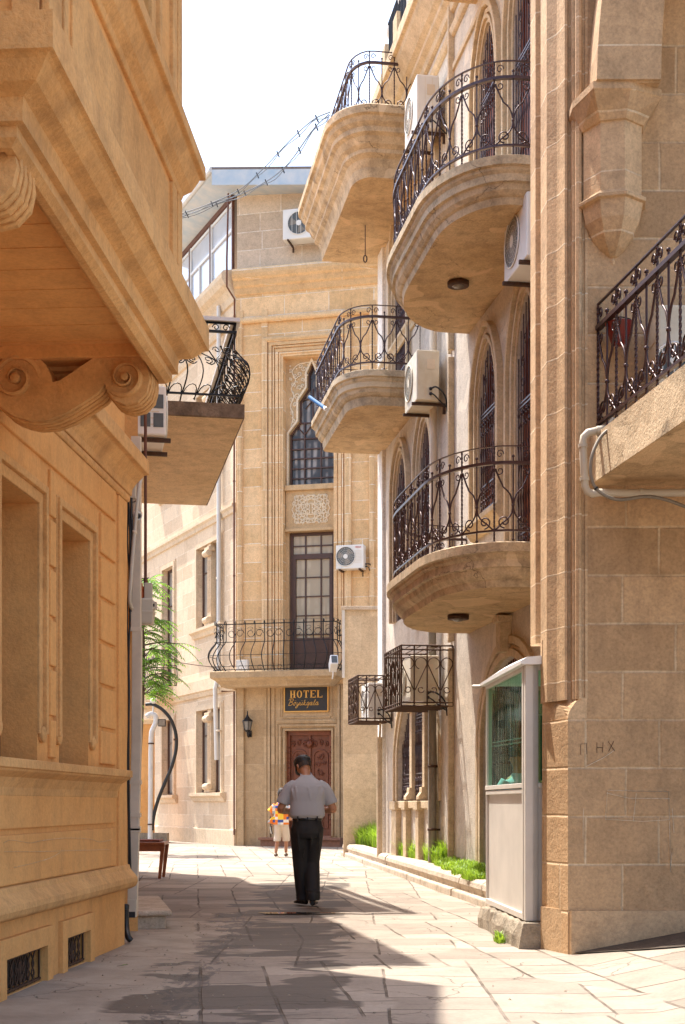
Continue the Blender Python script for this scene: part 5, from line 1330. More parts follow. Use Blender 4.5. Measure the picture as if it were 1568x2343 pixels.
# ------------------------------------------------------------ hotel sign, lantern, cameras
def sign():
    W = HW; t = thing('hotel_sign', 'black hotel name board with gold letters above the carved door', 'sign')
    a0, a1 = W.a(654), W.a(751); z0, z1 = W.z(700, 1627), W.z(700, 1573)
    mb = MB(); W.box(mb, a0, a1, .03, .06, z0, z1); mb.build('board', 'black', t)
    mb = MB()
    for x in ((a0-.03, a1+.03, z1, z1+.03), (a0-.03, a1+.03, z0-.03, z0), (a0-.03, a0, z0, z1), (a1, a1+.03, z0, z1)): W.box(mb, x[0], x[1], .03, .085, x[2], x[3])
    mb.build('frame', 'gold', t)
    mb = MB(); H = .205; zb = z0+.355; sx = (a1-a0)
    def bar(x0, y0, x1, y1, th):
        d = Vector((x1-x0, y1-y0)).normalized(); n = Vector((-d.y, d.x))*th/2
        q = [(x0+n.x, y0+n.y), (x1+n.x, y1+n.y), (x1-n.x, y1-n.y), (x0-n.x, y0-n.y)]
        mb.prism([(x, .0605, y) for x, y in q], (0, .008, 0), T=W.p)
    x = a0+sx*.12; lw = .15; gp = (sx*.76-5*lw)/4; st = .042; sf = .016
    for ch in 'HOTEL':
        V = lambda xx, w=st: (bar(xx, zb, xx, zb+H, w), bar(xx-.035, zb+.008, xx+.035, zb+.008, sf), bar(xx-.035, zb+H-.008, xx+.035, zb+H-.008, sf))
        if ch == 'H': V(x+.03); V(x+lw-.03); bar(x+.03, zb+H/2, x+lw-.03, zb+H/2, .018)
        if ch == 'O':
            n = 16; o = [(x+lw/2+lw/2*math.cos(6.2832*i/n), zb+H/2+H/2*math.sin(6.2832*i/n)) for i in range(n)]; i_ = [(x+lw/2+(lw/2-.038)*math.cos(6.2832*i/n), zb+H/2+(H/2-.016)*math.sin(6.2832*i/n)) for i in range(n)]
            mb.add([W.p(p[0], .068, p[1]) for p in o+i_], [(i, (i+1) % n, (i+1) % n+n, i+n) for i in range(n)])
        if ch == 'T': V(x+lw/2); bar(x, zb+H-.012, x+lw, zb+H-.012, .022); bar(x+.008, zb+H, x+.008, zb+H-.06, .014); bar(x+lw-.008, zb+H, x+lw-.008, zb+H-.06, .014)
        if ch in 'EL': V(x+.03); bar(x+.03, zb+.011, x+lw, zb+.011, .020); bar(x+lw-.008, zb, x+lw-.008, zb+.055, .014)
        if ch == 'E': bar(x+.03, zb+H-.011, x+lw, zb+H-.011, .020); bar(x+lw-.008, zb+H, x+lw-.008, zb+H-.055, .014); bar(x+.03, zb+H/2, x+lw-.04, zb+H/2, .016)
        x += lw+gp
    mb.build('capital_lettering', 'gold', t)
    # cursive line, strokes laid as thin tubes
    mb = MB(); S = lambda pts, r=.0105: mb.tube([W.p(a0+sx*.07+(p.x+p.y*.30)*.088, .066, z0+.155+p.y*.088) for p in smooth_pts(pts, 4)], r, 4)
    S([(.2, 0), (.35, 1.0), (.45, 1.9)]); S([(-.2, 1.5), (0, 1.9), (.6, 2.05), (1.25, 1.8), (1.0, 1.2), (.4, 1.0), (1.1, .95), (1.3, .4), (.8, 0), (.1, .05)])
    def o_(x, h=.95, w=.32): S([(x+w, h), (x, h*.7), (x-.02, .2), (x+w*.8, 0), (x+w*1.5, .4), (x+w*1.35, .85), (x+w, h), (x+w*2.2, .85)])
    def u_(x): S([(x, .9), (x-.02, .2), (x+.25, 0), (x+.6, .5)]); S([(x+.62, .95), (x+.56, .2), (x+.8, .02), (x+1.0, .4)])
    def a_(x): S([(x+.6, .85), (x+.3, .95), (x, .5), (x+.1, .05), (x+.4, .15), (x+.62, .9)]); S([(x+.64, .95), (x+.58, .15), (x+.8, .02), (x+1.0, .4)])
    o_(1.75); S([(1.85, 1.35), (1.86, 1.42)], .016); S([(2.2, 1.35), (2.21, 1.42)], .016)
    S([(2.75, .9), (2.75, .3), (3.0, .05), (3.3, .5)]); S([(3.4, .95), (3.3, 0), (3.0, -.75), (2.6, -.7), (2.9, -.2), (3.6, .4)])
    u_(3.8); S([(3.95, 1.35), (3.96, 1.42)], .016); S([(4.35, 1.35), (4.36, 1.42)], .016)
    S([(4.95, 0), (5.0, 1.7)]); S([(5.5, .95), (5.05, .5), (5.5, .0), (5.8, .3)])
    S([(6.5, .85), (6.2, .95), (5.95, .5), (6.05, .05), (6.4, .2), (6.6, .9), (6.45, -.8)]); S([(6.45, -.8), (6.3, -.9)])
    a_(6.9); S([(8.1, .3), (8.35, 1.7), (8.15, 1.2), (8.15, .2), (8.4, .02), (8.6, .4)]); a_(8.75)
    mb.build('cursive_lettering', 'gold', t)
sign()
def lantern():
    W = HW; t = thing('wall_lantern', 'black wall lantern on the ground floor left of the carved door', 'lantern')
    a = W.a(573); z = W.z(573, 1662); c = W.p(a, .27, z)
    mb = MB(); mb.box(a-.05, a+.05, 0, .05, z-.30, z-.12, T=W.p); mb.tube(smooth_pts([W.p(a, .03, z-.2), W.p(a, .15, z-.30), W.p(a, .26, z-.26), W.p(a, .27, z-.14)], 4), .017, 6); mb.build('arm', 'iron_black', t)
    mb = MB(); mb.lathe([(.03, -.16), (.085, -.12), (.13, .10), (.13, .12)], c, 6, smooth=False); mb.build('lantern_glass', 'lampglass', t)
    mb = MB(); mb.lathe([(.001, -.18), (.05, -.17), (.09, -.115), (.001, -.11)], c, 6, smooth=False); mb.lathe([(.001, .11), (.16, .12), (.15, .14), (.07, .21), (.05, .24), (.02, .30), (.012, .40), (.001, .41)], c, 6, smooth=False)
    for k in range(6):
        q = 2*math.pi*k/6; ax = Vector((0, 0, 1)); aa = ax.orthogonal().normalized(); bb = ax.cross(aa)
        d = aa*math.cos(q)+bb*math.sin(q); mb.tube([c+d*.088+Vector((0, 0, -.12)), c+d*.134+Vector((0, 0, .12))], .009, 4)
    mb.build('lantern_frame', 'iron_black', t)
lantern()
def cctv(label, c, dirv, r=.045, L=.22, mount=None, m='white'):
    t = thing('security_camera', label, 'camera', 'security cameras on the walls'); c = Vector(c); d = Vector(dirv).normalized()
    mb = MB(); mb.lathe([(.001, -L), (r*.9, -L), (r, -L*.8), (r, .0), (r*.82, .0), (r*.80, -.015), (.001, -.015)], c, 16, tuple(d)); mb.build('camera_body', m, t)
    mb = MB(); mb.lathe([(.001, -.012), (r*.62, -.012), (r*.55, -.004), (.001, .0)], c, 14, tuple(d)); mb.build('lens', 'black', t)
    mb = MB(); b = c-d*L*.5; mt = Vector(mount or (b+Vector((0, 0, -.12)))); mb.tube([b, (b+mt)/2+Vector((0, 0, -.01)), mt], r*.28, 6); mb.ball(mt, r*.5, 6); mb.build('mount', m, t)
    return t
c = P(316, 1181, 265); cctv('round grey-white bullet camera beside the left downpipe', c, (.28, -1, -.30), .036, .16, c+Vector((-.09, .16, .03)))
# boxy camera below hotel balcony edge
t = thing('security_camera', 'boxy white camera on the right end of the hotel balcony', 'camera', 'security cameras on the walls')
c = P(763, 1519, 87.2); mb = MB(); mb.box(-.10, .10, -.22, .20, -.14, .14); b = mb.build('camera_body', 'white', t, bevel=.02); mb = MB(); mb.box(-.075, .075, -.226, -.221, -.11, .10); mb.build('lens_window', 'ac_dark', t)
mb = MB(); mb.tube([(0, .1, -.1), (0, .2, -.22), (0, .35, -.24)], .02, 5); mb.build('mount', 'white', t); t.location = c; t.rotation_euler = (R(-28), 0, R(8))
t = thing('junction_box', 'small white utility box on the floor of the hotel balcony', 'box'); mb = MB(); mb.box(HW.a(551), HW.a(577), .25, .42, 4.745, 5.08, T=HW.p); mb.build('casing', 'ac', t, bevel=.01); mb = MB(); mb.box(HW.a(555), HW.a(573), .421, .43, 4.80, 5.03, T=HW.p); mb.build('cover', 'white', t, bevel=.004)

# ------------------------------------------------------------ pipes and meters by the left corner
def left_services():
    s = 262; q = lambda u, v, ss=s: P(u, v, ss)
    t = thing('downpipe', 'square grey painted downpipe at the corner of the ochre stone building', 'downpipe')
    mb = MB(); h = .042
    def sq(pts, hh=h, dd=.035):
        rings = [[p+Vector((sx*hh, sy*dd, 0)) for sx, sy in ((-1, -1), (1, -1), (1, 1), (-1, 1))] for p in pts]; mb.loft(rings, False)
    sq([q(312, 1000), q(312, 1440)]); sq([q(314, 1445), q(313, 1700), q(304, 2060)]); 
    sq([q(304, 2058), q(304, 2075), q(302, 2098)], .040, .055)
    mb.build('pipe', 'grey_pipe', t, bevel=.004); mb = MB(); 
    for v in (1180, 1445, 1795, 1870, 1900, 1905): 
        p = q(312 if v < 1500 else 311-(v-1800)*.02, v); mb = MB(); mb.box(p.x-.048, p.x+.048, p.y-.042, p.y+.042, p.z, p.z+.035); mb.build('pipe_collar', 'grey_pipe', t)
    mb = MB(); p = q(302, 2098.5); mb.box(p.x-.036, p.x+.036, p.y-.056, p.y+.03, p.z-.002, p.z+.05); mb.build('outlet', 'black', t)
    t = thing('gas_pipe', 'thin rust-brown vertical gas pipe below the left scroll bracket', 'pipe')
    mb = MB(); mb.tube([q(333, 940, 255), q(333, 1330, 255)], .0135, 8); mb.tube([q(333, 1325, 255), q(334, 1345, 255), q(333, 1372, 255)], .02, 8); mb.build('pipe', 'rustpipe', t)
    mb = MB(); mb.lathe([(.02, 0), (.034, .01), (.034, .05), (.022, .06), (.03, .07), (.03, .11), (.02, .12)], q(333, 1372, 255), 8); mb.lathe([(.03, 0), (.036, .02), (.036, .06), (.028, .08), (.034, .10), (.03, .15)], q(319, 1372, 256), 8); mb.build('union', 'orangepipe', t)
    mb = MB(); mb.tube(smooth_pts([q(319, 1340, 256), q(318, 1332, 256), q(308, 1330, 258), q(300, 1332, 262)], 3), .017, 6); mb.build('branch', 'rust', t)
    t = thing('gas_meter', 'cream gas meter hanging on the downpipe by the left corner', 'meter')
    p = q(330, 1400, 256); w = .088
    mb = MB(); mb.loft([[(p.x+sx*w*k, p.y+sy*.075*k, p.z+z) for sx, sy in ((-1, -1), (1, -1), (1, 1), (-1, 1))] for z, k in ((-.115, .78), (-.10, .9), (-.02, .98), (-.018, 1.03), (.0, 1.03), (.002, .99), (.10, .96), (.115, .85))], False); mb.build('casing', 'cream', t, bevel=.008)
    mb = MB(); mb.box(p.x+.02, p.x+.115, p.y-.05, p.y+.02, p.z+.02, p.z+.085); mb.box(p.x-.0, p.x+.07, p.y+.0, p.y+.05, p.z+.115, p.z+.26); mb.build('counter', 'cream', t, bevel=.004); mb = MB(); mb.box(p.x+.04, p.x+.10, p.y-.053, p.y-.049, p.z+.04, p.z+.065); mb.build('dial', 'black', t)
    t = thing('conduit', 'curved cream plastic conduit slanting down in front of the left downpipe', 'conduit')
    mb = MB(); mb.tube(smooth_pts([q(326, 1085, 262), q(318, 1120, 264), q(308, 1220, 266), q(300, 1320, 268), (q(297, 1375, 268)), q(302, 1392, 266)], 4), .0165, 8); mb.build('conduit_tube', 'cream', t); mb = MB(); mb.lathe([(.001, 0), (.02, 0), (.02, .03), (.001, .03)], q(308, 1222, 266), 8); mb.build('clip', 'grey_pipe', t)
    t = thing('junction_box', 'slim pale electrical box under the end of the left cornice', 'box'); p = q(302, 1122, 268); mb = MB(); mb.box(p.x-.035, p.x+.035, p.y-.03, p.y+.03, p.z-.07, p.z+.07); mb.build('casing', 'cream', t, bevel=.005); mb = MB(); mb.tube([p+Vector((0, -.03, -.07)), p+Vector((.0, -.03, -.25))], .012, 6); mb.build('cable_entry', 'rubber', t)
    t = thing('cable_bundle', 'black cables running down beside the left downpipe', 'cables')
    rd = random.Random(9)
    for k in range(4):
        mb = MB(); mb.tube(smooth_pts([q(294+k*2.5+rd.uniform(-3, 3), v, 266) for v in (1120+k*20, 1180, 1240, 1330, 1400, 1500, 1600, 1750, 1900, 2000)[0:(10 if k < 2 else 5)]], 3), .007+.002*(k % 2), 5); mb.build('cable', 'rubber', t)
    mb = MB(); mb.tube(smooth_pts([q(297, 1338, 262), q(318, 1332, 258), q(340, 1322, 254)], 3), .005, 4); mb.tube(smooth_pts([q(300, 1150, 266), q(312, 1145, 264), q(318, 1120, 264)], 3), .005, 4); mb.build('loose_end', 'rubber', t)
    t = thing('drain_hose', 'short black hose at the foot of the left corner', 'hose'); mb = MB(); mb.tube(smooth_pts([P(288, 2080, 276), P(289, 2120, 276), P(293, 2143, 278), P(300, 2152, 278)], 4), .026, 8); mb.build('hose', 'rubber', t); mb = MB(); mb.lathe([(.028, 0), (.03, .03), (.02, .04)], P(288, 2080, 276), 8); mb.build('collar', 'rubber', t)
    t = thing('stone_step', 'worn stone doorstep on the ground beyond the left downpipe', 'step')
    W = BW; mb = MB(); mb.box(.25, 2.3, -.3, .27, -.05, .12, T=W.p); mb.build('riser', 'kerb', t, bevel=.02); mb = MB(); mb.box(.18, 2.35, -.3, .32, .12, .17, T=W.p); mb.build('tread', 'kerb', t, bevel=.018)
left_services()
def bench():
    t = thing('wooden_bench', 'red-brown varnished wooden bench with cloth on top, standing by the left wall', 'bench')
    c = Vector((-2.98, 22.25, 0)); mb = MB(); x0, x1, y0, y1 = -.42, .24, -.30, .30
    mb.box(x0, x1, y0, y1, .52, .565); mb.build('seat', 'bench', t, bevel=.01); mb = MB()
    for y in (y0+.04, y1-.07): mb.box(x0+.05, x1-.05, y, y+.03, .42, .52)
    mb.build('apron', 'bench', t)
    for sx in (-1, 1):
        for sy in (-1, 1):
            mb = MB(); xt = x1-.03 if sx > 0 else x0+.05; yt = sy*.25
            mb.hexa([(xt-.055*(sx > 0)-.0-.02, yt-.02, 0), (xt-.055*(sx > 0)+.025, yt-.02, 0), (xt-.055*(sx > 0)+.025, yt+.02, 0), (xt-.055*(sx > 0)-.02, yt+.02, 0), (xt-.03, yt-.03, .52), (xt+.035, yt-.03, .52), (xt+.035, yt+.03, .52), (xt-.03, yt+.03, .52)]); mb.build('leg', 'bench', t, bevel=.006)
    mb = MB(); mb.box(x0, x1-.08, y0+.06, y1-.05, .566, .60); mb.build('seat_cloth', 'bench_cloth', t, bevel=.014)
    t.location = c
bench()
def pillar_group():
    s = 76; t = thing('gate_pillar', 'narrow ochre gate pillar far down the street at the left', 'pillar')
    a, b = P(318, 1930, s), P(349, 1930, s); mb = MB(); mb.box(a.x-.5, b.x, a.y, a.y+.5, -.05, 3.55); mb.build('shaft', 'ochre', t); mb = MB(); mb.box(a.x-.5, b.x+.04, a.y-.04, a.y+.54, 3.55, 3.70); mb.box(b.x-.40, b.x+.08, a.y-.07, a.y+.54, 2.75, 2.80) if False else None; mb.build('cap', 'hotel_trim', t, bevel=.01); mb = MB(); mb.box(a.x-.5, b.x+.45, a.y-.05, a.y+.4, -.05, .28); mb.build('plinth', 'concrete', t)
    q = lambda u, v: P(u, v, 77)
    t = thing('standpipe', 'pale grey pipe with an elbow standing against the far gate pillar', 'pipe'); mb = MB(); mb.tube(smooth_pts([q(335, 1640), q(345, 1634), q(356, 1638), q(356, 1655), q(350, 1668), q(346, 1690), q(345, 1800), q(344, 1925)], 3), .075, 8); mb.build('pipe', 'white_pipe', t); mb = MB(); mb.tube([q(346, 1700), q(346, 1703)], .095, 8); mb.tube([q(344.5, 1885), q(344.5, 1888)], .095, 8); mb.build('pipe_clamp', 'rust', t)
    t = thing('floodlight', 'small square floodlight with a round sensor above the far gate pillar', 'floodlight'); c = q(371, 1654); mb = MB(); mb.box(c.x-.11, c.x+.11, c.y-.05, c.y+.05, c.z-.11, c.z+.11); mb.build('housing', 'iron_black', t, bevel=.01); mb = MB(); mb.box(c.x-.09, c.x+.09, c.y-.056, c.y-.051, c.z-.09, c.z+.09); mb.build('glass', 'lampglass', t)
    mb = MB(); mb.ball(q(351, 1604), .10, 10); mb.tube([q(351, 1612), q(350, 1636)], .025, 6); mb.tube([q(356, 1650), q(364, 1652)], .03, 6); mb.build('sensor', 'ac', t)
    t = thing('hose', 'thick black hose looping in a big arc in front of the far left windows', 'hose'); mb = MB(); mb.tube(smooth_pts([q(333, 1612), q(350, 1612), q(372, 1624), q(392, 1648), q(403, 1682), q(403, 1715), q(394, 1752), q(378, 1790), q(362, 1830), q(352, 1868), q(348, 1900)], 4), .052, 8); mb.build('hose_tube', 'rubber', t); mb = MB(); mb.tube([q(402, 1690), q(402.5, 1694)], .07, 8); mb.build('clamp', 'rust', t)
pillar_group()
def misc_pipes():
    W = FW; t = thing('downpipe', 'slim white downpipe on the pale limestone building', 'downpipe'); mb = MB(); mb.tube([W.p(W.a(511), .13, 15.2), W.p(W.a(511), .13, 4.85), W.p(W.a(508), .20, 4.4), W.p(W.a(506), .13, 2.4)], .062, 8); mb.build('pipe', 'white_pipe', t); mb = MB()
    for z in (3.2, 7.5, 10.5, 13): mb.lathe([(.07, 0), (.075, .04), (.06, .05)], W.p(W.a(510), .13, z), 8)
    mb.build('pipe_clamp', 'grey_pipe', t)
    t = thing('gas_pipe', 'thin dark brown pipe running down the corner of the hotel front', 'pipe'); c = HW.p(0.02, .05, 0)
    g = lambda z, dx=0, dy=0: Vector((c.x-.05+dx, c.y-.05+dy, z)); mb = MB(); mb.tube([g(17.9, -.15, -.1), g(15.95, -.16, -.5), g(15.2, -.16, -.5), g(15.0, .02, -.1), g(9.6), g(4.9)], .026, 6); mb.tube([g(4.25, -.35, 0), g(4.25), g(.3)], .024, 6); mb.build('pipe', 'rustpipe', t); mb = MB()
    for z in (13, 10, 7.4): mb.lathe([(.03, 0), (.04, .03), (.03, .06)], g(z), 6)
    mb.build('pipe_joint', 'rustpipe', t)
    # overhead cables

    for k, (lab, pts) in enumerate((('upper overhead cable with ties strung from the top round balcony', [(755, 256, 143), (715, 275, 135), (660, 325, 122), (600, 388, 110), (545, 436, 100), (470, 470, 93), (405, 492, 88)]), ('lower sagging overhead cable with ties strung from the top round balcony', [(752, 262, 143), (715, 298, 134), (665, 368, 122), (620, 408, 112), (560, 440, 102), (480, 472, 93), (405, 500, 88)]))):
        t = thing('overhead_cable', lab, 'cable', 'cables over the street'); mb = MB(); pp = smooth_pts([P(*p) for p in pts], 5); mb.tube(pp, .012, 4); mb.tube([p+Vector((0, 0, -.05-.03*math.sin(i))) for i, p in enumerate(pp)], .009, 4); mb.build('cable', 'rubber', t)
        for i in range(4, len(pp)-2, 4): mb = MB(); mb.tube([pp[i]+Vector((-.02, 0, .04)), pp[i]+Vector((.03, 0, -.08))], .013, 4); mb.build('cable_tie', 'rubber', t)
    t = thing('pole', 'bright blue plastic pole poking out of the far round balcony', 'pole'); mb = MB(); a_, b_ = P(709, 909, 138), P(744, 934, 141); mb.tube([a_, b_], .033, 8); mb.build('tube', 'blue', t); mb = MB(); mb.tube([b_, b_+(b_-a_).normalized()*.06], .036, 8); mb.build('end_cap', 'white', t)
    t = thing('hanging_wire', 'coiled wire dangling below the top round balcony', 'wire'); mb = MB(); mb.tube([P(836, 515, 138), P(836, 585, 138)], .008, 4); mb.build('wire', 'rust', t); mb = MB(); mb.tube([P(836+4*math.cos(i*.7), 592+8*math.sin(i*.7), 138) for i in range(26)], .011, 4); mb.build('coil', 'rust', t)
    t = thing('washing_line', 'thin slack line in front of the far left facade', 'line'); mb = MB(); mb.tube(smooth_pts([P(405, 1515, 80), P(450, 1522, 81), P(507, 1528, 83)], 3), .012, 4); mb.build('line', 'rust', t); mb = MB(); mb.ball(P(405, 1515, 80), .03, 6); mb.build('hook', 'rust', t)
    # waste pipe under the brown balcony
    q = lambda u, v, s=307: P(u, v, s); t = thing('waste_pipe', 'pale plastic waste pipe bending round the brown stone balcony', 'pipe'); mb = MB(); mb.tube([q(1405, 962, 303), q(1392, 978, 304), q(1365, 986), q(1346, 990), q(1336, 1000), q(1334, 1015), q(1336, 1060), q(1339, 1112), q(1344, 1124), q(1356, 1130), q(1372, 1127), q(1440, 1128), q(1600, 1127)], .029, 10); mb.build('pipe', 'pipe_dull' if False else 'cream', t)
    mb = MB()
    for p0, p1 in (((1334, 1016), (1334.3, 1024)), ((1337.5, 1092), (1338, 1100)), ((1366, 986), (1372, 985)), ((1464, 1128), (1470, 1128))): mb = MB(); mb.tube([q(*p0), q(*p1)], .036, 10); mb.build('pipe_socket', 'cream', t)
    t = thing('black_cable', 'grey-black cable looping beside the waste pipe of the brown stone balcony', 'cable'); mb = MB(); mb.tube(smooth_pts([q(1400, 978, 312), q(1375, 1000, 312), q(1356, 1040, 313), q(1352, 1080, 313), (q(1362, 1115, 313)), q(1392, 1137, 313), q(1425, 1143, 312), q(1480, 1136, 311), q(1530, 1145, 310), q(1600, 1172, 310)], 5), .013, 6); mb.build('cable', 'pipe_dull', t); mb = MB(); mb.tube([q(1363, 1116, 313), q(1366, 1119, 313)], .018, 6); mb.build('cable_tie', 'rubber', t)
    t = thing('plastic_bucket', 'dark red plastic tub hung behind the brown stone balcony railing', 'tub'); c = P(1418, 760, 306); mb = MB(); mb.lathe([(.02, -.10), (.06, -.09), (.105, .06), (.11, .065), (.10, .07), (.001, .02)], c, 18); M['redtub'] = simple('dark_red_plastic', (.22, .02, .02), .4); mb.build('tub', 'redtub', t); mb = MB(); mb.tube([c+Vector((math.cos(i*math.pi/8)*.105, 0, .065+.05*math.sin(i*math.pi/8))) for i in range(9)], .005, 4); mb.build('handle', 'iron_black', t)
misc_pipes()

# ------------------------------------------------------------ kiosk
def kiosk():
    t = thing('guard_booth', 'narrow aluminium guard booth with glass upper half on a concrete footing', 'booth')
    A_, B_ = Vector((1.35, 13.44)), Vector((1.467, 11.40)); e = (B_-A_).normalized(); n = Vector((e.y, -e.x)); L = (B_-A_).length
    if n.x > 0: n = -n
    p = lambda a, w, z: (A_.x+e.x*a+n.x*w, A_.y+e.y*a+n.y*w, z)   # a towards us, w to the street
    D = .95
    mb = MB(); rd = random.Random(8); N = 14; rings = []
    for i in range(N+1):
        a = .06+(L+.05)*i/N; j = lambda: rd.uniform(-.014, .014); rings.append([p(a, .085+j(), -.1), p(a, .075+j(), .10+j()), p(a, .05+j(), .20+j()), p(a, -D-.1, .21), p(a, -D-.1, -.1)])
    mb.loft(rings, False); mb.build('footing', 'concrete', t, bevel=.015)
    z0, zm, z1 = .215, 1.29, 2.27
    fr = MB(); b = lambda a0, a1, w0, w1, za, zb: fr.box(a0, a1, w0, w1, za, zb, T=p)
    pw = .055
    b(0, pw*.5, -pw, 0, z0, z1); b(L-.13, L-.075, -.05, .012, z0, z1); b(L-.07, L, -.10, .006, z0, z1)
    b(.0, L-.07, -.045, .004, z0, z0+.05); b(.0, L-.13, -.045, .008, zm-.01, zm+.03); b(.0, L-.13, -.045, .002, zm-.055, zm-.018); b(0, L-.1, -.045, .002, z1-.04, z1)
    # near end
    for w0, w1 in ((-.10, -.05), (-D, -D+.05)): b(L-.05, L, w0, w1, z0, z1)
    b(L-.045, L-.005, -D, -.05, zm-.01, zm+.03); b(L-.045, L-.005, -D, -.05, z0, z0+.05); b(L-.045, L-.005, -D, -.05, z1-.05, z1)
    b(0, .05, -D, -D+.05, z0, z1); b(0, L, -D, -D+.03, z1-.04, z1)
    fr.build('frame', 'alu', t, bevel=.004)
    mb = MB(); mb.box(.03, L-.13, -.03, -.022, z0+.05, zm-.055, T=p); mb.build('side_panel', 'alu', t)
    mb = MB(); mb.box(L-.03, L-.022, -D+.05, -.10, z0+.05, zm-.01, T=p); mb.build('end_panel', 'alu', t); mb = MB(); mb.box(.0, L, -D-.02, -D, z0, zm, T=p); mb.build('back_panel', 'alu', t)
    mb = MB(); mb.box(.06, L-.06, -D-.012, -D-.008, zm, z1-.05, T=p); mb.build('back_glass', 'booth_glass', t)
    mb = MB(); mb.box(.0, .02, -D, -.05, z0, zm, T=p); mb.build('rear_panel', 'alu', t)
    mb = MB(); mb.box(.008, .012, -D+.06, -.06, zm, z1-.05, T=p); mb.build('rear_glass', 'booth_glass', t)
    mb = MB(); mb.box(.03, L-.13, -.026, -.022, zm+.03, z1-.04, T=p); g = mb.build('side_glass', 'booth_glass', t)
    mb = MB(); mb.box(L-.026, L-.022, -D+.05, -.10, zm+.03, z1-.05, T=p); mb.build('end_glass', 'booth_glass', t)
    mb = MB(); rings = []
    for i in range(9):
        k = i/8; a = -.06+(L+.12)*k; dz = .03*math.sin(k*math.pi)+.015*k; rings.append([p(a, .03, z1-.008), p(a, .050, z1-.006), p(a, .052, z1+.014+dz*.4), p(a, .0, z1+.040+dz*.7), p(a, -.35, z1+.07+dz), p(a, -D-.05, z1+.05), p(a, -D-.05, z1+.0)])
    mb.loft(rings, False); mb.build('roof', 'white', t)
    mb = MB(); mb.tube([p(-.14, .10, z1+.0), p(-.03, .04, z1-.010)], .016, 5); mb.build('roof_edge_tube', 'alu', t)
    t2 = thing('green_curtain', 'green cloth hanging in the near window of the aluminium booth', 'cloth')
    rings = []
    for i in range(22): w = -.125-.028*i; rings.append([p(L-.045-.012*math.sin(i*1.1), w, z) for z in (1.34, 1.5, 1.72, 1.86)])
    mb = MB(); vs = [q for r in rings for q in r]; mb.add(vs, [(i*4+k, (i+1)*4+k, (i+1)*4+k+1, i*4+k+1) for i in range(21) for k in range(3)], True); mb.build('cloth', 'green_cloth', t2)
    mb = MB(); mb.tube([p(L-.05, -.1, 1.865), p(L-.05, -.9, 1.865)], .006, 5); mb.build('curtain_wire', 'grey_pipe', t2)
    # small weeds at its foot
    return p, L
kp, kL = kiosk()

# ------------------------------------------------------------ plants
def grass_clump(name, label, spots, h, n, seed, mt='grass', group=None, cat='grass'):
    rd = random.Random(seed); mb = MB()
    for i in range(n):
        cx, cy, cz, sx, sy = rd.choice(spots); r_, th = rd.random()**.6, rd.uniform(0, 6.283)
        x, y = cx+sx*r_*math.cos(th), cy+sy*r_*math.sin(th); hh = h*rd.uniform(.35, 1)*(1.15-.5*r_); ln = rd.uniform(.1, .75)*hh; d = rd.uniform(0, 6.283); dx, dy = math.cos(d), math.sin(d); wd = rd.uniform(.004, .010)
        px, py = -dy*wd, dx*wd
        mb.add([(x-px, y-py, cz), (x+px, y+py, cz), (x+dx*ln*.3+px*.9, y+dy*ln*.3+py*.9, cz+hh*.6), (x+dx*ln*.3-px*.9, y+dy*ln*.3-py*.9, cz+hh*.6), (x+dx*ln, y+dy*ln, cz+hh*(.95-.3*ln/h))], [(0, 1, 2, 3), (3, 2, 4)])
    o = mb.build(name, mt); o['kind'] = 'stuff'; tag(o, label, cat); return o
def plpt(u, s, z=.25): q = P(u, 0, s); return (q.x, q.y, z)
sp = []
for u, s, sx, sy in ((835, 104, .22, .8), (855, 105, .30, .8), (880, 108, .28, .9), (908, 112, .22, .7)): x, y, z = plpt(u, s); sp.append((x, y, z, sx, sy))
grass_clump('tall_grass', 'tall dark green grass at the far end of the planter', sp, .66, 7000, 1)
sp = []
for u, s, sx, sy in ((930, 124, .22, .9), (950, 132, .34, 1.1), (980, 138, .34, 1.1), (1008, 145, .26, .9), (1025, 152, .26, .8)): x, y, z = plpt(u, s); sp.append((x, y, z, sx, sy))
grass_clump('short_grass', 'bright green grass mound in the middle of the planter', sp, .50, 15000, 2)
sp = []
for u, s, sx, sy in ((1040, 160, .28, .7), (1065, 170, .32, .7), (1088, 180, .30, .6), (1105, 190, .25, .6)): x, y, z = plpt(u, s); sp.append((x, y, z, sx, sy))
grass_clump('low_grass', 'thin low grass at the near end of the planter by the booth', sp, .20, 8000, 3)
q = kp(1.55, .10, 0); grass_clump('weed', 'small weed tuft at the foot of the booth footing', [(q[0]-.03, q[1], .0, .05, .16)], .13, 90, 5)
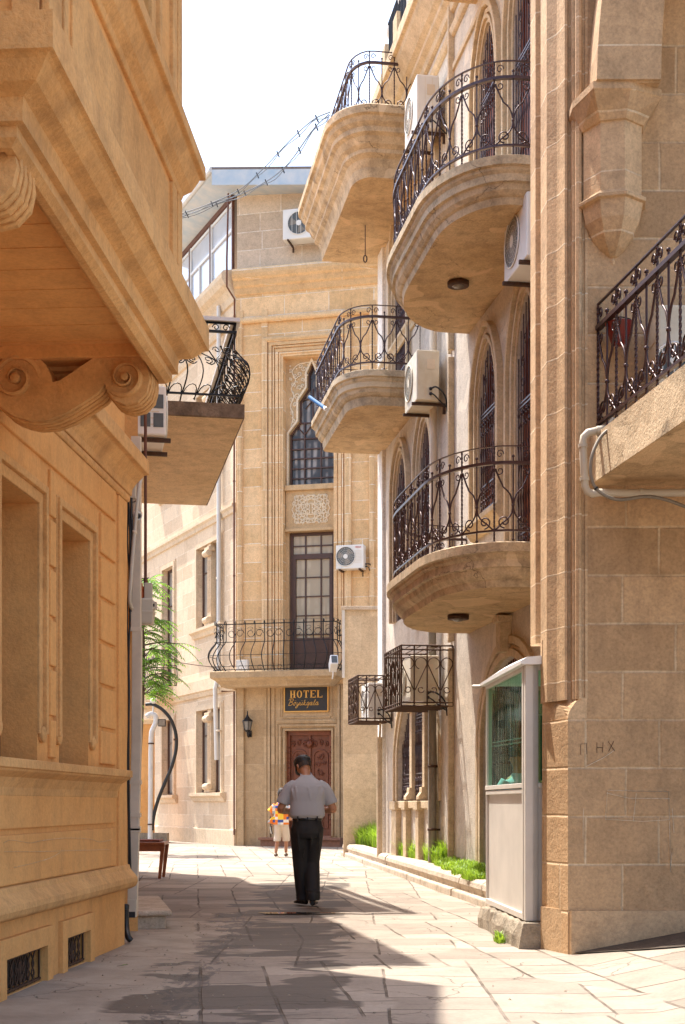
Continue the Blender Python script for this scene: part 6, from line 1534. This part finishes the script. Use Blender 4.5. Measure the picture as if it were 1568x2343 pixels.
def tree():
    t = thing('tree', 'feathery leaved tree branch reaching in from behind the left downpipe', 'tree'); rd = random.Random(21)
    s = 100; base = P(318, 1955, s)
    mb = MB(); tr = [Vector((base.x-.1, base.y, 0)), Vector((base.x-.05, base.y, 1.6)), Vector((base.x+.05, base.y, 3.2)), Vector((base.x+.1, base.y, 4.8)), Vector((base.x+.0, base.y, 6.4))]
    mb.tube(smooth_pts(tr, 3), [.10-.0065*i for i in range(13)], 8); mb.build('trunk', 'bark', t)
    lf = MB(); lb = MB()
    def frond(o, d, L):
        d = d.normalized(); pts = []; k = 9; up = Vector((0, 0, 1))
        for i in range(k+1):
            f = i/k; pts.append(o+d*L*f+Vector((0, 0, -L*.42*f*f)))
        lb.tube(pts, .006, 3)
        side = d.cross(up).normalized()
        for i in range(1, k+1):
            q = pts[i]; ax = (pts[i]-pts[i-1]).normalized(); ll = .13*(1-.5*abs(i/k-.45)*1.2)*rd.uniform(.85, 1.15)
            for sg in (-1, 1):
                dd = (side*sg+ax*.45+Vector((0, 0, -rd.uniform(.15, .55)))).normalized(); w_ = ax*.022
                lf.add([q, q+dd*ll*.4+w_, q+dd*ll, q+dd*ll*.4-w_], [(0, 1, 2, 3)])
        q = pts[-1]; lf.add([q, q+d*.05+side*.02, q+d*.11+Vector((0, 0, -.06)), q+d*.05-side*.02], [(0, 1, 2, 3)])
    for i in range(34):
        z = rd.uniform(3.5, 5.2) if i % 3 else rd.uniform(5.2, 6.5); b = Vector((base.x+rd.uniform(-.1, .1), base.y+rd.uniform(-.2, .2), z)); dr = Vector((rd.uniform(-.4, 1), rd.uniform(-.9, .6), rd.uniform(-.1, .5))).normalized()
        Lb = rd.uniform(.3, .85)*(1.05 if z < 5 else .6); tip = b+dr*Lb; lb.tube([b, b+dr*Lb*.5+Vector((0, 0, .06)), tip], [.022, .015, .008], 4)
        for k in range(7): frond(b+dr*Lb*rd.uniform(.35, 1), Vector((dr.x+rd.uniform(-.9, .9), dr.y+rd.uniform(-.9, .9), rd.uniform(-.3, .5))), rd.uniform(.35, .62))
    for (u, v) in ((395, 1345), (400, 1400), (405, 1440), (420, 1520), (412, 1535), (390, 1560), (378, 1375), (372, 1500), (395, 1480), (360, 1460), (350, 1540)):
        tip = P(u, v, s); frond(tip+Vector((-.50, rd.uniform(-.2, .2), .16)), Vector((1, rd.uniform(-.3, .3), .1)), .52)
    lb.build('limb', 'bark', t); o = lf.build('foliage', 'leaf', t)
tree()
def litter():
    rd = random.Random(12); mb = MB()
    for i in range(260):
        x = rd.gauss(-1.15, .25) if i % 3 else rd.uniform(-1.5, 1.6); y = rd.uniform(7.2, 15); r = rd.uniform(.004, .013)
        if x < LW.O.x+.9*0-1.0+.07*(y-8.4)-.6: continue
        k = rd.uniform(0, 6); pts = [(x+r*math.cos(k+a*1.2566)*rd.uniform(.6, 1.2), y+r*math.sin(k+a*1.2566)*rd.uniform(.6, 1.2), .004+gz(x, y)) for a in range(5)]
        mb.add(pts+[(x, y, .004+gz(x, y)+r*.8)], [(a, (a+1) % 5, 5) for a in range(5)])
    o = mb.build('grit', 'concrete'); o['kind'] = 'stuff'; tag(o, 'grit and small stone chips lying on the paving', 'grit')
    t = thing('fallen_leaf', 'small dry leaf lying on the cement at the bottom left', 'leaf'); p = P(282, 2212, 326); mb = MB()
    mb.add([(-.03, 0, .0), (0, -.014, .006), (.035, 0, .012), (0, .016, .010)], [(0, 1, 2, 3)]); mb.build('blade', 'leaf', t); mb = MB(); mb.tube([(-.045, .002, .0), (.02, 0, .009)], .0015, 3); mb.build('stem', 'bark', t); t.location = (p.x, p.y, .012)
litter()
# ------------------------------------------------------------ people
def remesh_obj(mb, name, m, parent, vox=.012, smooth=2, it=6):
    o = mb.build(name, m, parent)
    r = o.modifiers.new('r', 'REMESH'); r.mode = 'VOXEL'; r.voxel_size = vox; r.use_smooth_shade = True
    s = o.modifiers.new('s', 'SMOOTH'); s.factor = .5; s.iterations = it
    return o
def ring(c, rx, ry, n=16, rot=0, tilt=None, sq=2.0):
    out = []
    for k in range(n):
        t = 2*math.pi*k/n; x = rx*math.copysign(abs(math.cos(t))**(2/sq), math.cos(t)); y = ry*math.copysign(abs(math.sin(t))**(2/sq), math.sin(t))
        x, y = x*math.cos(rot)-y*math.sin(rot), x*math.sin(rot)+y*math.cos(rot)
        v = Vector((x, y, 0))
        if tilt is not None: v.z = -(x*tilt.x+y*tilt.y)
        out.append(Vector(c)+v)
    return out
def limb(mb, pts, rad, n=12, k=4):
    """tapering round limb through joints"""
    P_ = smooth_pts(pts, k); m = len(P_); rr = []
    for i in range(m):
        f = i/(m-1)*(len(rad)-1); j = min(int(f), len(rad)-2); rr.append(rad[j]+(rad[j+1]-rad[j])*(f-j))
    mb.tube(P_, rr, n)
def hand(mb, w, d, side, s=1.0, curl=.6, palm_n=None):
    """palm, four unequal curled fingers and a thumb; w wrist, d pointing direction, side = thumb side"""
    d = Vector(d).normalized(); n = Vector(palm_n or (0, 0, -1)); n = (n-d*n.dot(d)).normalized(); x = Vector(side); x = (x-d*x.dot(d)-n*x.dot(n)).normalized()
    w = Vector(w)
    rings = []
    for f, a, b in ((0, .026, .020), (.02, .030, .020), (.05, .040, .019), (.085, .041, .016), (.095, .036, .012)):
        c = w+d*f*s; rings.append([c+(x*math.cos(t)*a+n*math.sin(t)*b)*s for t in [2*math.pi*k/12 for k in range(12)]])
    mb.loft(rings)
    for i, (L, r) in enumerate(((.070, .0088), (.078, .0092), (.072, .0088), (.056, .0078))):
        o = w+d*.085*s+x*(.030-.020*i)*s; a = curl; p = [o]
        dirv = d.copy()
        for seg, q in enumerate((.45, .30, .25)):
            ang = a*(.5+seg*.6); dirv = (d*math.cos(ang*(seg+1)*.6)+n*math.sin(ang*(seg+1)*.6)); p.append(p[-1]+dirv*L*q*s)
        mb.tube(p, [r*s, r*s*.98, r*s*.88, r*s*.72], 6)
    o = w+d*.022*s+x*.030*s; mb.tube([o, o+(x*.7+d*.7+n*.2).normalized()*.035*s, o+(x*.45+d+n*.5).normalized()*.062*s, o+(x*.25+d*1.1+n*.7).normalized()*.085*s], [.013*s, .011*s, .0095*s, .0075*s], 6)
def walker():
    T = thing('person', 'man in black cap, grey short sleeved shirt and black trousers walking away with head bowed', 'person')
    # local frame: x right, y away from viewer, z up, feet at 0
    B = MB()   # skin: head, neck, arms, hands in one continuous body
    # torso core and pelvis and legs
    tor = [((0, 0, .90), .135, .10), ((0, 0, 1.00), .14, .10), ((0, .01, 1.12), .135, .095), ((0, .02, 1.25), .155, .105), ((0, .045, 1.36), .165, .10), ((0, .07, 1.43), .12, .075), ((0, .095, 1.475), .060, .055)]
    B.loft([ring(c, a, b) for c, a, b in tor])
    neck = [Vector((0, .085, 1.42)), Vector((-.01, .125, 1.49)), Vector((-.02, .165, 1.540))]; limb(B, neck, [.062, .056, .058])
    hc = Vector((-.030, .205, 1.585)); ax = Vector((-.14, .50, .88)).normalized()
    # head: ellipsoid bowed forward
    fw = Vector((-.32, .70, -.64)).normalized(); rt = fw.cross(ax).normalized(); upv = rt.cross(fw).normalized()
    rings = []
    for i in range(11):
        t = math.pi*i/10; z = -math.cos(t); r = max(.03, math.sin(t)); wz = .085 if z < 0 else .078
        rings.append([hc+upv*z*.118+rt*math.cos(q)*r*.076+fw*(math.sin(q)*r*.095+.012*(1-abs(z))) for q in [2*math.pi*k/16 for k in range(16)]])
    B.loft(rings)
    for s in (-1, 1):   # ears
        e = hc+rt*s*.080-upv*.012-fw*.008; B.loft([[e+rt*s*k_*.012+(upv*math.cos(q)*.033+fw*math.sin(q)*.018)*(1-.3*k_)+(fw*-.004*k_) for q in [2*math.pi*k/8 for k in range(8)]] for k_ in (-1, 0, 1)])
    no = hc+fw*.105-upv*.015; B.tube([hc+fw*.095+upv*.02, no+fw*.02, hc+fw*.098-upv*.032], [.008, .014, .009], 6)
    B.ball(hc+fw*.075-upv*.085, .032, 8); B.tube([hc+fw*.098-upv*.055-rt*.02, hc+fw*.104-upv*.055, hc+fw*.098-upv*.055+rt*.02], .007, 5)
    for s in (-1, 1): B.ball(hc+fw*.088+rt*s*.032+upv*.012, .012, 6)
    # arms: upper arm down and out, forearms brought forward in front of the belly
    for s in (-1, 1):
        sh = Vector((s*.150, .04, 1.350)); el = Vector((s*.300, .035, 1.085)); wr = Vector((s*.155+(.02 if s > 0 else -.02), .26, 1.06 if s < 0 else 1.075))
        limb(B, [sh, (sh+el)/2+Vector((s*.012, 0, 0)), el], [.050, .046, .043]); limb(B, [el, (el+wr)/2+Vector((s*.012, -.005, 0)), wr], [.043, .042, .028])
        hand(B, wr, (wr-el)+Vector((-s*.05, .05, .0)), (0, 0, 1), 1.0, .9, (-s, 0, 0))
    # legs mid-stride: left leg leads, right foot behind
    legs = {-1: ((-.085, 0, .90), (-.075, .06, .50), (-.040, .12, .085)), 1: ((.085, 0, .90), (.058, .08, .49), (.062, -.10, .10))}
    for s, (h, k, a) in legs.items(): limb(B, [Vector(h), Vector(k), Vector(a)], [.085, .055, .042])
    body = remesh_obj(B, 'body', 'skin', T, .009, it=3)
    # shirt
    S = MB()
    sh = [((0, 0, .985), .172, .118), ((0, -.005, 1.02), .202, .142), ((0, -.005, 1.08), .198, .136), ((0, 0, 1.18), .186, .122), ((0, .01, 1.28), .196, .122), ((0, .03, 1.355), .188, .118), ((0, .045, 1.395), .160, .108), ((0, .06, 1.43), .120, .092), ((0, .075, 1.46), .085, .075), ((0, .085, 1.48), .068, .064)]
    S.loft([ring(c, a, b, 24, sq=2.5) for c, a, b in sh])
    for s in (-1, 1):
        q0, q1 = Vector((s*.125, .045, 1.378)), Vector((s*.280, .032, 1.150))
        limb(S, [q0, Vector((s*.195, .04, 1.325)), Vector((s*.245, .035, 1.24)), q1], [.060, .072, .070, .076], 14)
    # folds: shallow ridges running from shoulders to waist
    rd = random.Random(3)
    for (x0, z0, x1, z1, r) in ((-.14, 1.36, -.10, 1.12, .009), (.13, 1.37, .09, 1.14, .009), (-.07, 1.22, -.11, 1.03, .010), (.08, 1.22, .13, 1.03, .010), (.0, 1.36, .04, 1.18, .007), (-.02, 1.10, -.06, 1.0, .016), (.03, 1.09, .08, 1.0, .016), (-.12, 1.12, -.15, 1.0, .016), (.11, 1.10, .17, 1.0, .015), (0.0, 1.12, .01, 1.0, .012), (-.18, 1.33, -.15, 1.2, .012), (.18, 1.33, .15, 1.2, .012)):
        y = lambda x, z: (.012 if z > 1.3 else 0)-.118*math.sqrt(max(0.05, 1-(x/.205)**2))
        S.tube([Vector((x0+(x1-x0)*f, y(x0+(x1-x0)*f, z0+(z1-z0)*f)-.002, z0+(z1-z0)*f)) for f in (0, .3, .6, 1)], [r*.4, r, r, r*.5], 6)
    shirt = remesh_obj(S, 'shirt', 'shirt', T, .010, it=5)
    C = MB(); C.loft([ring(c, a, b, 18, tilt=Vector((0, -.35, 0))) for c, a, b in (((0, .082, 1.445), .082, .074), ((-.005, .098, 1.475), .072, .066), ((-.008, .108, 1.50), .066, .062), ((-.006, .10, 1.47), .060, .056))], caps=False); C.build('collar', 'shirt', shirt)
    # trousers
    Tt = MB()
    tp = [((0, 0, 1.005), .150, .105), ((0, 0, .96), .162, .118), ((0, -.01, .88), .176, .135), ((0, -.01, .82), .176, .135), ((0, 0, .76), .165, .12)]
    Tt.loft([ring(c, a, b, 20, sq=2.3) for c, a, b in tp])
    for s, (h, k, a) in legs.items():
        h, k, a = Vector(h), Vector(k), Vector(a); f = a+Vector((0, -.01, -.035))
        rg = []
        seq = [(h+Vector((0, 0, -.02)), .104, .118), (h.lerp(k, .35), .104, .118), (h.lerp(k, .75), .094, .104), (k, .088, .098), (k.lerp(a, .4), .086, .096), (k.lerp(a, .75), .082, .094), (a+Vector((0, 0, .03)), .078, .095), (f, .076, .098)]
        Tt.loft([ring(c, a_, b_, 16) for c, a_, b_ in seq])
        for zz in (.02, .05, .085): Tt.lathe([(.07, -.008), (.088, 0), (.07, .008)], (a.x, a.y, a.z+zz-.02), 14, (.12*s, .1, 1))
    for (x0, z0, x1, z1) in ((.05, .80, .03, .62), (-.12, .86, -.09, .55), (.13, .84, .12, .5), (-.03, .7, -.06, .5)):
        Tt.tube([Vector((x0+(x1-x0)*f, -.125+.05*f, z0+(z1-z0)*f)) for f in (0, .5, 1)], [.006, .014, .006], 6)
    tr = remesh_obj(Tt, 'trousers', 'trousers', T, .011, it=3)
    Bt = MB(); Bt.loft([ring(c, a, b, 20, sq=2.3) for c, a, b in (((0, 0, .965), .166, .121), ((0, 0, .97), .170, .126), ((0, 0, 1.0), .166, .121), ((0, 0, 1.003), .158, .112))]); Bt.build('belt', 'shoe', tr)
    bl = MB(); 
    for x in (-.11, .0, .11): bl.box(x-.008, x+.008, -.132, -.10, .95, 1.01)
    bl.build('belt_loop', 'trousers', tr)
    for s, (h, k, a) in legs.items():
        F = MB(); a = Vector(a); yaw = -.45 if s < 0 else .15; f = Vector((math.sin(yaw), math.cos(yaw), 0)); r_ = Vector((f.y, -f.x, 0)); lift = 0 if s < 0 else .0
        base = Vector((a.x, a.y, 0))
        F.loft([[base+f*d+r_*math.cos(q)*w_+Vector((0, 0, .004+h_*max(0, .5+.5*math.sin(q))*1.0)) for q in [2*math.pi*i/12 for i in range(12)]] for d, w_, h_ in ((-.085, .018, .06), (-.075, .033, .085), (-.03, .036, .10), (.03, .038, .09), (.09, .046, .06), (.14, .044, .045), (.18, .030, .035), (.195, .012, .02))])
        F.build('shoe', 'shoe', T)
    # hair and cap
    Hh = MB(); rings = []
    for i in range(6):
        t = .05+i*.12; z = -.055+i*.022
        rings.append([hc+upv*z+rt*math.cos(q)*.081*math.sqrt(1-(z/.13)**2)-fw*abs(math.sin(q))*.096*math.sqrt(1-(z/.13)**2)-fw*.002 for q in [math.pi*k/14 for k in range(15)]])
    vs = [p for r in rings for p in r]; Hh.add(vs, [(i*15+k, i*15+k+1, (i+1)*15+k+1, (i+1)*15+k) for i in range(5) for k in range(14)], True); Hh.build('hair', 'hair', body)
    Cp = MB(); rings = []
    for z, r_, b in ((.018, 1.0, 0), (.022, 1.10, 0), (.055, 1.20, .004), (.085, 1.20, .006), (.108, 1.10, .006), (.124, .80, .004), (.130, .35, 0), (.131, .05, 0)):
        rings.append([hc+upv*(z+.016*math.sin(q))+rt*math.cos(q)*.081*r_+fw*(math.sin(q)*.100*r_+.006) for q in [2*math.pi*k/20 for k in range(20)]])
    Cp.loft(rings)
    cap = Cp.build('cap', 'black', T); md = cap.modifiers.new('s', 'SUBSURF'); md.levels = 1; md.render_levels = 1
    Pk = MB(); pk = []
    for k in range(11):
        q = math.pi*(.12+.76*k/10); pk.append((hc+upv*.030+rt*math.cos(q)*.085+fw*math.sin(q)*.10, hc+upv*(.012)+rt*math.cos(q)*.085+fw*(math.sin(q)*.165)))
    Pk.loft([[a, b, b-upv*.006, a-upv*.006] for a, b in pk], False); Pk.build('peak', 'black', cap)
    bd = MB(); bd.box(-.03, .03, -.0015, .0, -.008, .008); o = bd.build('cap_strap', 'ac_dark', cap); 
    pos = hc+upv*.045-fw*.112; mtx = Matrix((( -rt.x, -fw.x*-1, upv.x, pos.x), (-rt.y, -fw.y*-1, upv.y, pos.y), (-rt.z, -fw.z*-1, upv.z, pos.z), (0, 0, 0, 1))); o.matrix_local = mtx
    g = P(703, 2072, 203.5); T.location = (g.x, g.y, 0.012); T.rotation_euler = (0, 0, R(4)); sc_ = 1.045; T.scale = (1.0, .99, .99)
walker()
def colour_check():
    m, nt, b = mat_new('chequered_shirt'); L = nt.links; v = uvmap(nt, (1, 1, 1))
    sn = nt.nodes.new('ShaderNodeVectorMath'); sn.operation = 'SNAP'; tc = nt.nodes.new('ShaderNodeTexCoord'); L.new(tc.outputs['Object'], sn.inputs[0]); sn.inputs[1].default_value = (.055, 10, .055)
    wn = nt.nodes.new('ShaderNodeTexWhiteNoise'); wn.noise_dimensions = '3D'; L.new(sn.outputs[0], wn.inputs[0])
    r = nt.nodes.new('ShaderNodeValToRGB'); r.color_ramp.interpolation = 'CONSTANT'; e = r.color_ramp.elements
    cs = [(.75, .20, .02), (.78, .55, .05), (.04, .08, .30), (.42, .50, .60), (.78, .74, .66), (.75, .20, .02)]
    while len(e) < len(cs): e.new(.5)
    for i, c in enumerate(cs): e[i].position = i/len(cs); e[i].color = c4(c)
    L.new(wn.outputs[0], r.inputs[0]); L.new(r.outputs[0], b.inputs['Base Color']); b.inputs['Roughness'].default_value = .8; return m
M['check'] = colour_check()
def child():
    T = thing('person', 'child in bright chequered shirt and beige shorts walking ahead, holding a phone', 'person')
    B = MB(); k = 1.0
    B.loft([ring(c, a, b) for c, a, b in (((0, 0, .66), .10, .075), ((0, 0, .80), .105, .08), ((0, 0, .95), .115, .08), ((0, .01, 1.03), .09, .06), ((0, .015, 1.07), .045, .045))])
    limb(B, [Vector((0, .015, 1.04)), Vector((0, .03, 1.14))], [.045, .042]); hc = Vector((-.0, .04, 1.22))
    rings = []
    for i in range(9):
        t = math.pi*i/8; rings.append(ring(hc+Vector((0, 0, -math.cos(t)*.108)), max(.02, math.sin(t))*.078, max(.02, math.sin(t))*.092, 14))
    B.loft(rings)
    for s in (-1, 1): B.ball(hc+Vector((s*.078, 0, -.01)), .022, 6, (.5, .8, 1.2)); B.ball(hc+Vector((s*.03, .085, .01)), .011, 6)
    B.ball(hc+Vector((0, .095, -.015)), .013, 6); B.tube([hc+Vector((-.018, .088, -.045)), hc+Vector((.018, .088, -.045))], .006, 5)
    # left arm swings down and out holding the phone; right arm bent forward
    limb(B, [Vector((-.13, 0, 1.0)), Vector((-.195, -.02, .86)), Vector((-.165, .0, .74)), Vector((-.185, .02, .66))], [.038, .032, .028, .020]); hand(B, (-.185, .02, .66), (-.05, .02, -1), (0, 1, 0), .78, .9, (1, 0, 0))
    limb(B, [Vector((.13, 0, 1.0)), Vector((.18, .0, .84)), Vector((.16, .12, .74))], [.038, .032, .020]); hand(B, (.16, .12, .74), (-.1, 1, -.3), (-1, 0, .3), .78, .7)
    legs = {-1: ((-.062, 0, .66), (-.075, .03, .40), (-.105, -.03, .07)), 1: ((.062, 0, .66), (.085, .06, .40), (.075, .10, .07))}
    for s, (h, kn, a) in legs.items(): limb(B, [Vector(h), Vector(kn), Vector(a)], [.060, .046, .028])
    body = remesh_obj(B, 'body', 'skin', T, .009, it=2)
    S = MB(); S.loft([ring(c, a, b, 18, sq=2.4) for c, a, b in (((0, 0, .62), .150, .115), ((0, 0, .72), .143, .105), ((0, 0, .86), .135, .10), ((0, 0, .97), .138, .092), ((0, .01, 1.03), .10, .075), ((0, .015, 1.065), .058, .056))])
    limb(S, [Vector((-.11, 0, .995)), Vector((-.165, -.01, .93)), Vector((-.215, -.02, .86))], [.055, .062, .070]); limb(S, [Vector((.11, 0, .995)), Vector((.16, 0, .92)), Vector((.20, .0, .85))], [.055, .062, .068])
    S.add([(-.15, -.06, .78), (-.27, -.03, .66), (-.25, .05, .645), (-.13, .06, .66), (-.14, 0, .62), (-.16, .03, .80)], [(0, 1, 4), (1, 2, 4), (2, 3, 4), (3, 5, 2), (5, 0, 1, 2), (0, 4, 3, 5)])
    remesh_obj(S, 'shirt', 'check', T, .010, it=2)
    Q = MB(); Q.loft([ring(c, a, b, 16) for c, a, b in (((0, 0, .72), .115, .085), ((0, 0, .66), .125, .10), ((0, 0, .60), .125, .10))])
    for s, (h, kn, a) in legs.items():
        h, kn, a = Vector(h), Vector(kn), Vector(a); Q.loft([ring(c, r_, r_*1.08, 14) for c, r_ in ((h+Vector((0, 0, -.02)), .074), (h.lerp(kn, .5), .078), (kn, .074), (kn.lerp(a, .32), .070))])
    remesh_obj(Q, 'shorts', 'beige', T, .010, it=2)
    Hh = MB(); rings = []
    for i in range(6):
        t = i/5*math.pi*.5; z = .00+.116*math.sin(t); r_ = max(.05, math.cos(t)); rings.append(ring(hc+Vector((0, -.008, z)), .084*r_, .094*r_, 14))
    Hh.loft(rings); Hh.loft([ring(hc+Vector((0, -.025, z)), .078*q, .072*q, 12) for z, q in ((.02, 1), (-.03, 1), (-.07, .85))]); Hh.build('hair', 'hair', body)
    for s, (h, kn, a) in legs.items():
        F = MB(); a = Vector(a); base = Vector((a.x, a.y, 0 if s > 0 else .0)); F.loft([[base+Vector((math.cos(q)*w_, d, .002+h_*max(0, .5+.5*math.sin(q)))) for q in [2*math.pi*i/10 for i in range(10)]] for d, w_, h_ in ((-.06, .02, .04), (-.04, .032, .06), (.03, .035, .065), (.08, .038, .05), (.12, .025, .03))]); F.build('sandal', 'sandal', T)
    g = P(644, 1961, 105.5); T.location = (g.x, g.y, .012); T.rotation_euler = (0, 0, R(-6)); T.scale = (1.12, 1.12, 1.12)
    ph = thing('mobile_phone', 'dark phone in the left hand of the child', 'phone'); mb = MB(); mb.box(-.012, .012, -.045, .045, -.10, .07); mb.build('casing', 'black', ph, bevel=.006); mb = MB(); mb.box(-.014, -.0125, -.038, .038, -.09, .06); mb.build('screen', 'glass', ph)
    ph.location = (g.x-.225, g.y+.03, .60); ph.rotation_euler = (R(8), R(-12), R(20))
child()
def guard():
    T = thing('person', 'seated guard in blue shirt and dark green cap inside the booth', 'person')
    B = MB(); B.loft([ring(c, a, b) for c, a, b in (((0, 0, .60), .15, .10), ((0, 0, .85), .15, .10), ((0, .0, 1.05), .17, .10), ((0, .02, 1.16), .14, .08), ((0, .04, 1.22), .055, .055))])
    limb(B, [Vector((0, .03, 1.20)), Vector((0, .06, 1.30))], [.055, .052]); hc = Vector((0, .075, 1.38)); rings = []
    for i in range(9): t = math.pi*i/8; rings.append(ring(hc+Vector((0, 0, -math.cos(t)*.115)), max(.02, math.sin(t))*.078, max(.02, math.sin(t))*.095, 14))
    B.loft(rings)
    for s in (-1, 1):
        B.ball(hc+Vector((s*.08, 0, -.01)), .024, 6, (.5, .8, 1.2)); B.ball(hc+Vector((s*.03, .088, .01)), .011, 6)
        limb(B, [Vector((s*.17, .0, 1.12)), Vector((s*.19, .04, .92)), Vector((s*.06, .20, .88))], [.055, .045, .028]); hand(B, (s*.06, .20, .88), (-s*.4, 1, 0), (0, 0, 1), 1, .7, (-s, 0, 0))
        limb(B, [Vector((s*.09, .0, .62)), Vector((s*.11, .18, .45)), Vector((s*.11, .18, .12))], [.085, .06, .045])
    B.ball(hc+Vector((0, .1, -.015)), .014, 6)
    body = remesh_obj(B, 'body', 'skin', T, .011, it=2)
    S = MB(); S.loft([ring(c, a, b, 18, sq=2.4) for c, a, b in (((0, 0, .62), .16, .14), ((0, 0, .85), .16, .13), ((0, 0, 1.02), .20, .125), ((0, .01, 1.12), .175, .11), ((0, .03, 1.18), .10, .08), ((0, .04, 1.22), .07, .065))])
    for s in (-1, 1): limb(S, [Vector((s*.14, 0, 1.13)), Vector((s*.205, .01, 1.02)), Vector((s*.20, .03, .93))], [.07, .068, .060])
    remesh_obj(S, 'shirt', 'guard', T, .011, it=2)
    Q = MB(); Q.loft([ring(c, a, b, 16) for c, a, b in (((0, 0, .70), .17, .13), ((0, .02, .60), .18, .15), ((0, .05, .53), .17, .14))])
    for s in (-1, 1): limb(Q, [Vector((s*.09, .0, .60)), Vector((s*.115, .17, .45)), Vector((s*.11, .18, .15))], [.10, .08, .07])
    remesh_obj(Q, 'trousers', 'trousers', T, .012, it=2)
    Cp = MB(); Cp.loft([ring(hc+Vector((0, 0, z)), .085*r_, .10*r_, 18) for z, r_ in ((.02, .98), (.03, 1.05), (.07, 1.12), (.11, 1.12), (.125, 1.0), (.13, .3))]); cap = Cp.build('cap', 'guardcap', T)
    pk = MB(); pk.loft([[hc+Vector((math.cos(q)*.085, math.sin(q)*r_*1.0, .03-(r_-.1)*.2)) for q in [math.pi*(.15+.7*k/8) for k in range(9)]] for r_ in (.09, .15)], False, False); pk.build('peak', 'guardcap', cap)
    q = kp(.34, -.255, 0); T.location = (q[0], q[1], .41); T.rotation_euler = (0, 0, R(8)); T.scale = (.84,)*3
    st = thing('stool', 'plain stool under the guard inside the booth', 'stool'); mb = MB(); mb.box(-.17, .17, -.17, .17, .44, .48); mb.build('seat', 'bench', st, bevel=.01)
    for x in (-.14, .14):
        for y in (-.14, .14): mb = MB(); mb.box(x-.018, x+.018, y-.018, y+.018, .0, .44); mb.build('leg', 'bench', st)
    st.location = (q[0], q[1], .36)
guard()
# ------------------------------------------------------------ light, sky, camera
settle()
w = bpy.data.worlds.new('World'); bpy.context.scene.world = w; w.use_nodes = True
nt = w.node_tree; bg = nt.nodes['Background']; sk = nt.nodes.new('ShaderNodeTexSky'); sk.sky_type = 'NISHITA'; sk.sun_disc = False
D = Vector((LX, LY, -1)).normalized(); el = math.asin(-D.z); az = math.atan2(-D.x, -D.y)
sk.sun_elevation = el; sk.sun_rotation = az; sk.dust_density = 3.0; sk.air_density = 1.0; sk.ozone_density = .6
nt.links.new(sk.outputs[0], bg.inputs[0]); bg.inputs[1].default_value = .15
sl = bpy.data.lights.new('sun', 'SUN'); sl.energy = 3.3; sl.angle = R(.55); sl.color = (1, .955, .88)
so = bpy.data.objects.new('sun', sl); col.objects.link(so); so.rotation_euler = D.to_track_quat('-Z', 'Y').to_euler()
cd = bpy.data.cameras.new('camera'); co = bpy.data.objects.new('camera', cd); col.objects.link(co)
co.location = (0, 0, CH); co.rotation_euler = (R(90), 0, 0); cd.sensor_fit = 'HORIZONTAL'; cd.sensor_width = 36
cd.lens = 36*F0/1568; cd.shift_y = (V0-1171.5)/1568*1.0; cd.clip_end = 2000; cd.clip_start = .05
sc = bpy.context.scene; sc.camera = co
sc.view_settings.view_transform = 'Standard'; sc.view_settings.look = 'None'; sc.view_settings.exposure = 1.6; sc.view_settings.gamma = 1
sc.cycles.max_bounces = 10; sc.cycles.diffuse_bounces = 8
